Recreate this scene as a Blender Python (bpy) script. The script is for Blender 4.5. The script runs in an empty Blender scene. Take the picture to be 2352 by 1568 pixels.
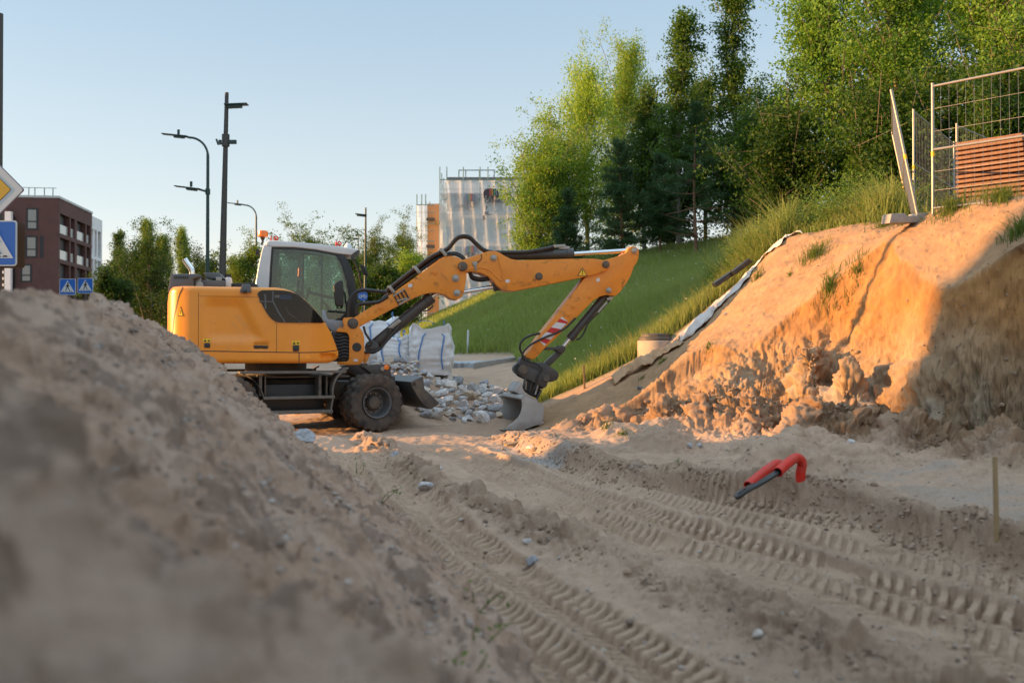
import bpy, bmesh, math, random
import numpy as np
from mathutils import Vector, Matrix, Euler, noise as mnoise

# ------------------------------------------------------------------ scene, camera, light
SC = bpy.context.scene
FPX = 2352 * 35.0 / 36.0          # focal length in pixels of a 2352 wide picture
CAMZ = 1.5
PITCH = math.atan(21.0 / FPX)
SUN_AZ = math.radians(-4.0)        # sun stands to the left (-X), turned this much towards +Y
SUN_EL = math.radians(8.5)

cam_d = bpy.data.cameras.new('camera')
cam_d.sensor_width = 36.0
cam_d.lens = 35.0
cam_d.clip_start = 0.1
cam_d.clip_end = 3000.0
cam_d.dof.use_dof = True
cam_d.dof.focus_distance = 18.2
cam_d.dof.aperture_fstop = 1.5
cam = bpy.data.objects.new('camera', cam_d)
SC.collection.objects.link(cam)
cam.location = (0, 0, CAMZ)
cam.rotation_euler = (math.pi / 2 + PITCH, 0, 0)
SC.camera = cam

world = bpy.data.worlds.new('World')
SC.world = world
world.use_nodes = True
wn = world.node_tree
wn.nodes.clear()
w_out = wn.nodes.new('ShaderNodeOutputWorld')
w_bg = wn.nodes.new('ShaderNodeBackground')
w_sky = wn.nodes.new('ShaderNodeTexSky')
w_sky.sky_type = 'NISHITA'
w_sky.sun_disc = False
w_sky.sun_elevation = SUN_EL
w_sky.sun_rotation = -math.pi / 2 + SUN_AZ
w_sky.altitude = 0
w_sky.air_density = 1.0
w_sky.dust_density = 0.0
w_sky.ozone_density = 3.0
w_bg.inputs['Strength'].default_value = 0.15
w_hs = wn.nodes.new('ShaderNodeHueSaturation')
w_hs.inputs['Saturation'].default_value = 1.0
w_gm = wn.nodes.new('ShaderNodeGamma'); w_gm.inputs['Gamma'].default_value = 0.42
w_tint = wn.nodes.new('ShaderNodeMix'); w_tint.data_type = 'RGBA'; w_tint.blend_type = 'MULTIPLY'; w_tint.inputs['Factor'].default_value = 1.0
# sky brightened overhead as added fill for shaded ground, a paler and warmer band along the horizon
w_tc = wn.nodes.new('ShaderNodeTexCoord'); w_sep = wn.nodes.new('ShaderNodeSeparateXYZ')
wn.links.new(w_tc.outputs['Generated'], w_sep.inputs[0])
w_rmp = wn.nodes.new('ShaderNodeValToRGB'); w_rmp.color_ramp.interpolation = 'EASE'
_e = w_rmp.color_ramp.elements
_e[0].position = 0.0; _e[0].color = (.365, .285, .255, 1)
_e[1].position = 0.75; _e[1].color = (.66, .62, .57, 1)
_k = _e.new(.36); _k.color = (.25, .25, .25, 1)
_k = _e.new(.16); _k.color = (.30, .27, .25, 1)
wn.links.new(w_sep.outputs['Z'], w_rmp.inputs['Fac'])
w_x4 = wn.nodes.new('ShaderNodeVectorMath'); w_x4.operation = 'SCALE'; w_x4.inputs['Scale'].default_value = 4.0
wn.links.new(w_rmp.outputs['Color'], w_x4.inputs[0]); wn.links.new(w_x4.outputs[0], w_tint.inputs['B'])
wn.links.new(w_sky.outputs[0], w_gm.inputs['Color'])
wn.links.new(w_gm.outputs[0], w_hs.inputs['Color'])
wn.links.new(w_hs.outputs[0], w_tint.inputs['A'])
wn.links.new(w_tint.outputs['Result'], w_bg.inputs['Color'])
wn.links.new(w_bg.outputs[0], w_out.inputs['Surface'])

sun_d = bpy.data.lights.new('sun', 'SUN')
sun_d.energy = 3.2
sun_d.angle = math.radians(0.5)
sun_d.color = (1.0, 0.53, 0.195)
sun = bpy.data.objects.new('sun', sun_d)
SC.collection.objects.link(sun)
SUN_DIR = Vector((-math.cos(SUN_AZ) * math.cos(SUN_EL), math.sin(SUN_AZ) * math.cos(SUN_EL), math.sin(SUN_EL)))
sun.rotation_euler = SUN_DIR.to_track_quat('Z', 'Y').to_euler()

SC.view_settings.view_transform = 'Standard'
SC.view_settings.look = 'None'
SC.view_settings.exposure = 1.85
SC.view_settings.gamma = 1.0
SC.render.engine = 'CYCLES'
SC.cycles.use_denoising = True
SC.cycles.max_bounces = 6
SC.cycles.diffuse_bounces = 3
SC.cycles.glossy_bounces = 3
SC.cycles.transparent_max_bounces = 12
SC.cycles.transmission_bounces = 4
SC.cycles.caustics_reflective = False
SC.cycles.caustics_refractive = False
SC.cycles.sample_clamp_indirect = 6.0

# ------------------------------------------------------------------ geometry of the view
_cp, _sp = math.cos(PITCH), math.sin(PITCH)
def ray(px, py):
    x = (px - 1176.0) / FPX
    z = (784.0 - py) / FPX
    return Vector((x, _cp - z * _sp, _sp + z * _cp))
def at(px, py, Y):
    r = ray(px, py)
    return Vector((0, 0, CAMZ)) + r * (Y / r.y)
def on_plane(px, py, z=0.0):
    r = ray(px, py)
    return Vector((0, 0, CAMZ)) + r * ((z - CAMZ) / r.z)

# ------------------------------------------------------------------ object helpers
COL = SC.collection
def link(o, parent=None):
    COL.objects.link(o)
    if parent is not None:
        o.parent = parent
    return o
def tag(o, label=None, cat=None, group=None, kind=None):
    if label: o['label'] = label
    if cat: o['category'] = cat
    if group: o['group'] = group
    if kind: o['kind'] = kind
    return o
def thing(name, label, cat, loc=(0, 0, 0), rz=0.0, group=None):
    o = bpy.data.objects.new(name, None)
    o.empty_display_size = 0.2
    o.location = loc
    o.rotation_euler = (0, 0, rz)
    link(o)
    return tag(o, label, cat, group)
def dup(root, loc, rz=None, label=None, scale=None):
    r = root.copy(); COL.objects.link(r); r.location = loc
    if rz is not None: r.rotation_euler = (root.rotation_euler[0], root.rotation_euler[1], rz)
    if label: r['label'] = label
    if scale: r.scale = scale
    for ch in list(root.children):
        c = ch.copy(); COL.objects.link(c); c.parent = r
        for g in list(ch.children):
            d = g.copy(); COL.objects.link(d); d.parent = c
    return r

def np_mesh(name, verts, faces, smooth=True):
    """verts (n,3) array, faces (m,k) array with constant k"""
    me = bpy.data.meshes.new(name)
    verts = np.asarray(verts, dtype=np.float32)
    faces = np.asarray(faces, dtype=np.int32)
    k = faces.shape[1]
    me.vertices.add(len(verts))
    me.vertices.foreach_set('co', verts.ravel())
    me.loops.add(faces.size)
    me.loops.foreach_set('vertex_index', faces.ravel())
    me.polygons.add(len(faces))
    me.polygons.foreach_set('loop_start', np.arange(0, faces.size, k, dtype=np.int32))
    me.polygons.foreach_set('loop_total', np.full(len(faces), k, dtype=np.int32))
    me.polygons.foreach_set('use_smooth', np.full(len(faces), smooth))
    me.update(calc_edges=True)
    return me
def set_col(me, cols, name='col'):
    a = me.color_attributes.new(name, 'FLOAT_COLOR', 'POINT')
    c = np.ones((len(me.vertices), 4), dtype=np.float32)
    c[:, :3] = cols
    a.data.foreach_set('color', c.ravel())

class MB:
    """collects simple shapes into one mesh"""
    def __init__(self):
        self.v = []; self.f = []; self.cuts = []
    def add(self, vs, fs):
        b = len(self.v); self.cuts.append((b, len(self.f)))
        self.v += [tuple(p) for p in vs]
        self.f += [tuple(i + b for i in f) for f in fs]
        return self
    def box(self, c, s, rot=None):
        m = rot if rot is not None else Matrix.Identity(3)
        vs = []
        for dx in (-.5, .5):
            for dy in (-.5, .5):
                for dz in (-.5, .5):
                    vs.append(Vector(c) + m @ Vector((dx * s[0], dy * s[1], dz * s[2])))
        return self.add(vs, [(0, 1, 3, 2), (4, 6, 7, 5), (0, 4, 5, 1), (2, 3, 7, 6), (0, 2, 6, 4), (1, 5, 7, 3)])
    def bar(self, a, b, w, h, up=(0, 0, 1)):
        a, b = Vector(a), Vector(b)
        d = (b - a); L = d.length; d.normalize()
        u = Vector(up)
        if abs(d.dot(u)) > .98: u = Vector((0, 1, 0))
        s = d.cross(u).normalized(); u = s.cross(d)
        rot = Matrix((d, s, u)).transposed()
        return self.box((a + b) / 2, (L, w, h), rot)
    def prism(self, pts, fn, a, b):
        """outline pts [(u,v)], fn(u,v,w)->xyz, extruded w from a to b"""
        n = len(pts)
        ar = sum(pts[i][0] * pts[(i + 1) % n][1] - pts[(i + 1) % n][0] * pts[i][1] for i in range(n))
        if ar < 0: pts = pts[::-1]
        vs = [fn(u, v, a) for u, v in pts] + [fn(u, v, b) for u, v in pts]
        fs = [tuple(range(n)), tuple(range(2 * n - 1, n - 1, -1))]
        fs += [(i, i + n, (i + 1) % n + n, (i + 1) % n) for i in range(n)]
        return self.add(vs, fs)
    def tube(self, path, r, n=10, caps=True):
        P = [Vector(p) for p in path]
        m = len(P)
        rs = r if isinstance(r, (list, tuple)) else [r] * m
        T = []
        for i in range(m):
            d = P[min(i + 1, m - 1)] - P[max(i - 1, 0)]
            T.append(d.normalized() if d.length > 1e-9 else Vector((0, 0, 1)))
        u = T[0].orthogonal().normalized()
        vs = []
        for i in range(m):
            u = (u - T[i] * u.dot(T[i]))
            u = u.normalized() if u.length > 1e-6 else T[i].orthogonal().normalized()
            w = T[i].cross(u)
            for k in range(n):
                a = 2 * math.pi * k / n
                vs.append(P[i] + (u * math.cos(a) + w * math.sin(a)) * rs[i])
        fs = []
        for i in range(m - 1):
            for k in range(n):
                k2 = (k + 1) % n
                fs.append((i * n + k, i * n + k2, (i + 1) * n + k2, (i + 1) * n + k))
        if caps:
            fs.append(tuple(range(n - 1, -1, -1)))
            fs.append(tuple((m - 1) * n + k for k in range(n)))
        return self.add(vs, fs)
    def cyl(self, a, b, r, n=20, r2=None):
        return self.tube([a, b], [r, r if r2 is None else r2], n)
    def lathe(self, prof, o, axis, n=32, closed=False, caps=True):
        """prof [(radius, along axis)]"""
        ax = Vector(axis).normalized(); u = ax.orthogonal().normalized(); w = ax.cross(u)
        o = Vector(o); vs = []; m = len(prof)
        for r, h in prof:
            for k in range(n):
                a = 2 * math.pi * k / n
                vs.append(o + ax * h + (u * math.cos(a) + w * math.sin(a)) * r)
        fs = []
        for i in range(m - 1 if not closed else m):
            j = (i + 1) % m
            for k in range(n):
                k2 = (k + 1) % n
                fs.append((i * n + k, i * n + k2, j * n + k2, j * n + k))
        if not closed and caps:
            if prof[0][0] > 1e-6: fs.append(tuple(range(n - 1, -1, -1)))
            if prof[-1][0] > 1e-6: fs.append(tuple((m - 1) * n + k for k in range(n)))
        return self.add(vs, fs)
    def split(self, name, m, parent=None, **k):
        """every shape added becomes an object of its own"""
        out = []; C_ = self.cuts + [(len(self.v), len(self.f))]
        for (v0, f0), (v1, f1) in zip(C_[:-1], C_[1:]):
            q = MB(); q.add(self.v[v0:v1], [tuple(i - v0 for i in f) for f in self.f[f0:f1]])
            out.append(q.build(name, m, parent, **k))
        return out
    def build(self, name, m, parent=None, smooth=True, bevel=0.0, seg=2, angle=35, loc=None, rot=None):
        me = bpy.data.meshes.new(name)
        me.from_pydata([tuple(p) for p in self.v], [], self.f)
        if bevel > 0:
            bm = bmesh.new(); bm.from_mesh(me)
            bmesh.ops.recalc_face_normals(bm, faces=bm.faces)
            es = [e for e in bm.edges if len(e.link_faces) == 2 and e.calc_face_angle(0) > math.radians(28)]
            bmesh.ops.bevel(bm, geom=es, offset=bevel, segments=seg, profile=.6, affect='EDGES', clamp_overlap=True)
            bm.to_mesh(me); bm.free()
        else:
            bm = bmesh.new(); bm.from_mesh(me)
            bmesh.ops.recalc_face_normals(bm, faces=bm.faces)
            bm.to_mesh(me); bm.free()
        if smooth:
            me.polygons.foreach_set('use_smooth', [True] * len(me.polygons))
            me.set_sharp_from_angle(angle=math.radians(angle))
        me.materials.append(m)
        o = bpy.data.objects.new(name, me)
        if loc is not None: o.location = loc
        if rot is not None: o.rotation_euler = rot
        return link(o, parent)

def catmull(pts, n=8):
    P = [Vector(p) for p in pts]
    if len(P) < 3: return P
    out = []
    for i in range(len(P) - 1):
        p0 = P[max(i - 1, 0)]; p1 = P[i]; p2 = P[i + 1]; p3 = P[min(i + 2, len(P) - 1)]
        for k in range(n):
            t = k / n
            out.append(.5 * ((2 * p1) + (p2 - p0) * t + (2 * p0 - 5 * p1 + 4 * p2 - p3) * t * t + (3 * p1 - p0 - 3 * p2 + p3) * t ** 3))
    out.append(P[-1])
    return out

# ------------------------------------------------------------------ materials
def mat(name, col, rough=.6, metal=0.0, noise=0.0, nscale=8.0, bump=0.0, bscale=40.0, dark=None, coat=0.0, spec=.5, attr=None, grime=0.0, gcol=(.07, .045, .03), gscale=5.0):
    m = bpy.data.materials.new(name); m.use_nodes = True
    nt = m.node_tree; b = nt.nodes['Principled BSDF']
    b.inputs['Roughness'].default_value = rough
    b.inputs['Metallic'].default_value = metal
    b.inputs['Specular IOR Level'].default_value = spec
    if coat: b.inputs['Coat Weight'].default_value = coat; b.inputs['Coat Roughness'].default_value = .12
    c4 = (*col, 1)
    b.inputs['Base Color'].default_value = c4
    tc = nt.nodes.new('ShaderNodeTexCoord')
    src = None
    if attr:
        a = nt.nodes.new('ShaderNodeAttribute'); a.attribute_name = attr
        src = a.outputs['Color']
    if noise > 0:
        n = nt.nodes.new('ShaderNodeTexNoise'); n.inputs['Scale'].default_value = nscale
        n.inputs['Detail'].default_value = 6; n.inputs['Roughness'].default_value = .65
        nt.links.new(tc.outputs['Object'], n.inputs['Vector'])
        r = nt.nodes.new('ShaderNodeValToRGB')
        r.color_ramp.elements[0].position = .35; r.color_ramp.elements[1].position = .7
        nt.links.new(n.outputs['Fac'], r.inputs['Fac'])
        mx = nt.nodes.new('ShaderNodeMix'); mx.data_type = 'RGBA'
        d = dark if dark else tuple(c * .55 for c in col)
        if src is not None:
            mm = nt.nodes.new('ShaderNodeMix'); mm.data_type = 'RGBA'; mm.blend_type = 'MULTIPLY'; mm.inputs['Factor'].default_value = 1
            nt.links.new(src, mm.inputs['A']); mm.inputs['B'].default_value = (*d, 1)
            nt.links.new(src, mx.inputs['A']); nt.links.new(mm.outputs['Result'], mx.inputs['B'])
        else:
            mx.inputs['A'].default_value = c4; mx.inputs['B'].default_value = (*d, 1)
        mt = nt.nodes.new('ShaderNodeMath'); mt.operation = 'MULTIPLY'; mt.inputs[1].default_value = noise
        nt.links.new(r.outputs['Color'], mt.inputs[0])
        nt.links.new(mt.outputs[0], mx.inputs['Factor'])
        nt.links.new(mx.outputs['Result'], b.inputs['Base Color'])
    elif src is not None:
        nt.links.new(src, b.inputs['Base Color'])
    if grime > 0:
        lk = b.inputs['Base Color'].links; prev = lk[0].from_socket if lk else None
        ng = nt.nodes.new('ShaderNodeTexNoise'); ng.inputs['Scale'].default_value = gscale; ng.inputs['Detail'].default_value = 9; ng.inputs['Roughness'].default_value = .72; ng.inputs['Distortion'].default_value = .6
        nt.links.new(tc.outputs['Object'], ng.inputs['Vector'])
        rg_ = nt.nodes.new('ShaderNodeValToRGB'); rg_.color_ramp.elements[0].position = .56; rg_.color_ramp.elements[1].position = .70
        nt.links.new(ng.outputs['Fac'], rg_.inputs['Fac'])
        mg = nt.nodes.new('ShaderNodeMath'); mg.operation = 'MULTIPLY'; mg.inputs[1].default_value = grime; nt.links.new(rg_.outputs['Color'], mg.inputs[0])
        xg = nt.nodes.new('ShaderNodeMix'); xg.data_type = 'RGBA'; xg.inputs['B'].default_value = (*gcol, 1)
        if prev is not None: nt.links.new(prev, xg.inputs['A'])
        else: xg.inputs['A'].default_value = c4
        nt.links.new(mg.outputs[0], xg.inputs['Factor']); nt.links.new(xg.outputs['Result'], b.inputs['Base Color'])
        ra = nt.nodes.new('ShaderNodeMath'); ra.operation = 'MULTIPLY_ADD'; ra.inputs[1].default_value = .4; ra.inputs[2].default_value = rough
        nt.links.new(mg.outputs[0], ra.inputs[0]); nt.links.new(ra.outputs[0], b.inputs['Roughness'])
    if bump > 0:
        n2 = nt.nodes.new('ShaderNodeTexNoise'); n2.inputs['Scale'].default_value = bscale
        n2.inputs['Detail'].default_value = 8; n2.inputs['Roughness'].default_value = .7
        nt.links.new(tc.outputs['Object'], n2.inputs['Vector'])
        bp = nt.nodes.new('ShaderNodeBump'); bp.inputs['Strength'].default_value = bump
        bp.inputs['Distance'].default_value = .02
        nt.links.new(n2.outputs['Fac'], bp.inputs['Height'])
        nt.links.new(bp.outputs[0], b.inputs['Normal'])
    return m
def leaf_mat(name, tint=(1, 1, 1), trans=.45, spec=.25):
    """leaf colour comes from the mesh attribute, light passes through the leaf"""
    m = bpy.data.materials.new(name); m.use_nodes = True
    nt = m.node_tree; nt.nodes.clear()
    out = nt.nodes.new('ShaderNodeOutputMaterial')
    a = nt.nodes.new('ShaderNodeAttribute'); a.attribute_name = 'col'
    mul = nt.nodes.new('ShaderNodeMix'); mul.data_type = 'RGBA'; mul.blend_type = 'MULTIPLY'; mul.inputs['Factor'].default_value = 1
    mul.inputs['B'].default_value = (*tint, 1)
    nt.links.new(a.outputs['Color'], mul.inputs['A'])
    d = nt.nodes.new('ShaderNodeBsdfPrincipled'); d.inputs['Roughness'].default_value = .5; d.inputs['Specular IOR Level'].default_value = spec
    t = nt.nodes.new('ShaderNodeBsdfTranslucent')
    mt = nt.nodes.new('ShaderNodeMix'); mt.data_type = 'RGBA'; mt.blend_type = 'MULTIPLY'; mt.inputs['Factor'].default_value = 1
    mt.inputs['B'].default_value = (1.25, 1.2, .6, 1)
    nt.links.new(mul.outputs['Result'], d.inputs['Base Color'])
    nt.links.new(mul.outputs['Result'], mt.inputs['A']); nt.links.new(mt.outputs['Result'], t.inputs['Color'])
    mx = nt.nodes.new('ShaderNodeMixShader'); mx.inputs[0].default_value = trans
    nt.links.new(d.outputs[0], mx.inputs[1]); nt.links.new(t.outputs[0], mx.inputs[2])
    nt.links.new(mx.outputs[0], out.inputs['Surface'])
    return m
# ------------------------------------------------------------------ terrain
def vnoise(x, y, z, seed=0):
    """smooth value noise in 3D, -1..1"""
    xi = np.floor(x).astype(np.int64); yi = np.floor(y).astype(np.int64); zi = np.floor(z).astype(np.int64)
    xf = x - xi; yf = y - yi; zf = z - zi
    u = xf * xf * xf * (xf * (xf * 6 - 15) + 10); v = yf * yf * yf * (yf * (yf * 6 - 15) + 10); w = zf * zf * zf * (zf * (zf * 6 - 15) + 10)
    def h(a, b, c):
        n = (a * 374761393 + b * 668265263 + c * 2147483647 + seed * 144665) & 0xffffffff
        n = ((n ^ (n >> 13)) * 1274126177) & 0xffffffff
        n = (n ^ (n >> 16)) & 0xffff
        return n / 32767.5 - 1.0
    def L(a, b, t): return a + (b - a) * t
    x00 = L(h(xi, yi, zi), h(xi + 1, yi, zi), u); x10 = L(h(xi, yi + 1, zi), h(xi + 1, yi + 1, zi), u)
    x01 = L(h(xi, yi, zi + 1), h(xi + 1, yi, zi + 1), u); x11 = L(h(xi, yi + 1, zi + 1), h(xi + 1, yi + 1, zi + 1), u)
    return L(L(x00, x10, v), L(x01, x11, v), w)
def fbm(x, y, z=None, sc=1.0, oct=4, gain=.5, seed=0, ridged=False):
    if len(x) > 50000:
        return np.concatenate([fbm(x[i:i + 40000], y[i:i + 40000], None if z is None else z[i:i + 40000], sc, oct, gain, seed, ridged) for i in range(0, len(x), 40000)])
    z = np.zeros_like(x) if z is None else z
    s = np.zeros_like(x); a = 1.0; f = sc
    for o in range(oct):
        n = vnoise(x * f + o * 17.3, y * f - o * 9.1, z * f + o * 3.7, seed + o)
        s += a * ((1 - 2 * np.abs(n)) if ridged else n)
        a *= gain; f *= 2.03
    return s
def sstep(a, b, x):
    t = np.clip((x - a) / (b - a), 0, 1); return t * t * (3 - 2 * t)
class RBF:
    """surface through scattered heights"""
    def __init__(self, pts, soft=.15):
        self.p = np.array([(a, b) for a, b, c in pts], float); z = np.array([c for a, b, c in pts], float)
        n = len(z); d = self.p[:, None, :] - self.p[None, :, :]
        K = np.sqrt((d ** 2).sum(-1) + soft ** 2)
        A = np.zeros((n + 3, n + 3)); A[:n, :n] = K
        A[:n, n] = 1; A[:n, n + 1:] = self.p; A[n, :n] = 1; A[n + 1:, :n] = self.p.T
        self.w = np.linalg.solve(A, np.concatenate([z, np.zeros(3)])); self.soft = soft; self.n = n
    def __call__(self, X, Y):
        s = self.w[self.n] + self.w[self.n + 1] * X + self.w[self.n + 2] * Y
        for i in range(self.n):
            s = s + self.w[i] * np.sqrt((X - self.p[i, 0]) ** 2 + (Y - self.p[i, 1]) ** 2 + self.soft ** 2)
        return s
def poly_dist(X, Y, P):
    """unsigned distance, signed offset (positive on the right of travel) and length along the line"""
    best = np.full(X.shape, 1e9); sg = np.zeros_like(X); al = np.zeros_like(X); L0 = 0.0
    for (x0, y0), (x1, y1) in zip(P[:-1], P[1:]):
        dx, dy = x1 - x0, y1 - y0; L = math.hypot(dx, dy)
        t = np.clip(((X - x0) * dx + (Y - y0) * dy) / (L * L), 0, 1)
        qx = X - (x0 + t * dx); qy = Y - (y0 + t * dy)
        d = np.sqrt(qx * qx + qy * qy); cr = (qx * dy - qy * dx) / L
        k = d < best
        best = np.where(k, d, best); sg = np.where(k, np.where(cr >= 0, d, -d), sg); al = np.where(k, L0 + t * L, al)
        L0 += L
    return best, sg, al
def smooth_poly(P, n=6): return [(p.x, p.y) for p in catmull([(a, b, 0) for a, b in P], n)]

def W(px, py, Y):
    p = at(px, py, Y); return (p.x, p.y, p.z)
BASE_PTS = [(-8, 2, 0), (-4, 6, 0), (-3, 3, 0), (0, 2, 0), (0, 4, 0), (0, 6, -.02), (-1, 9, 0), (.3, 12, 0), (-2, 13, .02), (2, 5, 0), (2, 7, 0),
    (4, 4, 0), (6, 3, .05), (-3.5, 16, .02), (-2.4, 18.1, 0), (-6, 17, .05), (-8, 12, 0), (-4.5, 19.5, .05), (-1, 17.5, .02), (0, 16, 0),
    (4.2, 8, .16), (5.5, 9.5, .2), (5.5, 7, .16), (6.5, 5, .15), (4.5, 11.5, .2), (3.2, 12.8, .16), (2.4, 14.2, .18), (1.4, 15.4, .12), (1, 17.3, .1), (3.8, 13.6, .25),
    W(950, 965, 19.6), W(1150, 960, 19.3), W(1050, 900, 22.6), W(1160, 895, 22.0), W(1100, 858, 26.5), W(1200, 845, 26), W(1260, 885, 22.5),
    W(930, 832, 22.4), W(870, 838, 22.4), W(900, 885, 21.2), W(985, 862, 22.4), (-.2, 18.5, -.06), (.2, 19.3, -.05), (-.4, 19.6, -.02), (.5, 18.6, .0), W(1000, 905, 21.3), (-5, 21.5, .1), (-4, 23.5, .55), (-6, 25, .8), (-10, 26, 1.0),
    W(1040, 839, 28), W(1100, 852, 26.9), W(1190, 831, 28), W(1040, 816, 33), W(1190, 812, 31), (-3, 30, 1.2), (-8, 32, 1.2), (-14, 22, .6), (-14, 14, .3), (-20, 30, 1.2), (-20, 10, .5),
    (-3, 40, 1.4), (-15, 50, 1.2), (-30, 60, 1.0), (-60, 100, .6), (-5, 100, 1.0), (-40, 20, .8), (0, 60, 1.2), (20, 100, 1), (60, 60, 1), (30, 20, 1), (12, 2, .2), (-12, -2, .2), (4, -4, .1)]
HILL_PTS = [W(1250, 955, 19.2), W(1340, 925, 19.4), W(1400, 884, 19.9), W(1560, 792, 20.1), W(1700, 655, 20.2), W(1800, 562, 20.0),
    W(1480, 905, 18.2), W(1560, 830, 17.8), W(1750, 770, 16.8), W(1850, 720, 16.2), W(1950, 660, 15.6), W(2120, 625, 14.6), W(2200, 640, 14.0), W(2352, 572, 12.5),
    W(1330, 990, 17.6), (8.2, 10, 3.0), (9.6, 6, 3.0), (4, 14.6, 1.45), (5, 13.2, 1.9), (5.2, 11.5, 1.7), (5.8, 9, 1.5), (2.6, 16.4, .75),
    W(2010, 508, 18.2), W(2143, 489, 15.9), W(2352, 468, 14.4), W(2250, 480, 15.1), W(1900, 535, 19.6), (9, 16, 3.75), (10, 13.5, 3.7), (9, 20, 3.95), (12, 18, 4), (8, 24, 4.2), (12, 26, 4.5), (14, 12, 3.7), (12, 8, 3.5), (30, 15, 5), (30, 40, 7),
    W(1340, 868, 21.6), W(1500, 752, 23.2), W(1640, 640, 24.3), W(1730, 590, 24.2), W(1290, 850, 24), W(1200, 806, 30), W(1040, 812, 33.2), W(960, 800, 40), W(1250, 740, 30), W(1400, 720, 26.5), W(1500, 680, 29), W(1600, 622, 35), W(1450, 618, 38), W(1300, 660, 37),
    W(1130, 700, 44), W(1040, 712, 50), W(980, 742, 56), W(940, 770, 62), W(1250, 615, 46), (6, 50, 5.9), (12, 36, 5.8), (0, 60, 5.2), (-8, 72, 2), (10, 60, 7), (25, 60, 8), (-1.5, 23.5, -.4), (-4, 30, -.8), (-6, 40, 0), (-12, 60, -.5), (-3, 19, -1.2), (-2, 15, -1.5), (0, 12.5, -1), (2, 10, -.6), (3, 6, -.5), (4, 2, -.5), (-8, 20, -4), (-30, 50, -6), (-40, 100, -6), (20, 100, 7), (60, 60, 9)]
baseR = RBF(BASE_PTS, .5)
hillR = RBF(HILL_PTS, .25)
TOE = smooth_poly([(9, 2), (7.3, 6), (6.7, 8.5), (6.4, 10), (6.1, 11.3), (5.85, 12.3), (5.5, 13.2), (5.0, 14.0), (4.3, 14.7), (3.5, 15.4), (2.7, 16.2), (1.9, 17.1), (1.0, 18.1), (-.2, 19.2)])
TOE_W = [(2, .5)]
RUTS = []
_L1 = [(-2.4, 14.0), (-1.85, 11.6), (-1.35, 9.6), (-.85, 7.9), (-.35, 6.4), (.02, 5.3), (.3, 4.4), (.55, 3.4), (.8, 2)]
_R1 = [(-1.6, 16.6), (-1.0, 14.5), (-.54, 12.85), (.43, 9.58), (1.04, 7.9), (1.72, 6.5), (2.12, 5.7), (2.45, 4.8), (2.8, 3.6), (3.2, 2)]
def shifted(P, d):
    out = []
    for i, (x, y) in enumerate(P):
        a = P[max(i - 1, 0)]; b = P[min(i + 1, len(P) - 1)]
        dx, dy = b[0] - a[0], b[1] - a[1]; L = math.hypot(dx, dy)
        out.append((x - dy / L * d, y + dx / L * d))
    return out
for P, d, w, dep, lug in ((_L1, 0, .20, .045, .056), (_L1, .47, .21, .05, .062), (_R1, 0, .20, .04, .054), (_R1, .46, .21, .045, .056), (_R1, .98, .20, .04, .052), (_R1, 1.42, .2, .03, .042), (_L1, -.47, .2, .04, .04)):
    RUTS.append((smooth_poly(shifted(P, d), 4), w, dep, lug))
RIDGE = smooth_poly([(-2.3, 15.6), (-1.35, 12.4), (-.42, 9.6), (.25, 8.1), (.72, 7.0), (1.12, 6.1), (1.45, 5.2), (1.7, 4.4), (2.0, 3)])
BERM = smooth_poly([(-.2, 16.6), (.35, 14.4), (.9, 12.2), (1.6, 10.5), (2.45, 9.0), (2.95, 7.8), (3.25, 6.6), (3.5, 5.9), (4.1, 4.2), (4.6, 2)])
HEAPS = [(3.5, 15.2, .9, .6, .55), (2.6, 16.3, .9, .55, .45), (4.5, 14.3, .8, .5, .45), (1.7, 17.2, .9, .5, .32), (5.3, 13.0, .6, .6, .35), (5.75, 11.6, .5, .8, .3), (2.95, 10.85, .8, .5, .36), (3.0, 12.2, .9, .8, .32), (2.0, 13.3, .7, .6, .30), (3.9, 12.9, .7, .5, .28), (4.6, 10.6, .6, .5, .15), (1.7, 14.9, .8, .5, .2), (.1, 16.2, .5, .3, .06), (2.5, 15.3, .7, .5, .3), (4.2, 11.9, .5, .4, .15), (-2.9, 15.0, .6, .5, .2), (-2.2, 15.8, .5, .4, .16), (-2.6, 13.6, .5, .5, .1), (2.3, 11.0, .6, .4, .12), (1.2, 21.0, .7, .5, .35), (1.9, 20.2, .5, .4, .25)]

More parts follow.
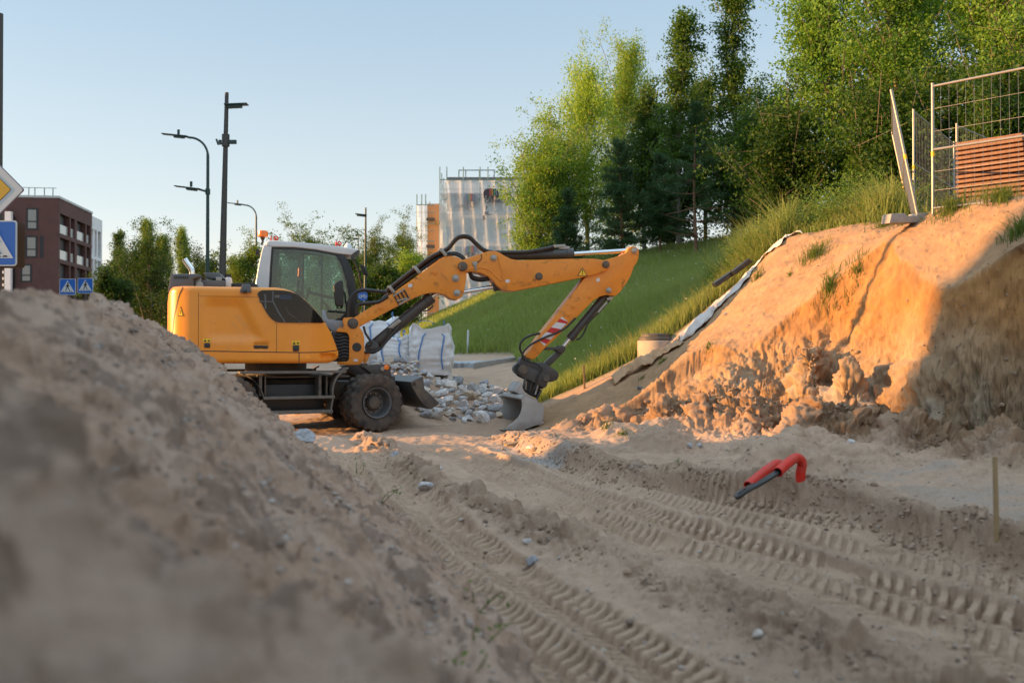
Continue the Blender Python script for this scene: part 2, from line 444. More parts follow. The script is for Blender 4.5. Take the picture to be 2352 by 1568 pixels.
def terrain(X, Y, step=40000):
    zs, ws = [], []
    for i in range(0, len(X), step):
        z, w = terrain_part(X[i:i + step], Y[i:i + step]); zs.append(z); ws.append(w)
    return np.concatenate(zs), {k: np.concatenate([w[k] for w in ws]) for k in ws[0]}
def terrain_part(X, Y):
    """height and zone weights (cut, clod, track, grass) of the ground"""
    base = baseR(X, Y)
    near = Y < 20
    # undulation of the flat
    base = base + .03 * fbm(X, Y, sc=.5, oct=3, seed=3) * sstep(28, 20, Y)
    d, sg, al = poly_dist(X, Y, BERM)
    right = -sg          # line runs towards the camera: its right hand is -X
    side = sstep(-.12, .10, right + .10 * fbm(X, Y, sc=1.6, oct=3, seed=8))
    base = base + side * .10 * sstep(19, 14, Y) * sstep(2.4, .6, np.abs(right)) + (.17 * np.exp(-((right - .14) / .24) ** 2) * sstep(-.10, .04, right)) * (.65 + .8 * np.abs(fbm(X, Y, sc=1.3, oct=3, seed=5))) * sstep(17.5, 14, Y)
    trackzone = np.zeros_like(X)
    d, sg, al = poly_dist(X, Y, RIDGE)
    wv = .24 + .06 * fbm(X, Y, sc=.9, oct=2, seed=11)
    ridge = np.exp(-(d / wv) ** 2) * (.11 + .06 * fbm(X, Y, sc=1.8, oct=4, seed=12)) * sstep(17, 14, Y)
    base = base + ridge
    lugs = np.zeros_like(X)
    for P, w, dep, lug in RUTS:
        d, sg, al = poly_dist(X, Y, P)
        dd = sg + .03 * fbm(X, Y, sc=1.5, oct=2, seed=21)
        m = sstep(w + .03, w - .01, np.abs(dd))
        fade = sstep(17, 13.5, Y) * (.75 + .45 * fbm(X, Y, sc=.6, oct=2, seed=int(w * 1000 + lug * 999)))
        fade = np.clip(fade, 0, 1.2)
        berm = np.exp(-((np.abs(dd) - w - .05) / .05) ** 2) * .03
        ph = (al + np.abs(dd) * .75 * np.where(dd > 0, 1, 1) + np.where(dd > 0, .057, 0) + .03 * fbm(X, Y, sc=3, oct=2, seed=30)) / .115
        tri = np.abs((ph % 1.0) - .5) * 2
        pat = sstep(.38, .56, tri) * sstep(.015, .05, np.abs(dd)) * sstep(-.95, -.25, fbm(X, Y, sc=2.2, oct=3, seed=33))
        base = base - m * fade * dep + berm * fade + m * fade * lug * (pat - .3)
        trackzone = np.maximum(trackzone, m * np.clip(fade, 0, 1)); lugs = np.maximum(lugs, m * pat)
    for hx, hy, rx, ry, hh in HEAPS:
        q = np.sqrt(((X - hx) / rx) ** 2 + ((Y - hy) / ry) ** 2) + .25 * fbm(X, Y, sc=2.0, oct=3, seed=40)
        base = base + hh * sstep(1.15, 0.0, q)
    # bank and its cut
    hill = hillR(X, Y)
    sandslope = sstep(20.8, 19.9, Y + .25 * fbm(X, Y, sc=.8, oct=2, seed=44))
    rill = fbm(X * .9 + Y * .35, Y * .25 - X * .2, sc=5.5, oct=4, seed=50)
    hill = hill + sandslope * (.022 * rill * sstep(.4, 1.5, hill) + .10 * fbm(X, Y, sc=.7, oct=3, seed=52))
    d, sg, al = poly_dist(X, Y, TOE)
    ins = sg              # line runs away and left: bank side lies to the right of travel
    G2 = lambda cx, cy, r: np.exp(-((X - cx) ** 2 + (Y - cy) ** 2) / (r * r))
    ins = ins + .45 * G2(4.55, 15.55, .42) - .38 * G2(5.55, 14.75, .65) + .22 * G2(6.15, 13.5, .4) - .25 * G2(6.6, 12.3, .6) + .3 * G2(3.4, 16.3, .5) - .55 * G2(5.0, 15.35, .26) + .3 * G2(5.0, 14.75, .25) - .35 * G2(3.95, 15.75, .3)
    ins = ins + .22 * fbm(X, Y, sc=.6, oct=2, gain=.35, seed=60) + .03 * fbm(X, Y, sc=2.5, oct=2, seed=61)
    left = sstep(14.4, 16.2, Y)
    tal_w = .38 + .75 * left; tal_s = .72; steep = 3.1 - 1.0 * left
    floor = .16 + .08 * fbm(X, Y, sc=.9, oct=3, seed=62)
    talus = np.clip(ins, 0, None)
    hc = floor + np.where(talus < tal_w, talus * tal_s, tal_w * tal_s + (talus - tal_w) * steep)
    hc = np.where(ins < 0, floor + ins * 1.5, hc)
    hc = hc + sstep(17.3, 18.6, Y) * 6
    top = np.minimum(hill, hc)
    cut = sstep(.0, .06, hill - hc) * sstep(.05, .35, hc - base)
    z = np.maximum(base, top)
    clod = sstep(-1.1, -.3, ins) * sstep(tal_w + .55, tal_w * .6, ins) * sstep(18.2, 16.5, Y) * sstep(9.5, 12, Y)
    onbank = sstep(-.02, .1, top - base)
    steepm = cut * sstep(tal_w - .15, tal_w + .1, ins)
    grass = sstep(20.6, 21.2, Y) * sstep(-.05, .1, hill - base)
    return z, dict(cut=cut, steep=steepm, clod=clod, track=trackzone, bank=onbank, grass=grass, ridge=ridge, lugs=lugs, side=side, slope=onbank * (1 - cut) * sandslope)

def grid_faces(nx, ny):
    i = np.arange(nx * ny).reshape(ny, nx)
    return np.stack([i[:-1, :-1].ravel(), i[:-1, 1:].ravel(), i[1:, 1:].ravel(), i[1:, :-1].ravel()], 1)
def grid_normals(P, nx, ny):
    G = P.reshape(ny, nx, 3)
    du = np.gradient(G, axis=1); dv = np.gradient(G, axis=0)
    du = du / (np.linalg.norm(du, axis=2, keepdims=True) + 1e-12); dv = dv / (np.linalg.norm(dv, axis=2, keepdims=True) + 1e-12)
    n = np.cross(du, dv); n /= np.linalg.norm(n, axis=2, keepdims=True) + 1e-12
    return n.reshape(-1, 3)

HCACHE = []
# near ground: finer towards the camera, coarser away
def build_ground(name, ys, u0, u1, nx, fine):
    us = np.linspace(u0, u1, nx) if np.isscalar(nx) else np.asarray(nx); nx = len(us); ny = len(ys)
    X = (us[None, :] * ys[:, None]).ravel(); Y = np.repeat(ys, nx)
    z, zn = terrain(X, Y)
    HCACHE.append((np.log(ys), us, z.reshape(ny, nx)))
    P = np.stack([X, Y, z], 1)
    if fine:
        N = grid_normals(P, nx, ny)
        x, y, zz = P.T
        clod = zn['clod']
        big = fbm(x, y, zz, sc=2.6, oct=5, gain=.55, seed=70)
        cl = np.abs(fbm(x, y, zz, sc=5.5, oct=4, gain=.6, seed=72))
        sm = fbm(x, y, zz, sc=9, oct=4, gain=.6, seed=74)
        blk = np.exp(-((x - 4.55) ** 2 + (y - 15.5) ** 2) / .5)
        amp = np.clip(clod + .8 * blk, 0, 1) * (.10 * big + .09 * cl + .045 * sm) + zn['steep'] * (.028 * big + .012 * cl + .018 * sm)
        lump = fbm(x, y, zz, sc=1.1, oct=5, gain=.6, seed=79)
        amp += zn['steep'] * (.07 * np.minimum(lump, .25))
        amp += (1 - zn['track']) * (1 - zn['bank']) * (.010 * sm + .022 * np.clip(cl - .3, 0, 1)) * (1 - zn['grass'])
        amp += zn['side'] * (1 - zn['bank']) * (.018 * big + .012 * cl) * sstep(20, 15, y)
        amp += np.clip(zn['ridge'] * 8, 0, 1) * (.05 * sm + .05 * cl)
        amp += zn['track'] * .007 * sm + zn['slope'] * (.007 * sm + .02 * np.clip(sm - .5, 0, 1))
        P = P + N * amp[:, None]
    me = np_mesh(name, P, grid_faces(nx, ny))
    # soil colour: pale dry sand, orange subsoil in the cut, grey crumbs, green under the grass
    x, y, zz = P.T
    n1 = fbm(x, y, zz, sc=.6, oct=4, seed=80)[:, None]; n2 = fbm(x, y, zz, sc=3.5, oct=4, gain=.65, seed=82)[:, None]; n3 = fbm(x, y, zz, sc=14, oct=3, gain=.6, seed=84)[:, None]
    dry = np.array([.50, .348, .247]); brown = np.array([.33, .225, .155]); pale = np.array([.47, .37, .29]); orange = np.array([.43, .285, .175]); green = np.array([.11, .145, .045])
    c = dry * (1 + .10 * n2 + .06 * n3)
    def mixc(c, k, w): return c + (k - c) * np.clip(w, 0, 1)
    c = mixc(c, brown, .55 * sstep(.0, .6, n1 + .5 * n2))
    g = zn
    c = mixc(c, dry * np.array([1.02, 1.0, .95]), g['track'][:, None] * .8)
    c = mixc(c, pale * np.array([.9, .93, .98]), g['side'][:, None] * (1 - g['bank'][:, None]) * sstep(-.1, .5, n1 + .3 * n2) * .75 * sstep(13, 10.5, y)[:, None] * sstep(3.2, 4.2, x)[:, None])
    ash = np.array([.42, .41, .40])
    db, sgb, alb = poly_dist(x, y, BERM)
    c = mixc(c, ash, (sstep(.45, .15, np.abs(-sgb + .25)) * sstep(.25, .6, n1 + .7 * n2[:, :1].ravel()[:, None])[:, 0])[:, None] * .7 if False else (sstep(.5, .15, np.abs(sgb - .12)) * sstep(.15, .5, fbm(x, y, sc=.9, oct=4, seed=88)))[:, None] * .7 * sstep(16, 13, y)[:, None])
    c = mixc(c, brown, np.clip(g['ridge'] * 6, 0, 1)[:, None] * .6)
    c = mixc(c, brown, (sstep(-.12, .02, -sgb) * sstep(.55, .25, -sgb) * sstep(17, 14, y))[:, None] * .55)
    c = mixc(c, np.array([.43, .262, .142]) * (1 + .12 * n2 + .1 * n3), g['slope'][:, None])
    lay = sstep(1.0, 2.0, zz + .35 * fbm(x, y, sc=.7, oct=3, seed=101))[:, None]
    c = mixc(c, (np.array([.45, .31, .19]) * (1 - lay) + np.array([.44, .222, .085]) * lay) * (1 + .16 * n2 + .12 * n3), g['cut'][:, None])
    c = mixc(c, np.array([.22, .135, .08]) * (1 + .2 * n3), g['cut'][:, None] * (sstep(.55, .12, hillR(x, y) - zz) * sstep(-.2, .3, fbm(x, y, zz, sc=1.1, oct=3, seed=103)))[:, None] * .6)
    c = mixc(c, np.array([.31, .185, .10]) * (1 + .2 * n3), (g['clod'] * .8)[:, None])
    c = mixc(c, np.array([.58, .46, .34]), g['steep'][:, None] * sstep(1.3, .7, zz)[:, None] * sstep(-.1, .45, fbm(x, y, zz * .4, sc=1.6, oct=3, seed=86))[:, None] * .9)
    c = mixc(c, green, g['grass'][:, None] * .85)
    c = np.clip(c, .01, .8)
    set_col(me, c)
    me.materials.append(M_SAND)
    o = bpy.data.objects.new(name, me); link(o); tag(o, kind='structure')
    return o
M_SAND = mat('sand', (.35, .25, .17), rough=.95, noise=.5, nscale=55, dark=(.74, .71, .69), bump=1.0, bscale=70, spec=.15, attr='col')
_nt = M_SAND.node_tree; _bp = [n for n in _nt.nodes if n.type == 'BUMP'][0]; _bp.inputs['Distance'].default_value = .018
_n3 = _nt.nodes.new('ShaderNodeTexNoise'); _n3.inputs['Scale'].default_value = 17; _n3.inputs['Detail'].default_value = 6; _n3.inputs['Roughness'].default_value = .7
_tc = [n for n in _nt.nodes if n.type == 'TEX_COORD'][0]; _nt.links.new(_tc.outputs['Object'], _n3.inputs['Vector'])
_b2 = _nt.nodes.new('ShaderNodeBump'); _b2.inputs['Strength'].default_value = .45; _b2.inputs['Distance'].default_value = .03
_nt.links.new(_n3.outputs['Fac'], _b2.inputs['Height']); _nt.links.new(_b2.outputs[0], _bp.inputs['Normal'])
_l = math.log
_ys = np.exp(np.concatenate([np.linspace(_l(2.3), _l(3.6), 60, endpoint=False), np.linspace(_l(3.6), _l(11.0), 440, endpoint=False), np.linspace(_l(11.0), _l(18.0), 330, endpoint=False), np.linspace(_l(18.0), _l(24.0), 120)]))
_us = np.concatenate([np.linspace(-1.2, -.62, 60, endpoint=False), np.linspace(-.62, .14, 400, endpoint=False), np.linspace(.14, .56, 520, endpoint=False), np.linspace(.56, .72, 60, endpoint=False), np.linspace(.72, 1.5, 80)])
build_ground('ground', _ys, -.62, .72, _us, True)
_ys = np.exp(np.linspace(math.log(23.97), math.log(110.0), 170))
build_ground('terrain', _ys, -1.5, 1.6, 420, False)
# wide sheet out to the horizon, under everything
mb = MB()
mb.add([(-2500, -300, -.9), (2500, -300, -.9), (2500, 2800, -.9), (-2500, 2800, -.9)], [(0, 1, 2, 3)])
M_FIELD = mat('field', (.06, .075, .03), rough=1, noise=.6, nscale=.05)
tag(mb.build('land', M_FIELD, smooth=False), kind='structure')

def ground_zs(x, y):
    """ground height looked up in the two sheets built above"""
    x = np.atleast_1d(np.asarray(x, float)); y = np.atleast_1d(np.asarray(y, float)); out = None
    for (ly, us, G) in HCACHE[::-1]:
        l1 = ly[-1]
        fy = np.clip(np.interp(np.log(np.maximum(y, .1)), ly, np.arange(len(ly))), 0, len(ly) - 1.001); fx = np.clip(np.interp(x / np.maximum(y, .1), us, np.arange(len(us))), 0, len(us) - 1.001)
        i = fy.astype(int); j = fx.astype(int); a = fy - i; b = fx - j
        z = (G[i, j] * (1 - b) + G[i, j + 1] * b) * (1 - a) + (G[i + 1, j] * (1 - b) + G[i + 1, j + 1] * b) * a
        out = z if out is None else np.where(y < math.exp(l1), z, out)
    return out
def ground_z(x, y): return float(ground_zs(x, y)[0])

# foreground sand mound
MRIDGE = [(-4.4, 11.5, .6), (-3.85, 9.9, 1.72), (-3.5, 8.9, 1.88), (-2.98, 7.2, 1.80), (-2.42, 5.2, 1.77), (-2.05, 3.6, 1.74), (-1.80, 2.2, 1.56), (-1.55, .3, 1.5)]
def mound(X, Y):
    best = np.full(X.shape, -9.0)
    R = [tuple(p) for p in catmull(MRIDGE, 5)]
    for (x0, y0, z0), (x1, y1, z1) in zip(R[:-1], R[1:]):
        dx, dy = x1 - x0, y1 - y0; L2 = dx * dx + dy * dy
        t = np.clip(((X - x0) * dx + (Y - y0) * dy) / L2, 0, 1)
        qx = X - (x0 + t * dx); qy = Y - (y0 + t * dy)
        d = np.sqrt(qx * qx + qy * qy)
        h = z0 + t * (z1 - z0) - (np.sqrt(d * d + .05) - .22) * .86
        best = np.maximum(best, h)
    lobe = np.minimum(.80 - .84 * X, 1.78 - .1 * X) - .62 * (np.sqrt((np.maximum(Y - 1.55, 0)) ** 2 + .01) - .1) + .07 * fbm(X, Y, sc=1.6, oct=3, seed=98)
    best = np.maximum(best, lobe)
    best = best + .08 * fbm(X, Y, sc=.9, oct=3, seed=90) + .05 * fbm(X + Y * .5, Y * .4, sc=3, oct=3, seed=91)
    return best
def build_mound():
    ny, nx = 540, 560
    ys = np.exp(np.linspace(math.log(.5), math.log(13.0), ny))
    a0, a1 = -1.0, .28
    X = np.empty((ny, nx)); 
    for i, y in enumerate(ys):
        lo = min(-1.6 * y, -5.2) ; hi = 1.1 if y < 3 else 1.1 - (y - 3) * .28
        X[i] = np.linspace(max(lo, -9.5), hi, nx)
    Y = np.repeat(ys, nx); X = X.ravel()
    z = mound(X, Y)
    P = np.stack([X, Y, z], 1); N = grid_normals(P, nx, ny)
    x, y, zz = P.T
    f2_ = fbm(x, y, zz, sc=11, oct=4, gain=.62, seed=93)
    amp = .020 * fbm(x, y, zz, sc=3.0, oct=5, gain=.55, seed=92) + .036 * np.clip(f2_ - .25, 0, 1) + .010 * f2_ - .05 * np.clip(fbm(x, y, zz, sc=4.5, oct=4, gain=.6, seed=97) - .55, 0, 1)
    P = P + N * amp[:, None]
    P[:, 2] = np.maximum(P[:, 2], -.25)
    me = np_mesh('sand_mound', P, grid_faces(nx, ny))
    n2 = fbm(x, y, zz, sc=4.2, oct=4, gain=.65, seed=94)[:, None]; n3 = fbm(x, y, zz, sc=12, oct=3, gain=.65, seed=95)[:, None]
    n4 = fbm(x * .8 + y * .5, y * .35 + zz, sc=2.6, oct=3, seed=96)[:, None]
    c = np.array([.46, .305, .215]) * (1 + .12 * n2 + .14 * n3)
    c = c + (np.array([.54, .385, .295]) - c) * np.clip(sstep(.0, .5, n4), 0, 1) * .6
    c = c + (np.array([.15, .10, .075]) - c) * sstep(.2, .6, n2 + .7 * n3) * .62
    c = c * (1 - .22 * sstep(3.6, 1.8, y))[:, None] if False else c
    set_col(me, np.clip(c, .02, .8))
    me.materials.append(M_SAND)
    o = bpy.data.objects.new('sand_mound', me); link(o); tag(o, kind='structure')
build_mound()
def surf_z(x, y): return np.maximum(ground_zs(x, y), np.where(np.asarray(y) < 13, mound(np.asarray(x, float), np.asarray(y, float)), -9))
# ------------------------------------------------------------------ wheeled excavator
M_ORANGE = mat('orange_paint', (.80, .285, .022), rough=.36, noise=.30, nscale=2.2, dark=(.62, .20, .02), coat=.25, bump=.04, bscale=5, grime=.42, gcol=(.34, .20, .10), gscale=1.9)
M_ORANGE_W = mat('worn_orange_paint', (.76, .27, .022), rough=.45, noise=.6, nscale=2.4, dark=(.58, .18, .022), bump=.08, bscale=30, grime=.85, gcol=(.10, .055, .025), gscale=4.5)
M_WHITE = mat('white_paint', (.66, .67, .68), rough=.35, noise=.15, nscale=5, coat=.2)
M_BLACK = mat('black_plastic', (.018, .018, .019), rough=.45, noise=.3, nscale=10, dark=(.05, .04, .035))
M_DARK = mat('dark_grey_paint', (.045, .047, .05), rough=.42, noise=.55, nscale=7, dark=(.09, .07, .05), bump=.08, bscale=40)
M_GREY = mat('grey_plastic', (.11, .115, .12), rough=.5, noise=.3, nscale=12)
M_STEEL = mat('bare_steel', (.36, .35, .33), rough=.38, metal=.8, noise=.5, nscale=6, dark=(.18, .13, .09))
M_CHROME = mat('chrome_rod', (.75, .75, .75), rough=.12, metal=1.0)
M_RUBBER = mat('tyre_rubber', (.028, .026, .025), rough=.85, noise=.85, nscale=5, dark=(.14, .10, .07), bump=.4, bscale=60)
M_HOSE = mat('hydraulic_hose', (.014, .013, .013), rough=.42, noise=.35, nscale=14, dark=(.06, .045, .035))
M_RUST = mat('dusty_frame_metal', (.05, .05, .05), rough=.65, noise=.8, nscale=5, dark=(.17, .12, .075), bump=.15, bscale=50)
M_TREAD = mat('dusty_step_metal', (.15, .135, .115), rough=.6, noise=.6, nscale=9, dark=(.07, .06, .05), bump=.5, bscale=90)
M_WORN = mat('scraped_bucket_steel', (.40, .385, .37), rough=.5, metal=.2, noise=.6, nscale=3.5, dark=(.24, .19, .155), bump=.15, bscale=40)
M_YELLOW = mat('yellow_sticker', (.82, .50, .015), rough=.45)
M_STICKW = mat('white_sticker', (.62, .62, .62), rough=.5)
M_STICKR = mat('red_sticker', (.50, .02, .02), rough=.4)
M_BLUEST = mat('blue_sticker', (.04, .16, .42), rough=.5)
M_AMBER = mat('amber_lens', (.95, .20, .01), rough=.15, coat=.5)
def glass_mat(name, tint, refl=.12, dens=1.0):
    m = bpy.data.materials.new(name); m.use_nodes = True
    nt = m.node_tree; nt.nodes.clear()
    out = nt.nodes.new('ShaderNodeOutputMaterial'); mx = nt.nodes.new('ShaderNodeMixShader')
    t = nt.nodes.new('ShaderNodeBsdfTransparent'); g = nt.nodes.new('ShaderNodeBsdfGlossy')
    t.inputs['Color'].default_value = (*tint, 1); g.inputs['Roughness'].default_value = .03
    lw = nt.nodes.new('ShaderNodeFresnel'); lw.inputs['IOR'].default_value = 1.45
    ad = nt.nodes.new('ShaderNodeMath'); ad.operation = 'ADD'; ad.inputs[1].default_value = refl
    nt.links.new(lw.outputs[0], ad.inputs[0]); nt.links.new(ad.outputs[0], mx.inputs[0])
    nt.links.new(t.outputs[0], mx.inputs[1]); nt.links.new(g.outputs[0], mx.inputs[2]); nt.links.new(mx.outputs[0], out.inputs['Surface'])
    return m
M_GLASS = glass_mat('cab_glass', (.72, .86, .82), .03)
M_GLASSD = glass_mat('dark_tinted_glass', (.55, .56, .58), .0)

EXS = Vector((-4.41, 18.6, .03)); PSI = math.radians(10); PSIC = math.radians(25)
def conv(ox, oy, k): return lambda x, y: ((ox + x / k) * .91875, (oy + y / k) * .91875)
Z1 = conv(380, 540, 3.672); Z2 = conv(820, 560, 2.94); Z3 = conv(480, 780, 3.672); ZB = conv(1180, 880, 7.468); ZC = conv(600, 580, 6.532)
def on_side(v, yl, yaw=PSI):
    r = ray(*v); R = Matrix.Rotation(-yaw, 3, 'Z')
    o = R @ (Vector((0, 0, CAMZ)) - EXS); d = R @ r
    t = (yl - o.y) / d.y
    return (o.x + t * d.x, o.z + t * d.z)
def PM(zf, pts, yl, yaw=PSI): return [on_side(zf(*p), yl, yaw) for p in pts]
def xz(u, v, w): return (u, w, v)

EX = thing('wheeled_excavator', 'orange wheeled excavator with white cab, its arm reaching towards the sand bank', 'excavator', EXS, PSI)
CH = PSIC - PSI       # the undercarriage stands turned against the upper carriage

# --- bodywork
top_px = [(118, 760), (128, 700), (150, 662), (185, 644), (290, 640), (640, 648), (940, 651), (1150, 656), (1215, 666), (1290, 692), (1400, 763), (1500, 862), (1590, 977), (1650, 1083), (1690, 1188), (1706, 1240)]
T = PM(Z1, top_px, -1.18)
bot_z = on_side(Z1(1350, 1352), -1.2)[1]
xr, xf = T[0][0] - .01, T[-1][0] + .005
tx = np.array([p[0] for p in T]); tz = np.array([p[1] for p in T])
def f_zt(x): return float(np.interp(x, tx, tz))
def f_zb(x):
    t = max(0, (x - (xf - .28)) / .28); r = max(0, (xr + .35 - x) / .35)
    return bot_z + .10 * t ** 3 + .10 * r ** 2
def f_yn(x):
    y = -1.22
    if x > xf - .95: y += .34 * ((x - (xf - .95)) / .95) ** 2.4
    r = (xr + .50 - x) / .50
    if r > 0: y += .42 * (1 - math.sqrt(max(0, 1 - min(1, r) ** 2)))
    return y
# recessed panel and handle hollow on the side
rp = PM(Z1, [(520, 780), (985, 1125)], -1.22); hp = PM(Z1, [(935, 1160), (1064, 1215)], -1.22); np_ = PM(Z1, [(1548, 1268), (1680, 1330)], -1.15)
def boxmask(x, z, a, b, s):
    (x0, z1), (x1, z0) = a, b
    f = lambda u: max(0.0, min(1.0, u)) ** 2 * (3 - 2 * max(0.0, min(1.0, u)))
    return f((x - x0) / s + .5) * f((x1 - x) / s + .5) * f((z - z0) / s + .5) * f((z1 - z) / s + .5)
def dent(x, z):
    # the recess runs out softly towards the front
    k = (x - rp[0][0]) / (rp[1][0] - rp[0][0])
    xe = rp[1][0] - .32 * max(0, min(1, (z - rp[1][1]) / (rp[0][1] - rp[1][1])))
    d = .055 * boxmask(x, z, rp[0], (xe, rp[1][1]), .20)
    d += .03 * boxmask(x, z, hp[0], hp[1], .03) + .07 * boxmask(x, z, np_[0], np_[1], .06)
    return d
def loft(xs, zb, zt, yn, yf, r, nside=40, dentf=None):
    vs = []; cnt = None
    for x in xs:
        a, b, y0, y1 = zb(x), zt(x), yn(x), yf(x)
        rr = max(.012, min(r, (b - a) * .48, (y1 - y0) * .48)); sec = []
        for i in range(nside + 1): sec.append((y0, a + rr + (b - a - 2 * rr) * i / nside, 1))
        def arc(cy, cz, a0):
            for k in range(1, 7):
                t = math.radians(a0 - 90 * k / 7); sec.append((cy + rr * math.cos(t), cz + rr * math.sin(t), 0))
        arc(y0 + rr, b - rr, 180)
        for i in range(5): sec.append((y0 + rr + (y1 - y0 - 2 * rr) * i / 4, b, 0))
        arc(y1 - rr, b - rr, 90)
        for i in range(5): sec.append((y1, b - rr - (b - a - 2 * rr) * i / 4, 0))
        arc(y1 - rr, a + rr, 0)
        for i in range(5): sec.append((y1 - rr - (y1 - y0 - 2 * rr) * i / 4, a, 0))
        arc(y0 + rr, a + rr, -90)
        cnt = len(sec)
        for (y, z, s) in sec:
            vs.append((x, y + (dentf(x, z) if (dentf and s) else 0), z))
    fs = []
    for i in range(len(xs) - 1):
        for k in range(cnt):
            k2 = (k + 1) % cnt
            fs.append((i * cnt + k, i * cnt + k2, (i + 1) * cnt + k2, (i + 1) * cnt + k))
    fs.append(tuple(range(cnt))); fs.append(tuple((len(xs) - 1) * cnt + k for k in range(cnt)))
    return vs, fs
xs = list(xr + .5 * (1 - np.cos(np.linspace(0, math.pi / 2, 14)))) + list(np.linspace(xr + .52, xf - .3, 90)) + list(xf - .29 + .29 * np.sin(np.linspace(0, math.pi / 2, 14)))
v, f = loft(xs, f_zb, f_zt, f_yn, lambda x: -.40 - .12 * max(0, (x - .6)), .085, 44, dent)
hood = MB().add(v, f).build('side_hood', M_ORANGE, EX, angle=50)
# counterweight and far half of the tail
xs2 = [x for x in xs if x < -.55]
v, f = loft(xs2, f_zb, lambda x: f_zt(x) - .012, lambda x: -.45, lambda x: -f_yn(x), .12, 8)
cw = MB().add(v, f).build('counterweight', M_ORANGE, EX, angle=50)
def rib(pts, w, off=.004, yfun=None):
    """flat line lying on the hood side"""
    yfun = yfun or f_yn
    m = MB(); P = [Vector((p[0], p[1])) for p in pts]
    L, R = [], []
    for i, p in enumerate(P):
        d = (P[min(i + 1, len(P) - 1)] - P[max(i - 1, 0)]).normalized(); n = Vector((-d.y, d.x)) * w / 2
        for q, S in ((p + n, L), (p - n, R)): S.append((q.x, yfun(q.x) - off + dent(q.x, q.y), q.y))
    n = len(P)
    return m.add(L + R, [(i, i + 1, n + i + 1, n + i) for i in range(n - 1)])
def densify(pts, n=12):
    out = []
    for a, b in zip(pts[:-1], pts[1:]):
        for k in range(n): out.append((a[0] + (b[0] - a[0]) * k / n, a[1] + (b[1] - a[1]) * k / n))
    return out + [pts[-1]]
seam = MB()
for pts, w in (([(300, 1236), (590, 1240), (1000, 1247), (1350, 1252), (1560, 1250), (1700, 1232)], .014), ([(1350, 1254), (1350, 1350)], .012), ([(1144, 985), (1144, 1246)], .006), ([(427, 700), (425, 1236)], .006), ([(285, 650), (255, 700), (232, 760), (210, 850), (188, 930), (170, 1100)], .02), ([(430, 735), (985, 742)], .004)):
    r = rib(densify(PM(Z1, pts, -1.22), 10), w); seam.add(r.v, r.f)
seam.build('panel_seam', M_BLACK, hood, smooth=False)
def side_panel(poly, off, n=28, yfun=None):
    yfun = yfun or f_yn
    xs_ = [p[0] for p in poly]; x0, x1 = min(xs_), max(xs_); m = len(poly); rows = []
    for i in range(n + 1):
        x = x0 + (x1 - x0) * (.001 + .998 * i / n); zs = []
        for k in range(m):
            a, b = poly[k], poly[(k + 1) % m]
            if (a[0] - x) * (b[0] - x) < 0: zs.append(a[1] + (b[1] - a[1]) * (x - a[0]) / (b[0] - a[0]))
        if len(zs) >= 2: rows.append((x, min(zs), max(zs)))
    vs = []; fs = []
    for x, a, b in rows:
        for k in range(5):
            z = a + (b - a) * k / 4; vs.append((x, yfun(x) - off, z))
    for i in range(len(rows) - 1):
        for k in range(4): fs.append((i * 5 + k, (i + 1) * 5 + k, (i + 1) * 5 + k + 1, i * 5 + k + 1))
    return MB().add(vs, fs)
win = [(968, 715), (975, 695), (1010, 682), (1120, 680), (1220, 684), (1275, 695), (1340, 722), (1420, 785), (1490, 856), (1545, 920), (1578, 965), (1580, 974), (1560, 979), (1300, 980), (1160, 977), (1110, 957), (1070, 915), (1030, 850), (990, 770)]
wp = PM(Z1, win, -1.2)
side_panel(wp, .004).build('engine_bay', mat('engine_bay_dark', (.012, .012, .014), rough=.6), hood)
bay = MB()
def bayline(pts, r): 
    P = PM(Z1, pts, -1.2); bay.tube([(x, f_yn(x) - .012, z) for x, z in P], r, 6)
bayline([(1112, 690), (1110, 780), (1160, 880), (1225, 978)], .016); bayline([(985, 783), (1105, 787)], .013); bayline([(1230, 840), (1260, 900), (1310, 930), (1370, 980)], .010); bayline([(1260, 900), (1200, 960)], .008); bayline([(1040, 720), (1045, 850)], .02)
bay.split('engine_strut', M_GREY, hood)
fan = MB()
fc = PM(Z1, [(1318, 890)], -1.2)[0]
for r in (.05, .12, .19, .25, .30):
    pts = []
    for k in range(41):
        a = math.radians(-15 + 210 * k / 40); x = fc[0] + r * math.cos(a) * 1.15; z = fc[1] - .10 + r * math.sin(a) * 1.1
        pts.append((x, f_yn(x) - .010, z))
    fan.tube(pts, .0035, 5)
fan.split('fan_guard', M_GREY, hood)
bp_ = MB(); q = PM(Z1, [(1130, 725), (1170, 750)], -1.2); bp_.box(((q[0][0] + q[1][0]) / 2, f_yn(q[0][0]) - .01, (q[0][1] + q[1][1]) / 2), (.08, .004, .05)); bp_.build('bay_sticker', M_STICKW, hood, smooth=False)
bp_ = MB(); q = PM(Z1, [(1175, 725), (1280, 765)], -1.2); bp_.box(((q[0][0] + q[1][0]) / 2, f_yn(q[0][0]) - .01, (q[0][1] + q[1][1]) / 2), (.2, .004, .075)); bp_.build('bay_label', M_BLUEST, hood, smooth=False)
side_panel(wp, .020).build('engine_window', M_GLASSD, hood)
h = MB()
q = PM(Z1, [(935, 1186), (1064, 1190), (1060, 1216), (1000, 1209), (938, 1213)], -1.22); h.prism(q, lambda u, v_, w: (u, -1.212 + w, v_), -.02, .02); h.build('handle', M_BLACK, hood, bevel=.006)
for (a, b, c, d) in ((1293, 1185, 1350, 1240), (480, 1165, 534, 1208)):
    q = PM(Z1, [(a, b), (c, b), (c, d), (a, d)], -1.22); m = MB().prism(q, xz, -1.236, -1.2); m.build('lock', M_BLACK, hood, bevel=.012)
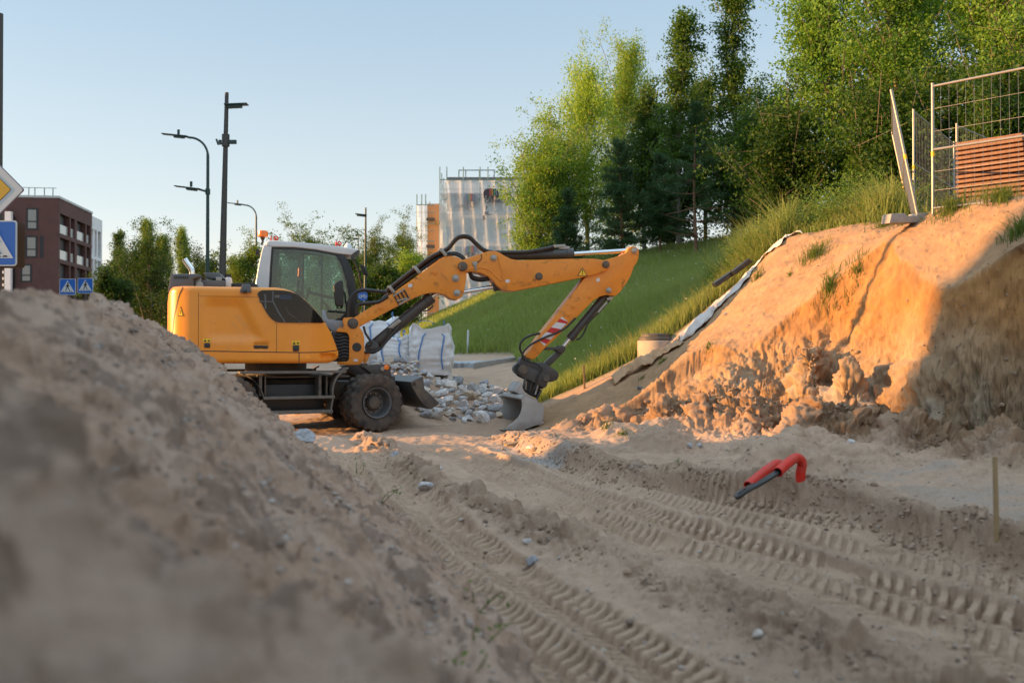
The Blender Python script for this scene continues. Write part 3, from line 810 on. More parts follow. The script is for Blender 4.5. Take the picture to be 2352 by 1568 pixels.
def flat(pts, zf, yl, off, name, m, parent, yfun=None):
    q = PM(zf, pts, yl); mm = MB(); mm.prism(q, lambda u, v_, w: (u, (yfun(u) if yfun else yl) - off + w, v_), 0, .002); return mm.build(name, m, parent, smooth=False)
for (a, b, c, d) in ((1285, 1144, 1356, 1182), (468, 1124, 540, 1158)):
    flat([(a, b), (c, b), (c, d), (a, d)], Z1, -1.22, .006, 'warning_sticker', M_YELLOW, hood, f_yn)
    flat([(a + 6, d - 6), (a + 20, b + 6), (a + 34, d - 6)], Z1, -1.22, .0075, 'warning_mark', M_BLACK, hood, f_yn)
    flat([(a + 42, b + 16), (a + 60, b + 12), (a + 64, b + 26), (a + 50, d - 6)], Z1, -1.22, .0075, 'warning_mark', M_BLACK, hood, f_yn)
flat([(260, 826), (288, 918), (232, 918)], Z1, -1.2, .006, 'warning_triangle', M_BLACK, hood, f_yn)
flat([(260, 840), (281, 912), (239, 912)], Z1, -1.2, .0075, 'warning_triangle', M_YELLOW, hood, f_yn)
flat([(257, 862), (263, 862), (262, 900), (258, 900)], Z1, -1.2, .0085, 'warning_mark', M_BLACK, hood, f_yn)
q = on_side(Z1(1432, 1293), -1.22); MB().cyl((q[0], -1.15, q[1]), (q[0], f_yn(q[0]) - .006, q[1]), .035).build('tow_cap', mat('orange_cap', (.9, .32, .02), rough=.3), hood)
# camera housing on the hood edge
q = PM(Z1, [(830, 627), (900, 628), (912, 700), (805, 700)], -1.24); MB().prism(q, xz, -1.30, -1.10).build('camera_housing', M_GREY, hood, bevel=.012)
q = PM(Z1, [(832, 680), (868, 680), (868, 708), (832, 708)], -1.3); MB().prism(q, xz, -1.33, -1.29).build('camera_lens', M_BLACK, hood, bevel=.004)
# engine deck fittings
z0 = f_zt(-1)
lb = PM(Z1, [(165, 535), (215, 520), (430, 540), (372, 575), (375, 640), (190, 645), (135, 690)], -.9)
MB().prism(PM(Z1, [(172, 530), (430, 530), (430, 560), (378, 575), (378, 645), (142, 700), (150, 660)], -.8), xz, -.8, .75).build('air_intake', M_GREY, EX, bevel=.02)
lv = MB()
for k in range(7):
    x0 = 205 + 20 * k; lv.prism(PM(Z1, [(x0, 550), (x0 + 11, 550), (x0 + 7, 572), (x0 - 4, 572)], -.81), xz, -.812, -.79)
lv.split('intake_slot', M_BLACK, EX, smooth=False)
ex_ = PM(Z1, [(368, 560), (366, 500), (345, 465), (315, 425), (298, 395)], -.3); MB().tube(catmull([(x, -.3, z) for x, z in ex_], 6), .055, 14).build('exhaust_pipe', M_CHROME, EX)
m = MB().prism(PM(Z1, [(455, 590), (665, 590), (665, 650), (455, 650)], -.6), xz, -.6, .2)
m.prism(PM(Z1, [(468, 520), (610, 518), (668, 578), (545, 575), (500, 560)], -.4), xz, -.4, .25); m.build('engine_cover', M_GREY, EX, bevel=.012)
m = MB().prism(PM(Z1, [(676, 560), (722, 560), (724, 650), (670, 650)], -.5), xz, -.5, -.2); m.build('coolant_tank', M_WHITE, EX, bevel=.02)
q = PM(Z1, [(698, 565), (698, 535)], -.35); MB().cyl((q[0][0], -.35, q[0][1]), (q[1][0], -.35, q[1][1]), .055).build('tank_cap', M_BLACK, EX)
q = PM(Z1, [(430, 600), (430, 640)], -.55); m = MB()
m.lathe([(.02, -.05), (.075, -.05), (.075, .05), (.02, .05)], (q[0][0] + .02, -.62, q[1][1]), (0, 1, 0), 18); m.box((q[0][0] - .05, -.5, q[0][1]), (.18, .12, .12)); m.box((q[0][0] - .14, -.45, q[0][1] + .06), (.08, .2, .06)); m.box((q[0][0] + .35, -.58, q[0][1] + .02), (.1, .02, .12)); m.split('alternator', M_STEEL, EX, bevel=.006)
MB().prism(PM(Z1, [(735, 615), (945, 612), (945, 652), (735, 652)], -.4), xz, -.4, .9).build('deck_plate', M_BLACK, EX, bevel=.01)

# --- cab
YC = .28; YF = 1.2
rear_p = [(942, 668), (955, 580), (975, 460), (1003, 330), (1025, 268), (1050, 238), (1090, 223), (1130, 224), (1130, 282), (1104, 284), (1098, 300), (1088, 420), (1074, 668)]
cabr = MB()
q = PM(Z1, rear_p, YC)
cab = MB().prism(PM(Z1, [(960, 710), (1230, 720), (1410, 830), (1540, 960), (1640, 960), (1640, 1330), (960, 1330)], .5), xz, .32, YF - .02).build('cab', M_DARK, EX, bevel=.02)
cabr.prism(q, xz, YC, YC + .10); cabr.prism([p for p in q], xz, YF - .10, YF)
cabr.split('rear_pillar', M_WHITE, cab, bevel=.03, seg=3)
MB().prism(PM(Z1, [(1052, 236), (1090, 222), (1300, 236), (1500, 255), (1700, 276), (1880, 302), (1912, 318), (1888, 330), (1830, 361), (1690, 344), (1500, 309), (1300, 288), (1104, 284), (1040, 276)], YC), xz, YC - .01, YF + .01).build('cab_roof', M_WHITE, cab, bevel=.028, seg=3)
MB().prism(PM(Z1, [(1890, 312), (1910, 319), (1880, 345), (1832, 362), (1850, 340)], YC), xz, YC - .004 - .012, YF + .016).build('roof_visor', M_DARK, cab)
# rear wall of the cab with its window
q = PM(Z1, [(945, 668), (958, 580), (975, 490), (1000, 490), (985, 580), (975, 668)], YC); MB().prism(q, xz, YC + .102, YF - .102).build('rear_panel', M_WHITE, cab)
# black window frame and pane, near side
outer = PM(Z1, [(1070, 760), (1088, 420), (1100, 286), (1300, 290), (1500, 311), (1690, 346), (1722, 375), (1760, 460), (1800, 600), (1830, 780), (1845, 900), (1640, 985), (1074, 985)], YC)
def frame(outer, t, ya, yb, name, m, parent, **k):
    cx = sum(p[0] for p in outer) / len(outer); cz = sum(p[1] for p in outer) / len(outer)
    n = len(outer); inner = []
    for i in range(n):
        a, b, c = Vector(outer[i - 1]), Vector(outer[i]), Vector(outer[(i + 1) % n])
        d1 = (b - a).normalized(); d2 = (c - b).normalized(); nn = (Vector((-d1.y, d1.x)) + Vector((-d2.y, d2.x)))
        nn = nn.normalized() if nn.length > 1e-6 else Vector((-d1.y, d1.x))
        if nn.dot(Vector((cx, cz)) - b) < 0: nn = -nn
        s = max(.5, abs(nn.dot(Vector((-d1.y, d1.x))))); inner.append(tuple(b + nn * t / s))
    mm = MB(); vs = []
    for y in (ya, yb):
        vs += [(p[0], y, p[1]) for p in outer]; vs += [(p[0], y, p[1]) for p in inner]
    fs = []
    for i in range(n):
        j = (i + 1) % n
        fs += [(i, j, n + j, n + i), (2 * n + i, 3 * n + i, 3 * n + j, 2 * n + j), (i, 2 * n + i, 2 * n + j, j), (n + i, n + j, 3 * n + j, 3 * n + i)]
    mm.add(vs, fs); mm.build(name, m, parent, **k)
    return inner
inner = frame(outer, .035, YC + .004, YC + .05, 'side_window_frame', M_BLACK, cab)
MB().prism(inner, xz, YC + .02, YC + .026).build('side_window', M_GLASS, cab, smooth=False)
# far side: door with posts and panes
douter = PM(Z1, [(1090, 700), (1104, 310), (1690, 352), (1740, 420), (1800, 620), (1830, 800), (1840, 990), (1090, 990)], YF - .05)
dinner = frame(douter, .05, YF - .06, YF - .01, 'door_frame', M_BLACK, cab)
MB().prism(dinner, xz, YF - .04, YF - .035).build('door_window', M_GLASS, cab, smooth=False)
m = MB()
for a, b, w in (((1388, 320), (1382, 900), .05), ((1560, 335), (1556, 860), .035)):
    q = PM(Z1, [a, b], YF - .04); m.bar((q[0][0], YF - .045, q[0][1]), (q[1][0], YF - .045, q[1][1]), .04, w)
q = PM(Z1, [(1440, 700), (1680, 755)], YF - .1); m.bar((q[0][0], YF - .1, q[0][1]), (q[1][0], YF - .1, q[1][1]), .05, .06)
m.split('door_post', M_BLACK, cab, bevel=.006)
MB().prism(PM(Z1, [(1338, 322), (1372, 322), (1366, 660), (1328, 660)], YF - .12), xz, YF - .12, YF - .10).build('door_trim', mat('cab_trim', (.36, .33, .27), rough=.6), cab)
q = PM(Z1, [(1357, 478), (1352, 555)], YF - .2); MB().tube([(q[0][0], YF - .2, q[0][1]), (q[1][0], YF - .2, q[1][1])], .035, 12).build('fire_extinguisher', M_STICKR, cab)
MB().prism(PM(Z1, [(1520, 405), (1560, 405), (1560, 470), (1515, 490)], YF - .07), xz, YF - .072, YF - .07).build('window_sticker', M_STICKW, cab, smooth=False)
MB().prism(PM(Z1, [(1528, 415), (1560, 410), (1556, 465), (1530, 460)], YF - .075), xz, YF - .076, YF - .074).build('window_emblem', M_BLUEST, cab, smooth=False)
# seat, console, wheel
m = MB().prism(PM(Z1, [(1085, 690), (1095, 330), (1150, 300), (1168, 320), (1150, 560), (1170, 650), (1210, 700)], .7), xz, .5, .95); seat_b = m.build('seat_backrest', M_BLACK, cab, bevel=.05)
m = MB().prism(PM(Z1, [(1185, 305), (1330, 320), (1310, 335), (1225, 345), (1200, 325)], .4), xz, .4, 1.0); m.build('sun_blind', M_BLACK, cab, bevel=.01)
m = MB().prism(PM(Z1, [(1100, 760), (1330, 780), (1400, 830), (1410, 1000), (1100, 1000)], .7), xz, .45, 1.0); m.build('seat_cushion', M_BLACK, cab, bevel=.04)
m = MB(); q = PM(Z1, [(1340, 690), (1345, 590), (1400, 660), (1440, 640)], .5); m.tube(catmull([(q[0][0], .5, q[0][1]), (q[1][0], .5, q[1][1])], 4), .02, 8); m.tube([(q[2][0], .95, q[2][1] - .25), (q[3][0], .95, q[3][1])], .018, 8)
m.box((q[0][0], .5, q[0][1] - .1), (.16, .14, .2)); m.build('joystick', M_BLACK, cab)
q = PM(Z1, [(1600, 810)], .75); m = MB().lathe([(.17, -.012), (.19, 0), (.17, .012)], (q[0][0], .75, q[0][1]), (.75, 0, .66), 24, closed=True); m.tube([(q[0][0], .75, q[0][1]), (q[0][0] + .2, .75, q[0][1] - .45)], .03, 8); m.box((q[0][0], .75, q[0][1]), (.02, .34, .05)); m.build('steering_wheel', M_BLACK, cab)
# front pillars, lower front
for y in (YC, YF - .08):
    MB().prism(PM(Z1, [(1682, 348), (1740, 352), (1770, 362), (1812, 430), (1848, 520), (1872, 640), (1888, 760), (1896, 930), (1815, 940), (1820, 800), (1795, 640), (1758, 500), (1715, 400)], YC), xz, y, y + .09).build('front_pillar', M_BLACK, cab, bevel=.02)
MB().prism(PM(Z1, [(1590, 870), (1700, 880), (1760, 890), (1890, 900), (1890, 960), (1600, 955)], .4), xz, YC + .11, YF - .12).build('footwell', M_BLACK, cab, bevel=.02)
MB().prism(PM(Z1, [(1560, 860), (1595, 870), (1612, 945), (1770, 960), (1790, 1060), (1650, 1060), (1560, 960)], YC), xz, YC, YF).build('cab_base', mat('light_grey_paint', (.42, .43, .45), rough=.4), cab, bevel=.02)
q = PM(Z1, [(1610, 870), (1790, 885)], YC); MB().tube([(q[0][0], YC - .02, q[0][1]), (q[1][0], YC - .02, q[1][1])], .02, 8).build('grab_rail', M_BLACK, cab)
# roof fittings
q = PM(Z1, [(1003, 262), (1016, 240), (1016, 205), (1017, 195), (1017, 132)], .5)
m = MB().tube([(q[0][0], .5, q[0][1]), (q[1][0], .5, q[1][1]), (q[2][0], .5, q[2][1])], .022, 8); m.lathe([(.03, 0), (.05, .05), (.03, .09)], (q[2][0], .5, q[2][1] - .03), (0, 0, 1), 14); bpole = m.build('beacon_pole', M_BLACK, EX)
hh = q[4][1] - q[3][1]; MB().lathe([(.06, 0), (.098, .01), (.10, hh * .25), (.097, hh * .8), (.08, hh * .95), (.0, hh)], (q[3][0], .5, q[3][1]), (0, 0, 1), 24).build('beacon', M_AMBER, bpole)
for px_, py_ in ((1094, 220), (1138, 222), (1690, 270), (1720, 272)):
    q = PM(Z1, [(px_, py_), (px_, py_ - 30)], .6); m = MB(); c = (q[1][0], .6, (q[0][1] + q[1][1]) / 2)
    m.lathe([(.035 + .012 * math.cos(t), .012 * math.sin(t)) for t in np.linspace(0, 2 * math.pi, 8)[:-1]], (c[0], c[1], c[2] + .01), (.3, 1, 0) if px_ in (1138, 1720) else (1, .1, 0), 16, closed=True); m.cyl((c[0], c[1], q[0][1] - .03), (c[0], c[1], c[2] - .02), .015, 8)
    m.build('lifting_eye', M_STICKR, cab)
q = PM(Z1, [(1800, 283)], .7); MB().lathe([(.085, -.03), (.075, .02), (.045, .06), (.0, .075)], (q[0][0], .7, q[0][1]), (0, 0, 1), 20).build('roof_dome', M_WHITE, cab)
q = PM(Z1, [(952, 305), (985, 305), (985, 358), (952, 358)], YC + .1); MB().prism(q, xz, YC + .1, YC + .25).build('work_lamp', M_BLACK, cab, bevel=.01)
# mirrors
m = MB(); q = PM(Z1, [(1664, 640), (1690, 608), (1735, 588), (1752, 604), (1762, 690), (1757, 815), (1740, 832), (1690, 826), (1680, 800)], -.1); m.prism(q, xz, -.20, -.08); mir = m.build('mirror', M_BLACK, EX, bevel=.03, seg=3)
q = PM(Z1, [(1745, 700), (1770, 705), (1778, 770), (1790, 860), (1760, 910), (1720, 950)], -.06); MB().tube(catmull([(x, -.05, z) for x, z in q], 5), .016, 8).build('mirror_arm', M_BLACK, mir)
m = MB(); q = PM(Z1, [(1905, 448), (1945, 448), (1990, 545), (1975, 558), (1945, 540)], 1.3); m.prism(q, xz, 1.28, 1.36); mir = m.build('mirror', M_BLACK, EX, bevel=.02)
q = PM(Z1, [(1800, 365), (1850, 410), (1880, 470), (1900, 520), (1905, 560), (1940, 700)], 1.3); MB().tube(catmull([(x, 1.3, z) for x, z in q], 5), .018, 8).build('mirror_arm', M_BLACK, mir)
q = PM(Z1, [(1895, 510), (1925, 505)], 1.3); MB().tube([(x, 1.3, z) for x, z in q], .02, 8).build('mirror_bracket', M_BLACK, mir)

# --- boom
def plate(name, zf, pts, y0, m, parent, bevel=.012, yl=None):
    return MB().prism(PM(zf, pts, -y0 if yl is None else yl), xz, -y0, y0).build(name, m, parent, bevel=bevel)
def pin(parent, zf, p, y0, r=.05, m=None, nut=True):
    x, z = on_side(zf(*p), -y0)
    mm = MB().lathe([(r * 1.35, 0), (r * 1.35, .012), (r, .014), (r, .045), (r * .8, .05), (0, .05)], (x, -y0 + .001, z), (0, -1, 0), 18)
    mm.lathe([(r * 1.35, 0), (r * 1.35, .012), (r, .014), (r, .045), (r * .8, .05), (0, .05)], (x, y0 - .001, z), (0, 1, 0), 18)
    return mm.split('pin', m or M_STEEL, parent)
foot = plate('boom_foot', Z1, [(1748, 952), (1760, 934), (1786, 932), (1830, 928), (1880, 940), (1905, 985), (1905, 1020), (1935, 1060), (1950, 1120), (1950, 1300), (1935, 1345), (1900, 1365), (1740, 1368), (1700, 1358), (1700, 1338), (1795, 1334), (1808, 1310), (1810, 1110), (1800, 1080), (1780, 1068), (1690, 1062), (1700, 1035), (1730, 1020), (1762, 1016)], .27, M_ORANGE_W, EX)
MB().prism(PM(Z1, [(1640, 1065), (1806, 1065), (1812, 1335), (1640, 1335)], -.15), xz, -.2, .2).build('swivel_housing', M_BLACK, EX, bevel=.02)
hb = MB()
for k in range(8):
    zz = 1085 + 30 * k; q = PM(Z1, [(1685, zz), (1720, zz + 8), (1760, zz - 6), (1806, zz + 4)], -.22); hb.tube(catmull([(x, -.215, z) for x, z in q], 4), .022, 8)
hb.split('hose_bundle', M_HOSE, EX)
q = on_side(Z1(1880, 1203), -.27); MB().lathe([(.085, 0), (.085, .006), (0, .006)], (q[0], -.272, q[1]), (0, -1, 0), 22).build('hose_port', M_BLACK, foot)
flat([(1852, 1312), (1890, 1312), (1890, 1334), (1852, 1334)], Z1, -.27, .004, 'type_plate', M_STICKW, foot)
MB().prism(PM(Z1, [(1948, 1250), (2005, 1258), (1975, 1330), (1945, 1365)], -.1), xz, -.18, .18).build('foot_gusset', M_ORANGE_W, foot, bevel=.01)
boom1 = plate('base_boom', Z2, [(150, 742), (158, 706), (185, 690), (240, 655), (330, 600), (470, 510), (620, 410), (760, 305), (820, 258), (855, 240), (905, 234), (955, 245), (1000, 275), (1020, 318), (1020, 360), (1012, 430), (1000, 500), (988, 532), (952, 556), (905, 548), (862, 520), (810, 506), (760, 504), (700, 516), (640, 540), (560, 580), (470, 625), (370, 680), (290, 722), (230, 755), (195, 772), (165, 765)], .21, M_ORANGE_W, EX)
boom2 = plate('boom', Z2, [(952, 312), (958, 285), (980, 266), (1020, 254), (1100, 226), (1180, 200), (1225, 196), (1258, 208), (1300, 234), (1345, 256), (1400, 267), (1500, 265), (1640, 259), (1800, 255), (1950, 254), (2010, 262), (2050, 272), (2068, 300), (2055, 330), (2020, 352), (1955, 372), (1850, 396), (1700, 426), (1560, 455), (1440, 478), (1375, 490), (1315, 490), (1275, 476), (1240, 450), (1215, 415), (1180, 385), (1120, 358), (1060, 348), (1000, 350), (965, 340)], .24, M_ORANGE_W, EX)
stick = plate('stick', Z2, [(2195, 205), (2208, 178), (2235, 162), (2268, 168), (2286, 195), (2284, 240), (2270, 285), (2250, 310), (2225, 380), (2190, 440), (2150, 495), (2115, 528), (2085, 524), (2045, 520), (2000, 532), (1950, 562), (1900, 612), (1820, 692), (1740, 772), (1660, 852), (1590, 915), (1545, 965), (1510, 996), (1462, 985), (1450, 966), (1490, 915), (1560, 812), (1650, 700), (1750, 572), (1830, 470), (1885, 398), (1945, 340), (1990, 290), (2040, 262), (2100, 245), (2160, 228)], .19, M_ORANGE_W, EX)
# raised ribs on the boom side
rb = MB(); q = PM(Z2, [(1020, 335), (1110, 320), (1180, 335), (1230, 380), (1270, 415), (1280, 400), (1278, 350), (1262, 290), (1250, 240)], -.24); rb.tube(catmull([(x, -.238, z) for x, z in q], 6), .016, 8); rb.build('boom_rib', M_ORANGE_W, boom2)
q = PM(Z2, [(985, 345), (1050, 300), (1180, 232), (1225, 222)], -.24)
for par, p, y0, r in ((foot, (183, 730), .27, .075), (boom1, (938, 400), .21, .052), (boom1, (948, 507), .21, .05), (boom2, (990, 312), .25, .068), (boom2, (1217, 250), .24, .045), (boom2, (1550, 385), .24, .055), (boom2, (2042, 298), .24, .055), (stick, (2251, 197), .19, .045), (stick, (2063, 488), .19, .042)):
    pin(par, Z2, p, y0, r, M_RUST if r > .053 else M_STEEL)
tri = [(1870, 318), (1908, 381), (1832, 381)]
flat(tri, Z2, -.24, .004, 'warning_triangle', M_BLACK, boom2); flat([(1870, 327), (1900, 377), (1840, 377)], Z2, -.24, .006, 'warning_triangle', M_YELLOW, boom2)
flat([(1866, 336), (1874, 336), (1872, 360), (1868, 360)], Z2, -.24, .0075, 'warning_mark', M_BLACK, boom2); flat([(1866, 364), (1874, 364), (1874, 371), (1866, 371)], Z2, -.24, .0075, 'warning_mark', M_BLACK, boom2)
for z_, par, yy in (([(1305, 408), (1334, 408), (1334, 430), (1305, 430)], boom2, -.24), ([(588, 442), (618, 438), (620, 462), (590, 466)], boom1, -.21), ([(1970, 402), (1996, 396), (1998, 420), (1974, 424)], stick, -.19)):
    flat(z_, Z2, yy, .004, 'type_plate', M_STICKW, par)
A = lambda t: (1720 - 175 * t, 680 + 170 * t); B = lambda t: (1765 - 175 * t, 720 + 175 * t)
flat([A(0), B(0), B(1), A(1)], Z2, -.19, .004, 'marker_panel', M_STICKW, stick)
for a, b in ((-.02, .13), (.36, .56), (.80, .98)):
    cl = lambda t: max(0, min(1, t)); flat([A(cl(a + .1)), B(cl(a - .06)), B(cl(b - .06)), A(cl(b + .1))], Z2, -.19, .0065, 'marker_stripe', M_STICKR, stick)
# grease marks round the joints
# hydraulic rams
def ram(name, zf, a, b, c, r, rr, y=0.0, parent=None):
    pa, pb, pc = [on_side(zf(*p), y) for p in (a, b, c)]
    P3 = lambda p: Vector((p[0], y, p[1])); d = (P3(pb) - P3(pa)).normalized()
    m = MB().tube([P3(pa), P3(pa) + d * .02, P3(pb) - d * .14, P3(pb) - d * .138, P3(pb) - d * .004, P3(pb)], [r * .9, r, r, r * 1.13, r * 1.13, r], 22)
    m.lathe([(r * .8, -.06), (r * .8, .06)], P3(pa), (0, 1, 0), 18)
    o = m.build(name, M_DARK, parent or EX)
    m = MB().tube([P3(pb), P3(pc)], rr, 18); m.lathe([(rr * 1.7, -.05), (rr * 1.7, .05)], P3(pc), (0, 1, 0), 18)
    m.build('piston_rod', M_CHROME, o); return o
lift = ram('boom_cylinder', Z2, (318, 905), (762, 535), (900, 440), .105, .045)
ram('adjust_cylinder', Z2, (1420, 420), (1212, 462), (940, 508), .085, .045)
sc_ = ram('stick_cylinder', Z2, (1225, 232), (1803, 220), (2235, 193), .095, .042)
bc_ = ram('bucket_cylinder', Z2, (2066, 492), (1775, 845), (1715, 918), .078, .036)
m = MB().prism(PM(Z2, [(440, 760), (520, 695), (540, 715), (460, 782)], -.12), xz, -.14, -.08); m.build('valve_block', M_STEEL, lift, bevel=.01)
m = MB(); q = PM(Z2, [(1660, 155), (1740, 150), (1745, 168), (1660, 178)], 0); m.prism(q, xz, -.05, .05); m.prism(PM(Z2, [(1700, 160), (1775, 165), (1775, 188), (1700, 186)], 0), xz, -.04, .04); m.build('valve_block', M_STEEL, sc_, bevel=.008)
for i, p in enumerate(((400, 890), (300, 905))): pass
pv = MB(); q = on_side(Z2(322, 905), 0); pv.lathe([(.13, -.16), (.13, .16)], (q[0], 0, q[1]), (0, 1, 0), 22); pv.lathe([(.05, 0), (.05, .03), (0, .03)], (q[0], -.16, q[1]), (0, -1, 0), 16); pv.build('cylinder_pivot', M_DARK, foot, bevel=.01)
# hoses
def hose(zf, pts, ys, r, name='hose', parent=None, m=None):
    q = [on_side(zf(*p), y) for p, y in zip(pts, ys)] if isinstance(ys, (list, tuple)) else [on_side(zf(*p), ys) for p in pts]
    yy = ys if isinstance(ys, (list, tuple)) else [ys] * len(pts)
    return MB().tube(catmull([(a[0], y, a[1]) for a, y in zip(q, yy)], 8), r, 10).build(name, m or M_HOSE, parent or EX)
for dy in (-.12, -.04):
    o = 0 if dy < -.1 else 8
    hose(Z2, [(430, 490 + o), (540, 402 + o), (650, 320 + o), (760, 240 + o), (845, 198 + o), (890, 168 + o), (940, 108 + o), (985, 88 + o), (1040, 96 + o), (1090, 142 + o), (1140, 185 + o), (1200, 205 + o), (1300, 208 + o), (1450, 206 + o), (1560, 190 + o), (1660, 168 + o)], dy, .036, parent=boom1)
for dy in (.06, .0):
    o = 18 if dy > .05 else 28
    hose(Z2, [(400, 530 + o), (540, 415 + o), (650, 335 + o), (760, 258 + o), (850, 210 + o), (930, 195 + o), (980, 215 + o), (1010, 245 + o)], dy - .06, .03, parent=boom1)
hose(Z2, [(145, 690), (148, 640), (160, 560), (200, 505), (260, 484), (340, 492), (430, 500)], -.2, .036, parent=foot)
hose(Z2, [(205, 665), (205, 625), (225, 592), (290, 582), (370, 572), (440, 530)], -.2, .036, parent=foot)
hose(Z2, [(262, 750), (275, 800), (300, 840), (318, 870), (300, 890), (285, 885)], -.24, .022, parent=foot); hose(Z2, [(215, 905), (240, 935), (300, 940), (370, 925), (430, 860), (500, 780), (520, 760)], -.2, .026, parent=foot)
hose(Z2, [(430, 800), (440, 770), (470, 770), (490, 790)], -.14, .012, parent=lift); hose(Z2, [(700, 645), (740, 630), (775, 600)], -.12, .014, parent=lift)
hose(Z2, [(1045, 360), (1070, 390), (1130, 400), (1175, 400)], -.1, .03, parent=boom2); hose(Z2, [(1040, 355), (1060, 400), (1120, 415), (1190, 405)], .02, .03, parent=boom2)
hose(Z2, [(1820, 690), (1750, 760), (1680, 800), (1600, 830), (1500, 880), (1440, 935), (1430, 975), (1450, 1000)], -.22, .02, parent=stick); hose(Z2, [(1560, 803), (1480, 822), (1425, 860), (1410, 910), (1425, 950), (1440, 985)], -.1, .022, parent=stick)
hose(Z2, [(2070, 560), (2045, 590), (2000, 640), (1935, 700), (1905, 740), (1880, 800), (1850, 840), (1825, 848)], -.12, .018, parent=bc_)
q = PM(Z2, [(2045, 545), (2085, 530), (2095, 548), (2060, 575)], -.1); MB().prism(q, xz, -.12, -.06).build('hose_fitting', M_STEEL, bc_, bevel=.006)
q = PM(Z2, [(2050, 578), (2020, 610), (1985, 650)], -.12); MB().tube([(x, -.125, z) for x, z in q], .024, 10).build('hose_coupling', M_STEEL, bc_)
cl = MB()
for p, d in (((652, 342), 1), ((468, 487), 1), ((845, 214), 0)):
    x, z = on_side(Z2(*p), -.12); cl.bar((x - .05, -.22, z + .07), (x + .05, -.22, z - .06), .03, .06); cl.bar((x - .05, -.22, z + .07), (x - .05, .1, z + .07), .05, .03)
cl.split('hose_clamp', M_STEEL, boom1, bevel=.006)
pk = MB()
for k in range(4):
    a = (483 + 24 * k, 520 - 14 * k); b = (525 + 24 * k, 597 - 15 * k); q = PM(Z2, [a, b], -.21); pk.tube([(q[0][0], -.225, q[0][1]), (q[1][0], -.225, q[1][1])], .014, 8)
pk.split('link_hose', M_HOSE, boom1)
pk = MB()
for a, b in (((480, 530), (560, 478)), ((505, 565), (582, 545)), ((520, 592), (600, 545))):
    q = PM(Z2, [a, b], -.21); pk.bar((q[0][0], -.235, q[0][1]), (q[1][0], -.235, q[1][1]), .02, .025)
pk.split('hose_bracket', M_STEEL, boom1)
q = PM(Z2, [(1062, 280), (1090, 275), (1100, 292), (1090, 305), (1096, 330), (1088, 345), (1076, 338), (1075, 310), (1062, 300)], -.25); MB().prism(q, xz, -.262, -.238).build('lubricator', M_STEEL, boom2, bevel=.005)
hose(Z2, [(1125, 222), (1130, 245), (1115, 270), (1092, 285)], -.25, .008, parent=boom2)
for zf, p, par, y0 in ((Z2, (385, 615), boom1, .21), (Z2, (785, 355), boom1, .21), (Z2, (1770, 665), stick, .19), (Z2, (1803, 605), stick, .19), (Z2, (1925, 535), stick, .19)):
    x, z = on_side(zf(*p), -y0); MB().lathe([(.045, 0), (.045, .012), (.02, .014), (.02, .03), (0, .03)], (x, -y0, z), (0, -1, 0), 12).build('bolt_boss', M_ORANGE_W, par)
# --- linkage, coupler, tilt unit, bucket
m = MB(); 
for y in (-.15, .11): m.prism(PM(Z2, [(1510, 905), (1520, 884), (1545, 882), (1580, 902), (1690, 905), (1715, 890), (1742, 897), (1748, 925), (1730, 948), (1700, 945), (1680, 925), (1560, 925), (1530, 935)], -.15), xz, y, y + .05)
m.split('link_lever', M_DARK, EX, bevel=.01)
m = MB().prism(PM(Z2, [(1700, 925), (1735, 940), (1700, 975), (1640, 1035), (1605, 1050), (1582, 1030), (1620, 990)], -.06), xz, -.07, .07); m.build('push_link', M_DARK, EX, bevel=.01)
coup = MB().prism(PM(ZB, [(900, 130), (930, 90), (1010, 90), (1080, 140), (1110, 190), (1200, 205), (1320, 190), (1420, 240), (1540, 320), (1610, 370), (1630, 440), (1590, 520), (1500, 555), (1400, 560), (1270, 480), (1100, 380), (960, 320), (905, 270), (890, 190)], -.18), xz, -.16, .16).build('quick_coupler', M_DARK, EX, bevel=.015)
for y in (-.26, .20):
    MB().prism(PM(ZB, [(880, 330), (890, 275), (930, 250), (990, 245), (1060, 275), (1300, 370), (1400, 410), (1450, 450), (1455, 520), (1415, 570), (1405, 620), (1360, 672), (1330, 660), (1200, 590), (1060, 520), (950, 470), (890, 420)], -.26), xz, y, y + .06).build('coupler_plate', M_DARK, coup, bevel=.012)
for p, r in (((955, 330), .075), ((1385, 490), .055)):
    x, z = on_side(ZB(*p), -.26); MB().lathe([(r * 1.3, 0), (r * 1.3, .015), (r, .017), (r, .035), (0, .035)], (x, -.26, z), (0, -1, 0), 20).build('pin', M_RUST, coup)
x, z = on_side(ZB(865, 310), .1); MB().lathe([(.11, -.1), (.11, .1)], (x, .1, z), (0, 1, 0), 20).build('pin_boss', M_DARK, coup)
tl = MB().prism(PM(ZB, [(1000, 480), (1330, 620), (1320, 690), (1260, 680), (1240, 760), (1200, 860), (1080, 800), (1000, 740), (965, 660), (985, 560)], -.05), xz, -.13, .13); tilt = tl.build('tilt_unit', M_BLACK, EX, bevel=.02)
for a, b, y in (((1015, 540), (1000, 700), -.16), ((1125, 570), (1080, 720), -.15), ((1235, 610), (1180, 790), -.17), ((1290, 700), (1210, 880), -.16)):
    q = PM(ZB, [a, b], y); MB().tube([(q[0][0], y, q[0][1]), (q[1][0], y, q[1][1])], .022, 10).build('tilt_strut', M_STEEL if a[0] in (1235, 1015) else M_DARK, tilt)
hose(ZB, [(1240, 260), (1300, 300), (1285, 370), (1240, 440), (1210, 540), (1185, 640), (1150, 700)], -.30, .016, parent=coup)
hose(ZB, [(960, 60), (975, 120), (1060, 170), (1180, 210), (1260, 250), (1300, 310), (1290, 360)], -.29, .016, parent=coup)
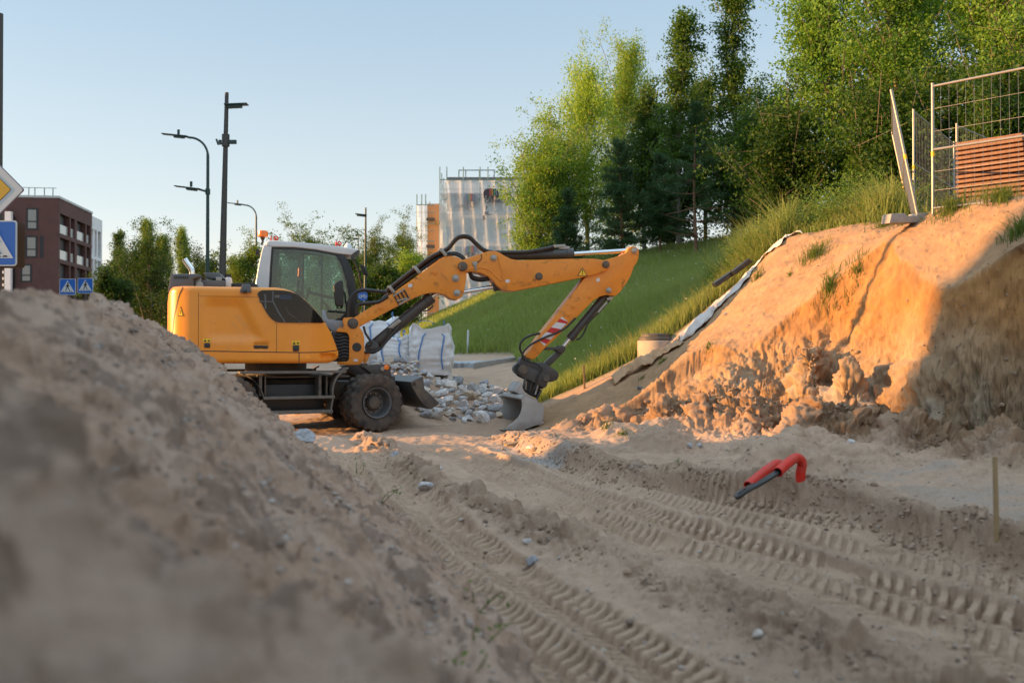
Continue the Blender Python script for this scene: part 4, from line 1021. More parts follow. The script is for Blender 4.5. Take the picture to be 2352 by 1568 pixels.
# bucket: curved shell between two side plates
YB = -.72
so = [(920, 885), (935, 960), (930, 1060), (905, 1140), (850, 1230), (770, 1300), (690, 1360), (620, 1435), (640, 1455), (950, 1455), (1170, 1375), (1290, 1350), (1335, 1250), (1355, 1010), (1250, 930), (1080, 860), (975, 805), (940, 815)]
qo = PM(ZB, so, YB)
bk = MB()
bk.prism(qo, xz, YB, YB + .025); bk.prism(qo, xz, -YB - .025, -YB)
sh = PM(ZB, [(620, 1440), (950, 1452), (1165, 1372), (1285, 1348), (1332, 1250), (1352, 1012), (1250, 932), (1080, 862), (975, 808), (925, 850), (920, 885)], YB)
def ribbon(pts, t, ya, yb):
    n = len(pts); P = [Vector(p) for p in pts]; cx = sum((p for p in P), Vector((0, 0))) / n; I = []
    for i in range(n):
        d = (P[min(i + 1, n - 1)] - P[max(i - 1, 0)]).normalized(); nn = Vector((-d.y, d.x))
        if nn.dot(cx - P[i]) < 0: nn = -nn
        I.append(P[i] + nn * t)
    return [tuple(p) for p in P] + [tuple(p) for p in reversed(I)]
bucket = MB().prism(ribbon(sh[:9], .022, 0, 0), xz, YB + .026, -YB - .026).build('bucket', M_WORN, EX)
bk.split('side_plate', M_WORN, bucket, bevel=.005)
q = PM(ZB, [(600, 1440), (640, 1456), (700, 1452), (760, 1300), (690, 1345)], YB)
MB().prism(PM(ZB, [(520, 1440), (560, 1452), (760, 1452), (640, 1438)], YB), xz, YB - .004, -YB + .004).build('cutting_edge', M_STEEL, bucket, bevel=.004)
MB().prism(PM(ZB, [(905, 862), (938, 808), (975, 800), (985, 815), (955, 835), (925, 893)], YB), xz, YB - .012, -YB + .012).build('bucket_lip', M_WORN, bucket, bevel=.008)
MB().prism(PM(ZB, [(930, 560), (975, 556), (970, 620), (985, 700), (1040, 780), (1290, 900), (1240, 925), (980, 812), (830, 735), (850, 690)], -.3), xz, -.30, .30).build('bucket_bracket', M_WORN, bucket, bevel=.01)

# the tilt unit holds the bucket turned a little
_a = math.radians(5); _c = Vector((sum(p[0] for p in qo) / len(qo), YB, 0)); bucket.location = _c - Matrix.Rotation(_a, 3, 'Z') @ _c; bucket.rotation_euler = (0, 0, _a)

# --- undercarriage (turned against the upper part)
def part_c(mb, name, m, parent=None, **k):
    p = parent or EX
    o = mb.build(name, m, p, **k)
    if p is EX: o.rotation_euler = (0, 0, CH)
    return o
PC = lambda pts, yl: PM(Z3, pts, yl, PSIC)
ringz = bot_z
m = MB().lathe([(.66, 1.03), (.66, 1.07), (.56, 1.09), (.56, bot_z - .01), (.3, bot_z + .02)], (0, 0, 0), (0, 0, 1), 48); m.build('slew_ring', M_RUST, EX)
m = MB(); m.box((0, 0, .80), (2.1, .9, .30)); m.box((1.15, 0, .72), (1.3, .7, .34)); m.box((-1.0, 0, .72), (1.0, .7, .34)); m.box((.0, 0, 1.0), (2.3, 1.9, .035)); frame_ = part_c(m, 'chassis_frame', M_RUST, bevel=.015)
m = MB(); m.cyl((1.55, -.9, .52), (1.55, .9, .52), .12, 18); m.box((1.55, 0, .52), (.4, .5, .34)); part_c(m, 'front_axle', M_RUST, bevel=.01)
m = MB(); m.cyl((-1.05, -.9, .52), (-1.05, .9, .52), .12, 18); m.box((-1.05, 0, .52), (.4, .5, .34)); part_c(m, 'rear_axle', M_RUST, bevel=.01)
for s in (-1, 1):
    yy = 1.22 * s
    st = MB()
    q = PC([(440, 540), (1412, 533), (1412, 562), (440, 585)], -1.22); xa, xb = q[0][0], q[1][0]; zt_ = q[0][1]
    st.box(((xa + xb) / 2, yy - s * .14, zt_ - .03), (xb - xa, .30, .045))
    for a, b, c in ((600, 1310, 772), (700, 1310, 800)): pass
    q = PC([(680, 790), (1308, 782)], -1.22); st.box(((q[0][0] + q[1][0]) / 2 - .02, yy - s * .14, q[0][1]), (q[1][0] - q[0][0] + .05, .32, .05))
    q = PC([(700, 925), (1288, 918)], -1.22); st.box(((q[0][0] + q[1][0]) / 2 - .04, yy - s * .12, q[0][1]), (q[1][0] - q[0][0] + .1, .28, .06))
    steps = None
    for o_ in st.split('access_step', M_TREAD, EX, bevel=.012):
        o_.rotation_euler = (0, 0, CH); steps = steps or o_
    sp = MB()
    for a, b in ((585, 675), (1110, 1240)):
        q = PC([(a, 580), (b, 580), (b, 770), (a, 790)], -1.15); sp.box(((q[0][0] + q[1][0]) / 2, s * 1.02, (q[0][1] + q[2][1]) / 2), (.05, .26, q[0][1] - q[2][1])); sp.box((q[1][0], s * .98, (q[0][1] + q[2][1]) / 2), (.02, .3, q[0][1] - q[2][1] - .02))
    sp.split('step_support', M_RUST, steps)
    fd = MB()
    for pts in ([(470, 560), (560, 620), (625, 690), (660, 770), (668, 800)], [(1440, 515), (1370, 560), (1320, 630), (1297, 710), (1297, 800), (1285, 870), (1278, 940)]):
        q = [(p[0], p[1]) for p in PC(pts, -1.22)]; P = catmull([(x, 0, z) for x, z in q], 6)
        vs = []; n = len(P)
        for p in P: vs += [(p.x, s * 1.24, p.z), (p.x, s * .90, p.z)]
        for p in P: vs += [(p.x - .02, s * 1.24, p.z + .02), (p.x - .02, s * .90, p.z + .02)]
        fs = []
        for i in range(n - 1):
            a = 2 * i; fs += [(a, a + 1, a + 3, a + 2), (2 * n + a, 2 * n + a + 2, 2 * n + a + 3, 2 * n + a + 1), (a, a + 2, 2 * n + a + 2, 2 * n + a), (a + 1, 2 * n + a + 1, 2 * n + a + 3, a + 3)]
        fd.add(vs, fs)
    fd.split('mudguard', M_TREAD, steps)
    bx = MB().box((.05, s * .72, .62), (1.25, .34, .50)); part_c(bx, 'tool_box', M_BLACK, bevel=.02)
# front frame head with lamp, dozer blade
q = PC([(1560, 500), (1680, 480), (1805, 478), (1830, 600), (1690, 600)], -.8); m = MB().prism(q, xz, -.85, -.55).prism(q, xz, .55, .85); m.box((1.9, 0, .88), (.5, 1.1, .22)); hd = part_c(m, 'blade_bracket', M_DARK, bevel=.012)
q = on_side(Z3(1783, 505), -.85, PSIC); MB().lathe([(.05, 0), (.05, .02), (0, .025)], (q[0], -.85, q[1]), (0, -1, 0), 18).build('side_reflector', M_AMBER, hd)
q = on_side(Z3(1745, 520), -.85, PSIC); MB().lathe([(.04, 0), (.04, .03), (0, .03)], (q[0], -.85, q[1]), (0, -1, 0), 14).build('pin', M_STEEL, hd)
bl = PC([(2120, 590), (2010, 640), (2022, 690), (2080, 790), (2140, 862), (2192, 892), (2272, 838), (2200, 765), (2132, 705)], -1.24)
back = [bl[1], bl[2], bl[3], bl[4], bl[5]]
mside = MB().prism(bl, xz, -1.25, -1.215).prism(bl, xz, 1.215, 1.25)
bx0, bz0 = bl[1]
plate_pts = [(bl[0][0] - .02, bl[0][1] - .015)] + [(p[0] + .035, p[1]) for p in back[:4]] + [(bl[5][0] + .05, bl[5][1] + .02)]
outl = plate_pts + [(p[0] + .03, p[1] + .012) for p in reversed(plate_pts)]
m = MB().prism([bl[1], bl[2], bl[3], bl[4], bl[5], (bl[5][0] + .12, bl[5][1] + .06), (bl[4][0] + .1, bl[4][1] + .06), (bl[3][0] + .05, bl[3][1]), (bl[2][0] + .03, bl[2][1]), (bl[1][0] + .03, bl[1][1])], xz, -1.214, 1.214)
bladeo = part_c(m, 'dozer_blade', M_DARK, bevel=.006); mside.split('side_plate', M_RUST, bladeo, bevel=.006)
MB().prism([bl[0], bl[1], (bl[1][0] + .01, bl[1][1] - .02), (bl[0][0] + .01, bl[0][1] - .02)], xz, -1.214, 1.214).build('blade_flange', M_DARK, bladeo)
q = on_side(Z3(2040, 660), -1.25, PSIC); MB().lathe([(.035, 0), (.035, .003), (0, .003)], (q[0], -1.251, q[1]), (0, -1, 0), 16).build('blade_hole', M_BLACK, bladeo)
MB().prism([(1.75, .78), (2.2, .70), (2.35, .55), (2.3, .40), (1.75, .50)], xz, -.5, -.42).prism([(1.75, .78), (2.2, .70), (2.35, .55), (2.3, .40), (1.75, .50)], xz, .42, .5).split('blade_arm', M_DARK, bladeo, bevel=.01)

# --- wheels: twin tyres on a dished rim
def tyre_mesh(R=.525, W_=.27, seed=0):
    prof = [(.275, -.36), (.30, -.42), (.36, -.485), (.43, -.50), (.475, -.485), (.497, -.44), (.502, -.36), (.504, -.2), (.505, 0), (.504, .2), (.502, .36), (.497, .44), (.475, .485), (.43, .50), (.36, .485), (.30, .42), (.275, .36), (.26, .25), (.26, -.25)]
    n = 208; m = MB(); vs = []
    for k in range(n):
        a = 2 * math.pi * k / n
        for r, h in prof:
            lug = 0
            if r > .42:
                sgn = -1 if h < 0 else 1
                ph = (a / (2 * math.pi) * 22 + (.25 * sgn) + abs(h) * .9 * 1.0) % 1.0
                on = 1 if .22 < ph < .74 else 0
                ed = max(0, min(1, min(ph - .20, .76 - ph) / .05))
                lug = ed * (.026 if abs(h) > .12 else .008) * (1 if r > .47 else .6)
            rr = (r + lug - (.004 if r > .42 else 0)) * R / .525
            vs.append((rr * math.cos(a), h * W_ * 1.0, rr * math.sin(a)))
    p = len(prof); fs = []
    for k in range(n):
        for i in range(p):
            j = (i + 1) % p; k2 = (k + 1) % n
            fs.append((k * p + i, k * p + j, k2 * p + j, k2 * p + i))
    m.add(vs, fs); return m
M_RIM = mat('grey_rim', (.065, .075, .085), rough=.55, noise=.6, nscale=6, dark=(.14, .11, .085))
def wheel(x, y, steer, s):
    """s = -1: outer face towards -y"""
    m = MB()
    m.lathe([(.262, .135), (.285, .14), (.285, .125), (.255, .11), (.245, .05), (.235, -.02), (.215, -.06), (.12, -.075), (.0, -.075)], (0, 0, 0), (0, s, 0), 40, caps=False)
    m.lathe([(.255, -.42), (.262, .10), (.27, .10), (.27, -.42)], (0, 0, 0), (0, s, 0), 40, closed=True)
    rim = m.build('wheel', M_RIM, EX)
    c = Matrix.Rotation(CH, 3, 'Z') @ Vector((x, y, .52)); rim.location = c; rim.rotation_euler = (0, 0, CH + steer)
    hub = MB().lathe([(.14, -.075), (.14, -.01), (.12, .01), (.115, .03), (.105, .035), (0, .035)], (0, 0, 0), (0, s, 0), 30); hub.build('hub', M_RUST, rim)
    nb = MB()
    for k in range(10):
        a = 2 * math.pi * k / 10; p = (.175 * math.cos(a), s * -.062, .175 * math.sin(a)); nb.lathe([(.013, -.01), (.013, .02), (0, .022)], p, (0, s, 0), 6)
    nb.split('wheel_nut', M_STEEL, rim)
    for k, off in enumerate((0, -.325)):
        t = tyre_mesh().build('tyre', M_RUBBER, rim, angle=40); t.location = (0, s * off, 0); t.rotation_euler = (0, .3 * k + x, 0)
for x, st in ((1.56, math.radians(8)), (-1.05, 0)):
    wheel(x, -1.12, st, -1); wheel(x, 1.12, st, 1)
# ------------------------------------------------------------------ placing things on the ground
def hit(px, py, y0=1.6, y1=70.0, dz=0.0):
    """first point of the ground under a picture point"""
    r = ray(px, py); Y = np.exp(np.linspace(math.log(y0), math.log(y1), 1500)); t = Y / r.y
    X = r.x * t; Z = CAMZ + r.z * t
    g = surf_z(X, Y) + dz; k = np.nonzero(Z <= g)[0]
    i = int(k[0]) if len(k) else len(Y) - 1
    return Vector((float(X[i]), float(Y[i]), float(g[i])))
def vplane(px, py, P, d):
    """picture point on the vertical plane through P along d: (distance along d, height)"""
    r = ray(px, py); n = Vector((-d[1], d[0])); o = Vector((-P[0], -P[1]))
    t = -(o.x * n.x + o.y * n.y) / (r.x * n.x + r.y * n.y)
    q = Vector((o.x + r.x * t, o.y + r.y * t))
    return (q.x * d[0] + q.y * d[1], CAMZ + r.z * t)

M_BRICK = mat('dark_red_brick', (.105, .054, .048), rough=.9, noise=.6, nscale=.9, dark=(.07, .038, .036), bump=.3, bscale=6)
M_DARKP = mat('dark_loggia_panel', (.012, .016, .022), rough=.5)
M_PALEGLASS = mat('frosted_balustrade', (.40, .43, .43), rough=.12, spec=.8)
M_WINGLASS = mat('window_glass', (.035, .04, .042), rough=.06, spec=1.0)
M_RENDER = mat('white_render', (.74, .75, .77), rough=.8, noise=.2, nscale=.5)
M_GREENP = mat('dark_green_lamp_paint', (.015, .045, .04), rough=.45)
M_POLE = mat('grey_brown_pole', (.05, .047, .042), rough=.5)
M_GALV = mat('galvanised_tube', (.34, .315, .29), rough=.42, metal=.55, noise=.4, nscale=20)
M_CONC = mat('concrete', (.36, .33, .30), rough=.9, noise=.5, nscale=7, bump=.4, bscale=40)
M_WOODS = mat('weathered_stake_wood', (.33, .22, .11), rough=.85, noise=.6, nscale=14)
M_BOARD = mat('brown_stained_board', (.215, .105, .062), rough=.7, noise=.4, nscale=6)
M_BAG = mat('white_woven_plastic', (.74, .73, .73), rough=.6, noise=.25, nscale=9, dark=(.42, .36, .30), bump=.5, bscale=9)
M_STRAP = mat('blue_webbing', (.10, .24, .52), rough=.7)

# --- buildings
def prism_z(m, pts, z0, z1): return m.prism(pts, lambda u, v, w: (u, v, w), z0, z1)
class Face:
    """vertical wall plane: place boxes by picture points"""
    def __init__(s, P, d): s.P = Vector((P[0], P[1], 0)); s.d = Vector((d[0], d[1], 0)).normalized(); s.n = Vector((s.d.y, -s.d.x, 0))
    def uv(s, px, py): return vplane(px, py, s.P, (s.d.x, s.d.y))
    def box(s, m, u0, u1, z0, z1, o0, o1):
        """o: distance in front of the wall along its outward side s.n"""
        a = s.P + s.d * ((u0 + u1) / 2) + s.n * ((o0 + o1) / 2) + Vector((0, 0, (z0 + z1) / 2))
        return m.box(a, (abs(u1 - u0), abs(o1 - o0), abs(z1 - z0)), Matrix((s.d, s.n, Vector((0, 0, 1)))).transposed())
K4 = lambda x, y: ((x / 4.61) * .91875, (380 + y / 4.61) * .91875)
bc = W(134.6, 452, 119.0); BT = bc[2]
be = vplane(212.3, 490.7, (bc[0], bc[1]), (-.15, .99))
dR = Vector((-.13, .99, 0)).normalized(); dF = Vector((-.99, -.13, 0)).normalized()
BR = thing('brick_apartment_building', 'dark red brick apartment block with glass fronted balconies beyond the mound', 'building', (bc[0], bc[1], 0))
def at_root(o, root): o.parent = root; o.location = -root.location; return o
FR = Face((bc[0], bc[1]), (dR.x, dR.y)); FF = Face((bc[0], bc[1]), (dF.x, dF.y))
if FR.n.x < 0: FR.n = -FR.n
if FF.n.y > 0: FF.n = -FF.n
LR = FR.uv(*K4(1062, 712))[0]; LF = 9.0
m = MB(); c0 = Vector((bc[0], bc[1], 0)); IN = 1.3
pts = [c0 + dF * LF, c0, c0 + dR * .001, c0 + dR * LR + FR.n * -IN, c0 + dF * LF + dR * LR]
pts = [c0 - FR.n * IN, c0 - FR.n * IN + dR * LR, c0 + dF * LF + dR * LR, c0 + dF * LF]
prism_z(m, [(p.x, p.y) for p in pts], -1, BT - .15)
wall = at_root(m.build('wall', M_BRICK, smooth=False), BR)
def rel(o, par): 
    o.parent = par; return o
m = MB(); FF.box(m, 0, IN + .002, -1, BT - .15, -.35, -.001); rel(m.build('corner_pier', M_BRICK, smooth=False), wall)
m = MB(); FR.box(m, -.05, LR + .1, BT - .15, BT + .12, -9.2, .08); rel(m.build('roof', mat('pale_roof_edge', (.40, .45, .46), rough=.6), smooth=False), wall)
m = MB(); FR.box(m, 0, LR, BT - 1.9, BT - .152, -.3, 0)
zf = [FR.uv(*K4(683, y))[1] for y in (936, 1234)]
for z in zf + [zf[1] - (zf[0] - zf[1])]: FR.box(m, 0, LR, z - .45, z + .05, -IN, 0)
m.split('floor_slab', M_BRICK, wall, smooth=False)
piers = [FR.uv(*K4(x, 800))[0] for x in (688, 812, 878, 995, 1052)]
m = MB()
for u, w in zip(piers, (.35, .5, .9, .5, .6)): FR.box(m, u - w / 2, u + w / 2, -1, BT - .3, -IN + .002, -.02)
m.split('pier', M_BRICK, wall, smooth=False)
lev = [zf[0], zf[1], zf[1] - (zf[0] - zf[1])]
mb_, md_ = MB(), MB()
for k, z in enumerate(lev):
    for i in range(4):
        a, b = piers[i] + .35, piers[i + 1] - .4
        FR.box(md_, a, b, z + .06, z + (zf[0] - zf[1]) - .46, -IN + .003, -.55)  # near-black fill paints the shade deep inside each loggia
        if k < 2: FR.box(mb_, a, b, z + .06, z + 1.2, -.30, -.24)
md_.split('loggia_shade_fill', M_DARKP, wall, smooth=False); mb_.split('balustrade', M_PALEGLASS, wall, smooth=False)
for (a, b, c, d) in ((303, 645, 440, 898), (295, 965, 432, 1218), (238, 1290, 368, 1500)):
    u0, z1 = FF.uv(*K4(a, b)); u1, z0 = FF.uv(*K4(c, d))
    mm = MB(); FF.box(mm, u0, u1, z0, z1, -.1, .04); w_ = rel(mm.build('window', M_DARKP, smooth=False), wall)
    mm = MB(); zm = z0 + (z1 - z0) * .38; FF.box(mm, u0 - .22, u1 + .22, zm + .08, z1 - .2, .03, .055); FF.box(mm, u0 - .22, u1 + .22, z0 + .18, zm - .08, .03, .055)
    mm.split('pane', mat('blind_pane', (.20, .21, .20), rough=.12, spec=.8), w_, smooth=False)
u0, z1 = FF.uv(*K4(460, 968)); u1, z0 = FF.uv(*K4(500, 1220)); mm = MB(); FF.box(mm, u0, u1, z0, z1, -.1, .03); rel(mm.build('wall_panel', M_DARKP, smooth=False), wall)
mm = MB()
for x in (300, 370, 480, 580): 
    u, z = FF.uv(*K4(x, 500)); FF.box(mm, u - .04, u + .04, BT, BT + 1.2, -1.0, -.92)
FF.box(mm, FF.uv(*K4(620, 500))[0], LF, BT + 1.14, BT + 1.2, -1.0, -.94); mm.build('roof_rail', M_GREENP, wall, smooth=False)
# white block behind it
wc = W(214, 497, 140.0); FW = Face((wc[0], wc[1]), (-.13, .99))
if FW.n.x < 0: FW.n = -FW.n
WT = wc[2]; lw_ = FW.uv(*K4(1172, 862))[0]
WB = thing('white_apartment_building', 'white framed apartment block joined behind the brick block', 'building', (wc[0], wc[1], 0))
m = MB(); FW.box(m, 0, lw_, -1, WT - .5, -14, -1.2); wb_ = at_root(m.build('wall', M_DARKP, smooth=False), WB)
m = MB(); FW.box(m, -1, lw_ + .3, WT - 1.8, WT, -14, 0)
for k in range(1, 5): FW.box(m, -1, lw_ + .3, WT - 1.8 - k * 4.2, WT - 1.4 - k * 4.2, -1.2, 0)
m.split('floor_slab', M_RENDER, wb_, smooth=False)
m = MB()
for u in (.5, lw_ * .5, lw_): FW.box(m, u - .3, u + .3, -1, WT - 1.81, -1.19, -.01)
m.split('pier', M_RENDER, wb_, smooth=False)
m = MB()
for k in range(1, 4):
    for i in range(2): FW.box(m, (.85 if i == 0 else lw_ * .5 + .35), (lw_ * .5 - .35 if i == 0 else lw_ - .35), WT - 1.38 - k * 4.2, WT - .2 - k * 4.2, -.3, -.22)
m.split('balustrade', M_PALEGLASS, wb_, smooth=False)
# white stair tower at the picture edge
a = W(-60, 470, 117.5); b = W(27, 470, 117.5)
WS = thing('white_stair_tower', 'white rendered stair tower with dark glazing beside the brick block', 'building', (b[0], b[1], 0))
m = MB().box(((a[0] + b[0]) / 2, 118.1, BT * .45), (b[0] - a[0], .6, BT * .9 - 1)); t_ = at_root(m.build('wall', M_DARKP, smooth=False), WS)
m = MB().box((b[0] - .35, 117.5, BT * .45), (.7, .5, BT * .9)); m.build('corner_post', M_RENDER, t_, smooth=False)
m = MB()
for k in range(16): m.box((b[0] - 1.7, 117.45, 4 + k * .75), (1.6, .1, .3))
m.split('louvre', M_RENDER, t_, smooth=False)

# building in scaffolding behind the hill
KN = lambda x, y: ((1030 + x / 4.354) * .91875, (430 + y / 4.354) * .91875)
YS = 108.0
def N_(x, y, Y=YS): p = at(*KN(x, y), Y); return p
p0_ = N_(402, 88); p1_ = at(1290, 415, YS); ST = p0_.z
SB = thing('scaffolded_building', 'white apartment block wrapped in scaffolding and printed netting', 'building', (p0_.x, YS, 0))
m = MB().box(((p0_.x + p1_.x) / 2, YS + 7, ST / 2 + 1), (p1_.x - p0_.x, 14, ST - 2)); sw = at_root(m.build('wall', M_RENDER, smooth=False), SB)
m = MB().box(((p0_.x + p1_.x) / 2, YS + 7, ST + .15), (p1_.x - p0_.x + .5, 14.6, .22)); m.build('roof', M_GREY, sw, smooth=False)
xa = N_(312, 88).x
m = MB()
for x in (xa, p0_.x - .15, N_(565, 88).x, N_(745, 88).x, N_(830, 88).x): m.tube([(x, YS - 1.3, .5), (x, YS - 1.3, ST + 1.2)], .06, 6)
for k in range(9): m.tube([(xa, YS - 1.3, ST - .2 - k * 2.1), (p1_.x, YS - 1.3, ST - .2 - k * 2.1)], .05, 6); m.tube([(xa, YS - 1.3, ST - 1.2 - k * 2.1), (p1_.x, YS - 1.3, ST - 1.2 - k * 2.1)], .035, 6)
m.tube([(xa, YS - 1.3, .5), (xa, YS + 8, .5)], .05, 6)
for k in range(9): m.tube([(xa, YS - 1.3, ST - .2 - k * 2.1), (xa, YS + 10, ST - .2 - k * 2.1)], .05, 6)
for yy in (1.5, 4.5, 7.5): m.tube([(xa, YS + yy, .5), (xa, YS + yy, ST + 1)], .06, 6)
q0, q1 = N_(320, 1390, YS - 1.3), N_(395, 1530, YS - 1.3); m.tube([q0, q1], .1, 6)
m.build('scaffold_pole', mat('scaffold_steel', (.12, .22, .24), rough=.5), sw)
m = MB()
for k in range(9): m.box(((xa + p0_.x) / 2, YS + 2, ST - 1.7 - k * 2.1), (p0_.x - xa - .1, 6.5, .08))
m.split('scaffold_deck', M_STEEL, sw, smooth=False)
m = MB()
for k in range(9): m.box(((p0_.x + p1_.x) / 2, YS - .7, ST - 1.7 - k * 2.1), (p1_.x - p0_.x, 1.0, .06))
m.split('scaffold_deck', M_STEEL, sw, smooth=False)
for k, (x, y) in enumerate(((270, 390), (262, 680))):
    q0, q1 = N_(x, y, YS - .02), N_(x + 8, y + 210, YS - .02)
m = MB()
for k in range(4):
    for xx in (455, 640, 900): q = N_(xx, 230 + k * 290, YS); m.box((q.x, YS - .02, q.z - 1.0), (1.6, .1, 2.0))
m.split('window', M_WINGLASS, sw, smooth=False)
def net_mat():
    mm = bpy.data.materials.new('scaffold_netting'); mm.use_nodes = True; nt = mm.node_tree; nt.nodes.clear()
    out = nt.nodes.new('ShaderNodeOutputMaterial'); mx = nt.nodes.new('ShaderNodeMixShader'); t = nt.nodes.new('ShaderNodeBsdfTransparent'); d = nt.nodes.new('ShaderNodeBsdfDiffuse')
    d.inputs['Color'].default_value = (.80, .83, .86, 1); n = nt.nodes.new('ShaderNodeTexNoise'); n.inputs['Scale'].default_value = .5; n.inputs['Detail'].default_value = 5
    tc = nt.nodes.new('ShaderNodeTexCoord'); nt.links.new(tc.outputs['Object'], n.inputs['Vector'])
    mr = nt.nodes.new('ShaderNodeMapRange'); mr.inputs[1].default_value = .3; mr.inputs[2].default_value = .7; mr.inputs[3].default_value = .40; mr.inputs[4].default_value = .58
    nt.links.new(n.outputs['Fac'], mr.inputs[0]); nt.links.new(mr.outputs[0], mx.inputs[0]); nt.links.new(t.outputs[0], mx.inputs[1]); nt.links.new(d.outputs[0], mx.inputs[2]); nt.links.new(mx.outputs[0], out.inputs['Surface'])
    return mm
nx_, nz_ = 40, 30; vs = []
for j in range(nz_ + 1):
    for i in range(nx_ + 1):
        x = xa + (p1_.x - xa) * i / nx_; z = 1.0 + (ST - .3 - 1.0) * j / nz_
        vs.append((x, YS - 1.45 - .10 * math.sin(i * 1.7 + j * .3) - .06 * math.sin(j * 1.1), z))
m = MB().add(vs, [(j * (nx_ + 1) + i, j * (nx_ + 1) + i + 1, (j + 1) * (nx_ + 1) + i + 1, (j + 1) * (nx_ + 1) + i) for j in range(nz_) for i in range(nx_)])
net = m.build('netting', net_mat(), sw)
M_INK = mat('dark_print', (.03, .03, .05), rough=.8); M_INK2 = mat('faded_print', (.20, .22, .26), rough=.8)
STR = [mat('print_stripe', c, rough=.8) for c in ((.55, .10, .08), (.6, .30, .05), (.10, .35, .15), (.08, .15, .45))]
def elephant(x0, y0, x1, y1, flip, ink, stripes):
    body = [(.0, .42), (.06, .2), (.2, .05), (.45, .0), (.75, .03), (.93, .15), (1, .4), (.98, .75), (.97, 1), (.83, 1), (.82, .72), (.72, .68), (.68, .72), (.67, 1), (.52, 1), (.5, .74), (.36, .74), (.35, 1), (.22, 1), (.22, .72), (.16, .62), (.12, .85), (.2, .92), (.18, .98), (.05, .92), (.02, .7)]
    f = lambda u, v: N_(x0 + (x1 - x0) * (1 - u if flip else u), y0 + (y1 - y0) * v, YS - 1.75)
    e = MB().prism([(f(u, v).x, f(u, v).z) for u, v in body], lambda u, v, w: (u, w, v), YS - 1.76, YS - 1.72).build('elephant_print', ink, sw, smooth=False)
    for k in range(4):
        u = .42 + .13 * k; a, b = f(u, .02), f(u + .045, .7); mm = MB().box(((a.x + b.x) / 2, YS - 1.78, (a.z + b.z) / 2), (abs(b.x - a.x), .02, abs(a.z - b.z)))
        mm.build('print_stripe', STR[k], e, smooth=False)
elephant(775, 178, 945, 292, False, M_INK, 1); elephant(570, 235, 712, 352, True, M_INK2, 1); elephant(575, 800, 730, 910, True, M_INK2, 1)
def text_mesh(txt, size, m, parent, loc, name='lettering', mirror=False, rot=(math.pi / 2, 0, 0)):
    cu = bpy.data.curves.new('lettering', 'FONT'); cu.body = txt; cu.size = size; cu.extrude = .01; cu.offset = size * .02
    to = bpy.data.objects.new('tmp', cu); COL.objects.link(to); bpy.context.view_layer.update()
    me = bpy.data.meshes.new_from_object(to.evaluated_get(bpy.context.evaluated_depsgraph_get())); bpy.data.objects.remove(to)
    me.materials.clear(); me.materials.append(m)
    o = bpy.data.objects.new(name, me); o.location = loc; o.rotation_euler = rot
    if mirror: o.scale = (-1, 1, 1)
    return link(o, parent)
for tx_, x, y, s in (('CAPAROL', 790, 335, .55), ('F', 800, 408, .5), ('SIL', 788, 465, .5), ('S', 770, 520, .6)):
    p = N_(x, y, YS - 1.8); text_mesh(tx_, s, M_INK, sw, (p.x, YS - 1.8, p.z))
p = N_(690, 388, YS - 1.8); text_mesh('CAPAROL', .5, M_INK2, sw, (p.x, YS - 1.8, p.z), mirror=True)
mm = MB()
for x in (505, 580, 730, 893): q = N_(x, 90); mm.tube([(q.x, YS + 1, ST), (q.x, YS + 1, ST + 1.3)], .05, 6)
a, b = N_(505, 88), N_(905, 88); mm.tube([(a.x, YS + 1, ST + 1.25), (b.x, YS + 1, ST + 1.25)], .05, 6); mm.build('roof_rail', M_GREENP, sw)
# lower timber clad wing on its left
p2 = N_(62, 370, 122); p3 = N_(252, 345, 122); T2 = N_(170, 345, 122).z
SW = thing('timber_clad_building', 'orange timber clad block in scaffolding next to the netted block', 'building', (p3.x, 122, 0))
xo = N_(165, 345, 122).x
m = MB().box(((xo + p3.x + 1) / 2, 128, T2 / 2), (p3.x + 1 - xo, 12, T2)); tb = at_root(m.build('wall', mat('orange_sheathing', (.38, .22, .11), rough=.8, noise=.4, nscale=.6), smooth=False), SW)
m = MB()
for x in (p2.x, (p2.x + xo) / 2, xo - .1): m.tube([(x, 121, .5), (x, 121, T2 + 1)], .07, 6); m.tube([(x, 127, .5), (x, 127, T2 + 1)], .07, 6)
for k in range(8): m.tube([(p2.x, 121, T2 - .3 - 2.2 * k), (p3.x, 121, T2 - .3 - 2.2 * k)], .06, 6); m.tube([(p2.x, 121, T2 - 1.2 - 2.2 * k), (p3.x, 121, T2 - 1.2 - 2.2 * k)], .05, 6)
m.build('scaffold_pole', bpy.data.materials['scaffold_steel'], tb)
m = MB()
for k in range(8): m.box(((xo + p3.x) / 2, 121.4, T2 - 2 - 3.3 * k), (p3.x - xo, .9, .3))
m.split('scaffold_deck', M_DARK, tb, smooth=False)
vs = []
for j in range(13):
    for i in range(7): vs.append((p2.x + (xo - p2.x) * i / 6, 120.8 - .1 * math.sin(i * 2 + j), 1 + (T2 - 1.4) * j / 12))
MB().add(vs, [(j * 7 + i, j * 7 + i + 1, j * 7 + 8 + i, j * 7 + 7 + i) for j in range(12) for i in range(6)]).build('netting', bpy.data.materials['scaffold_netting'], tb)
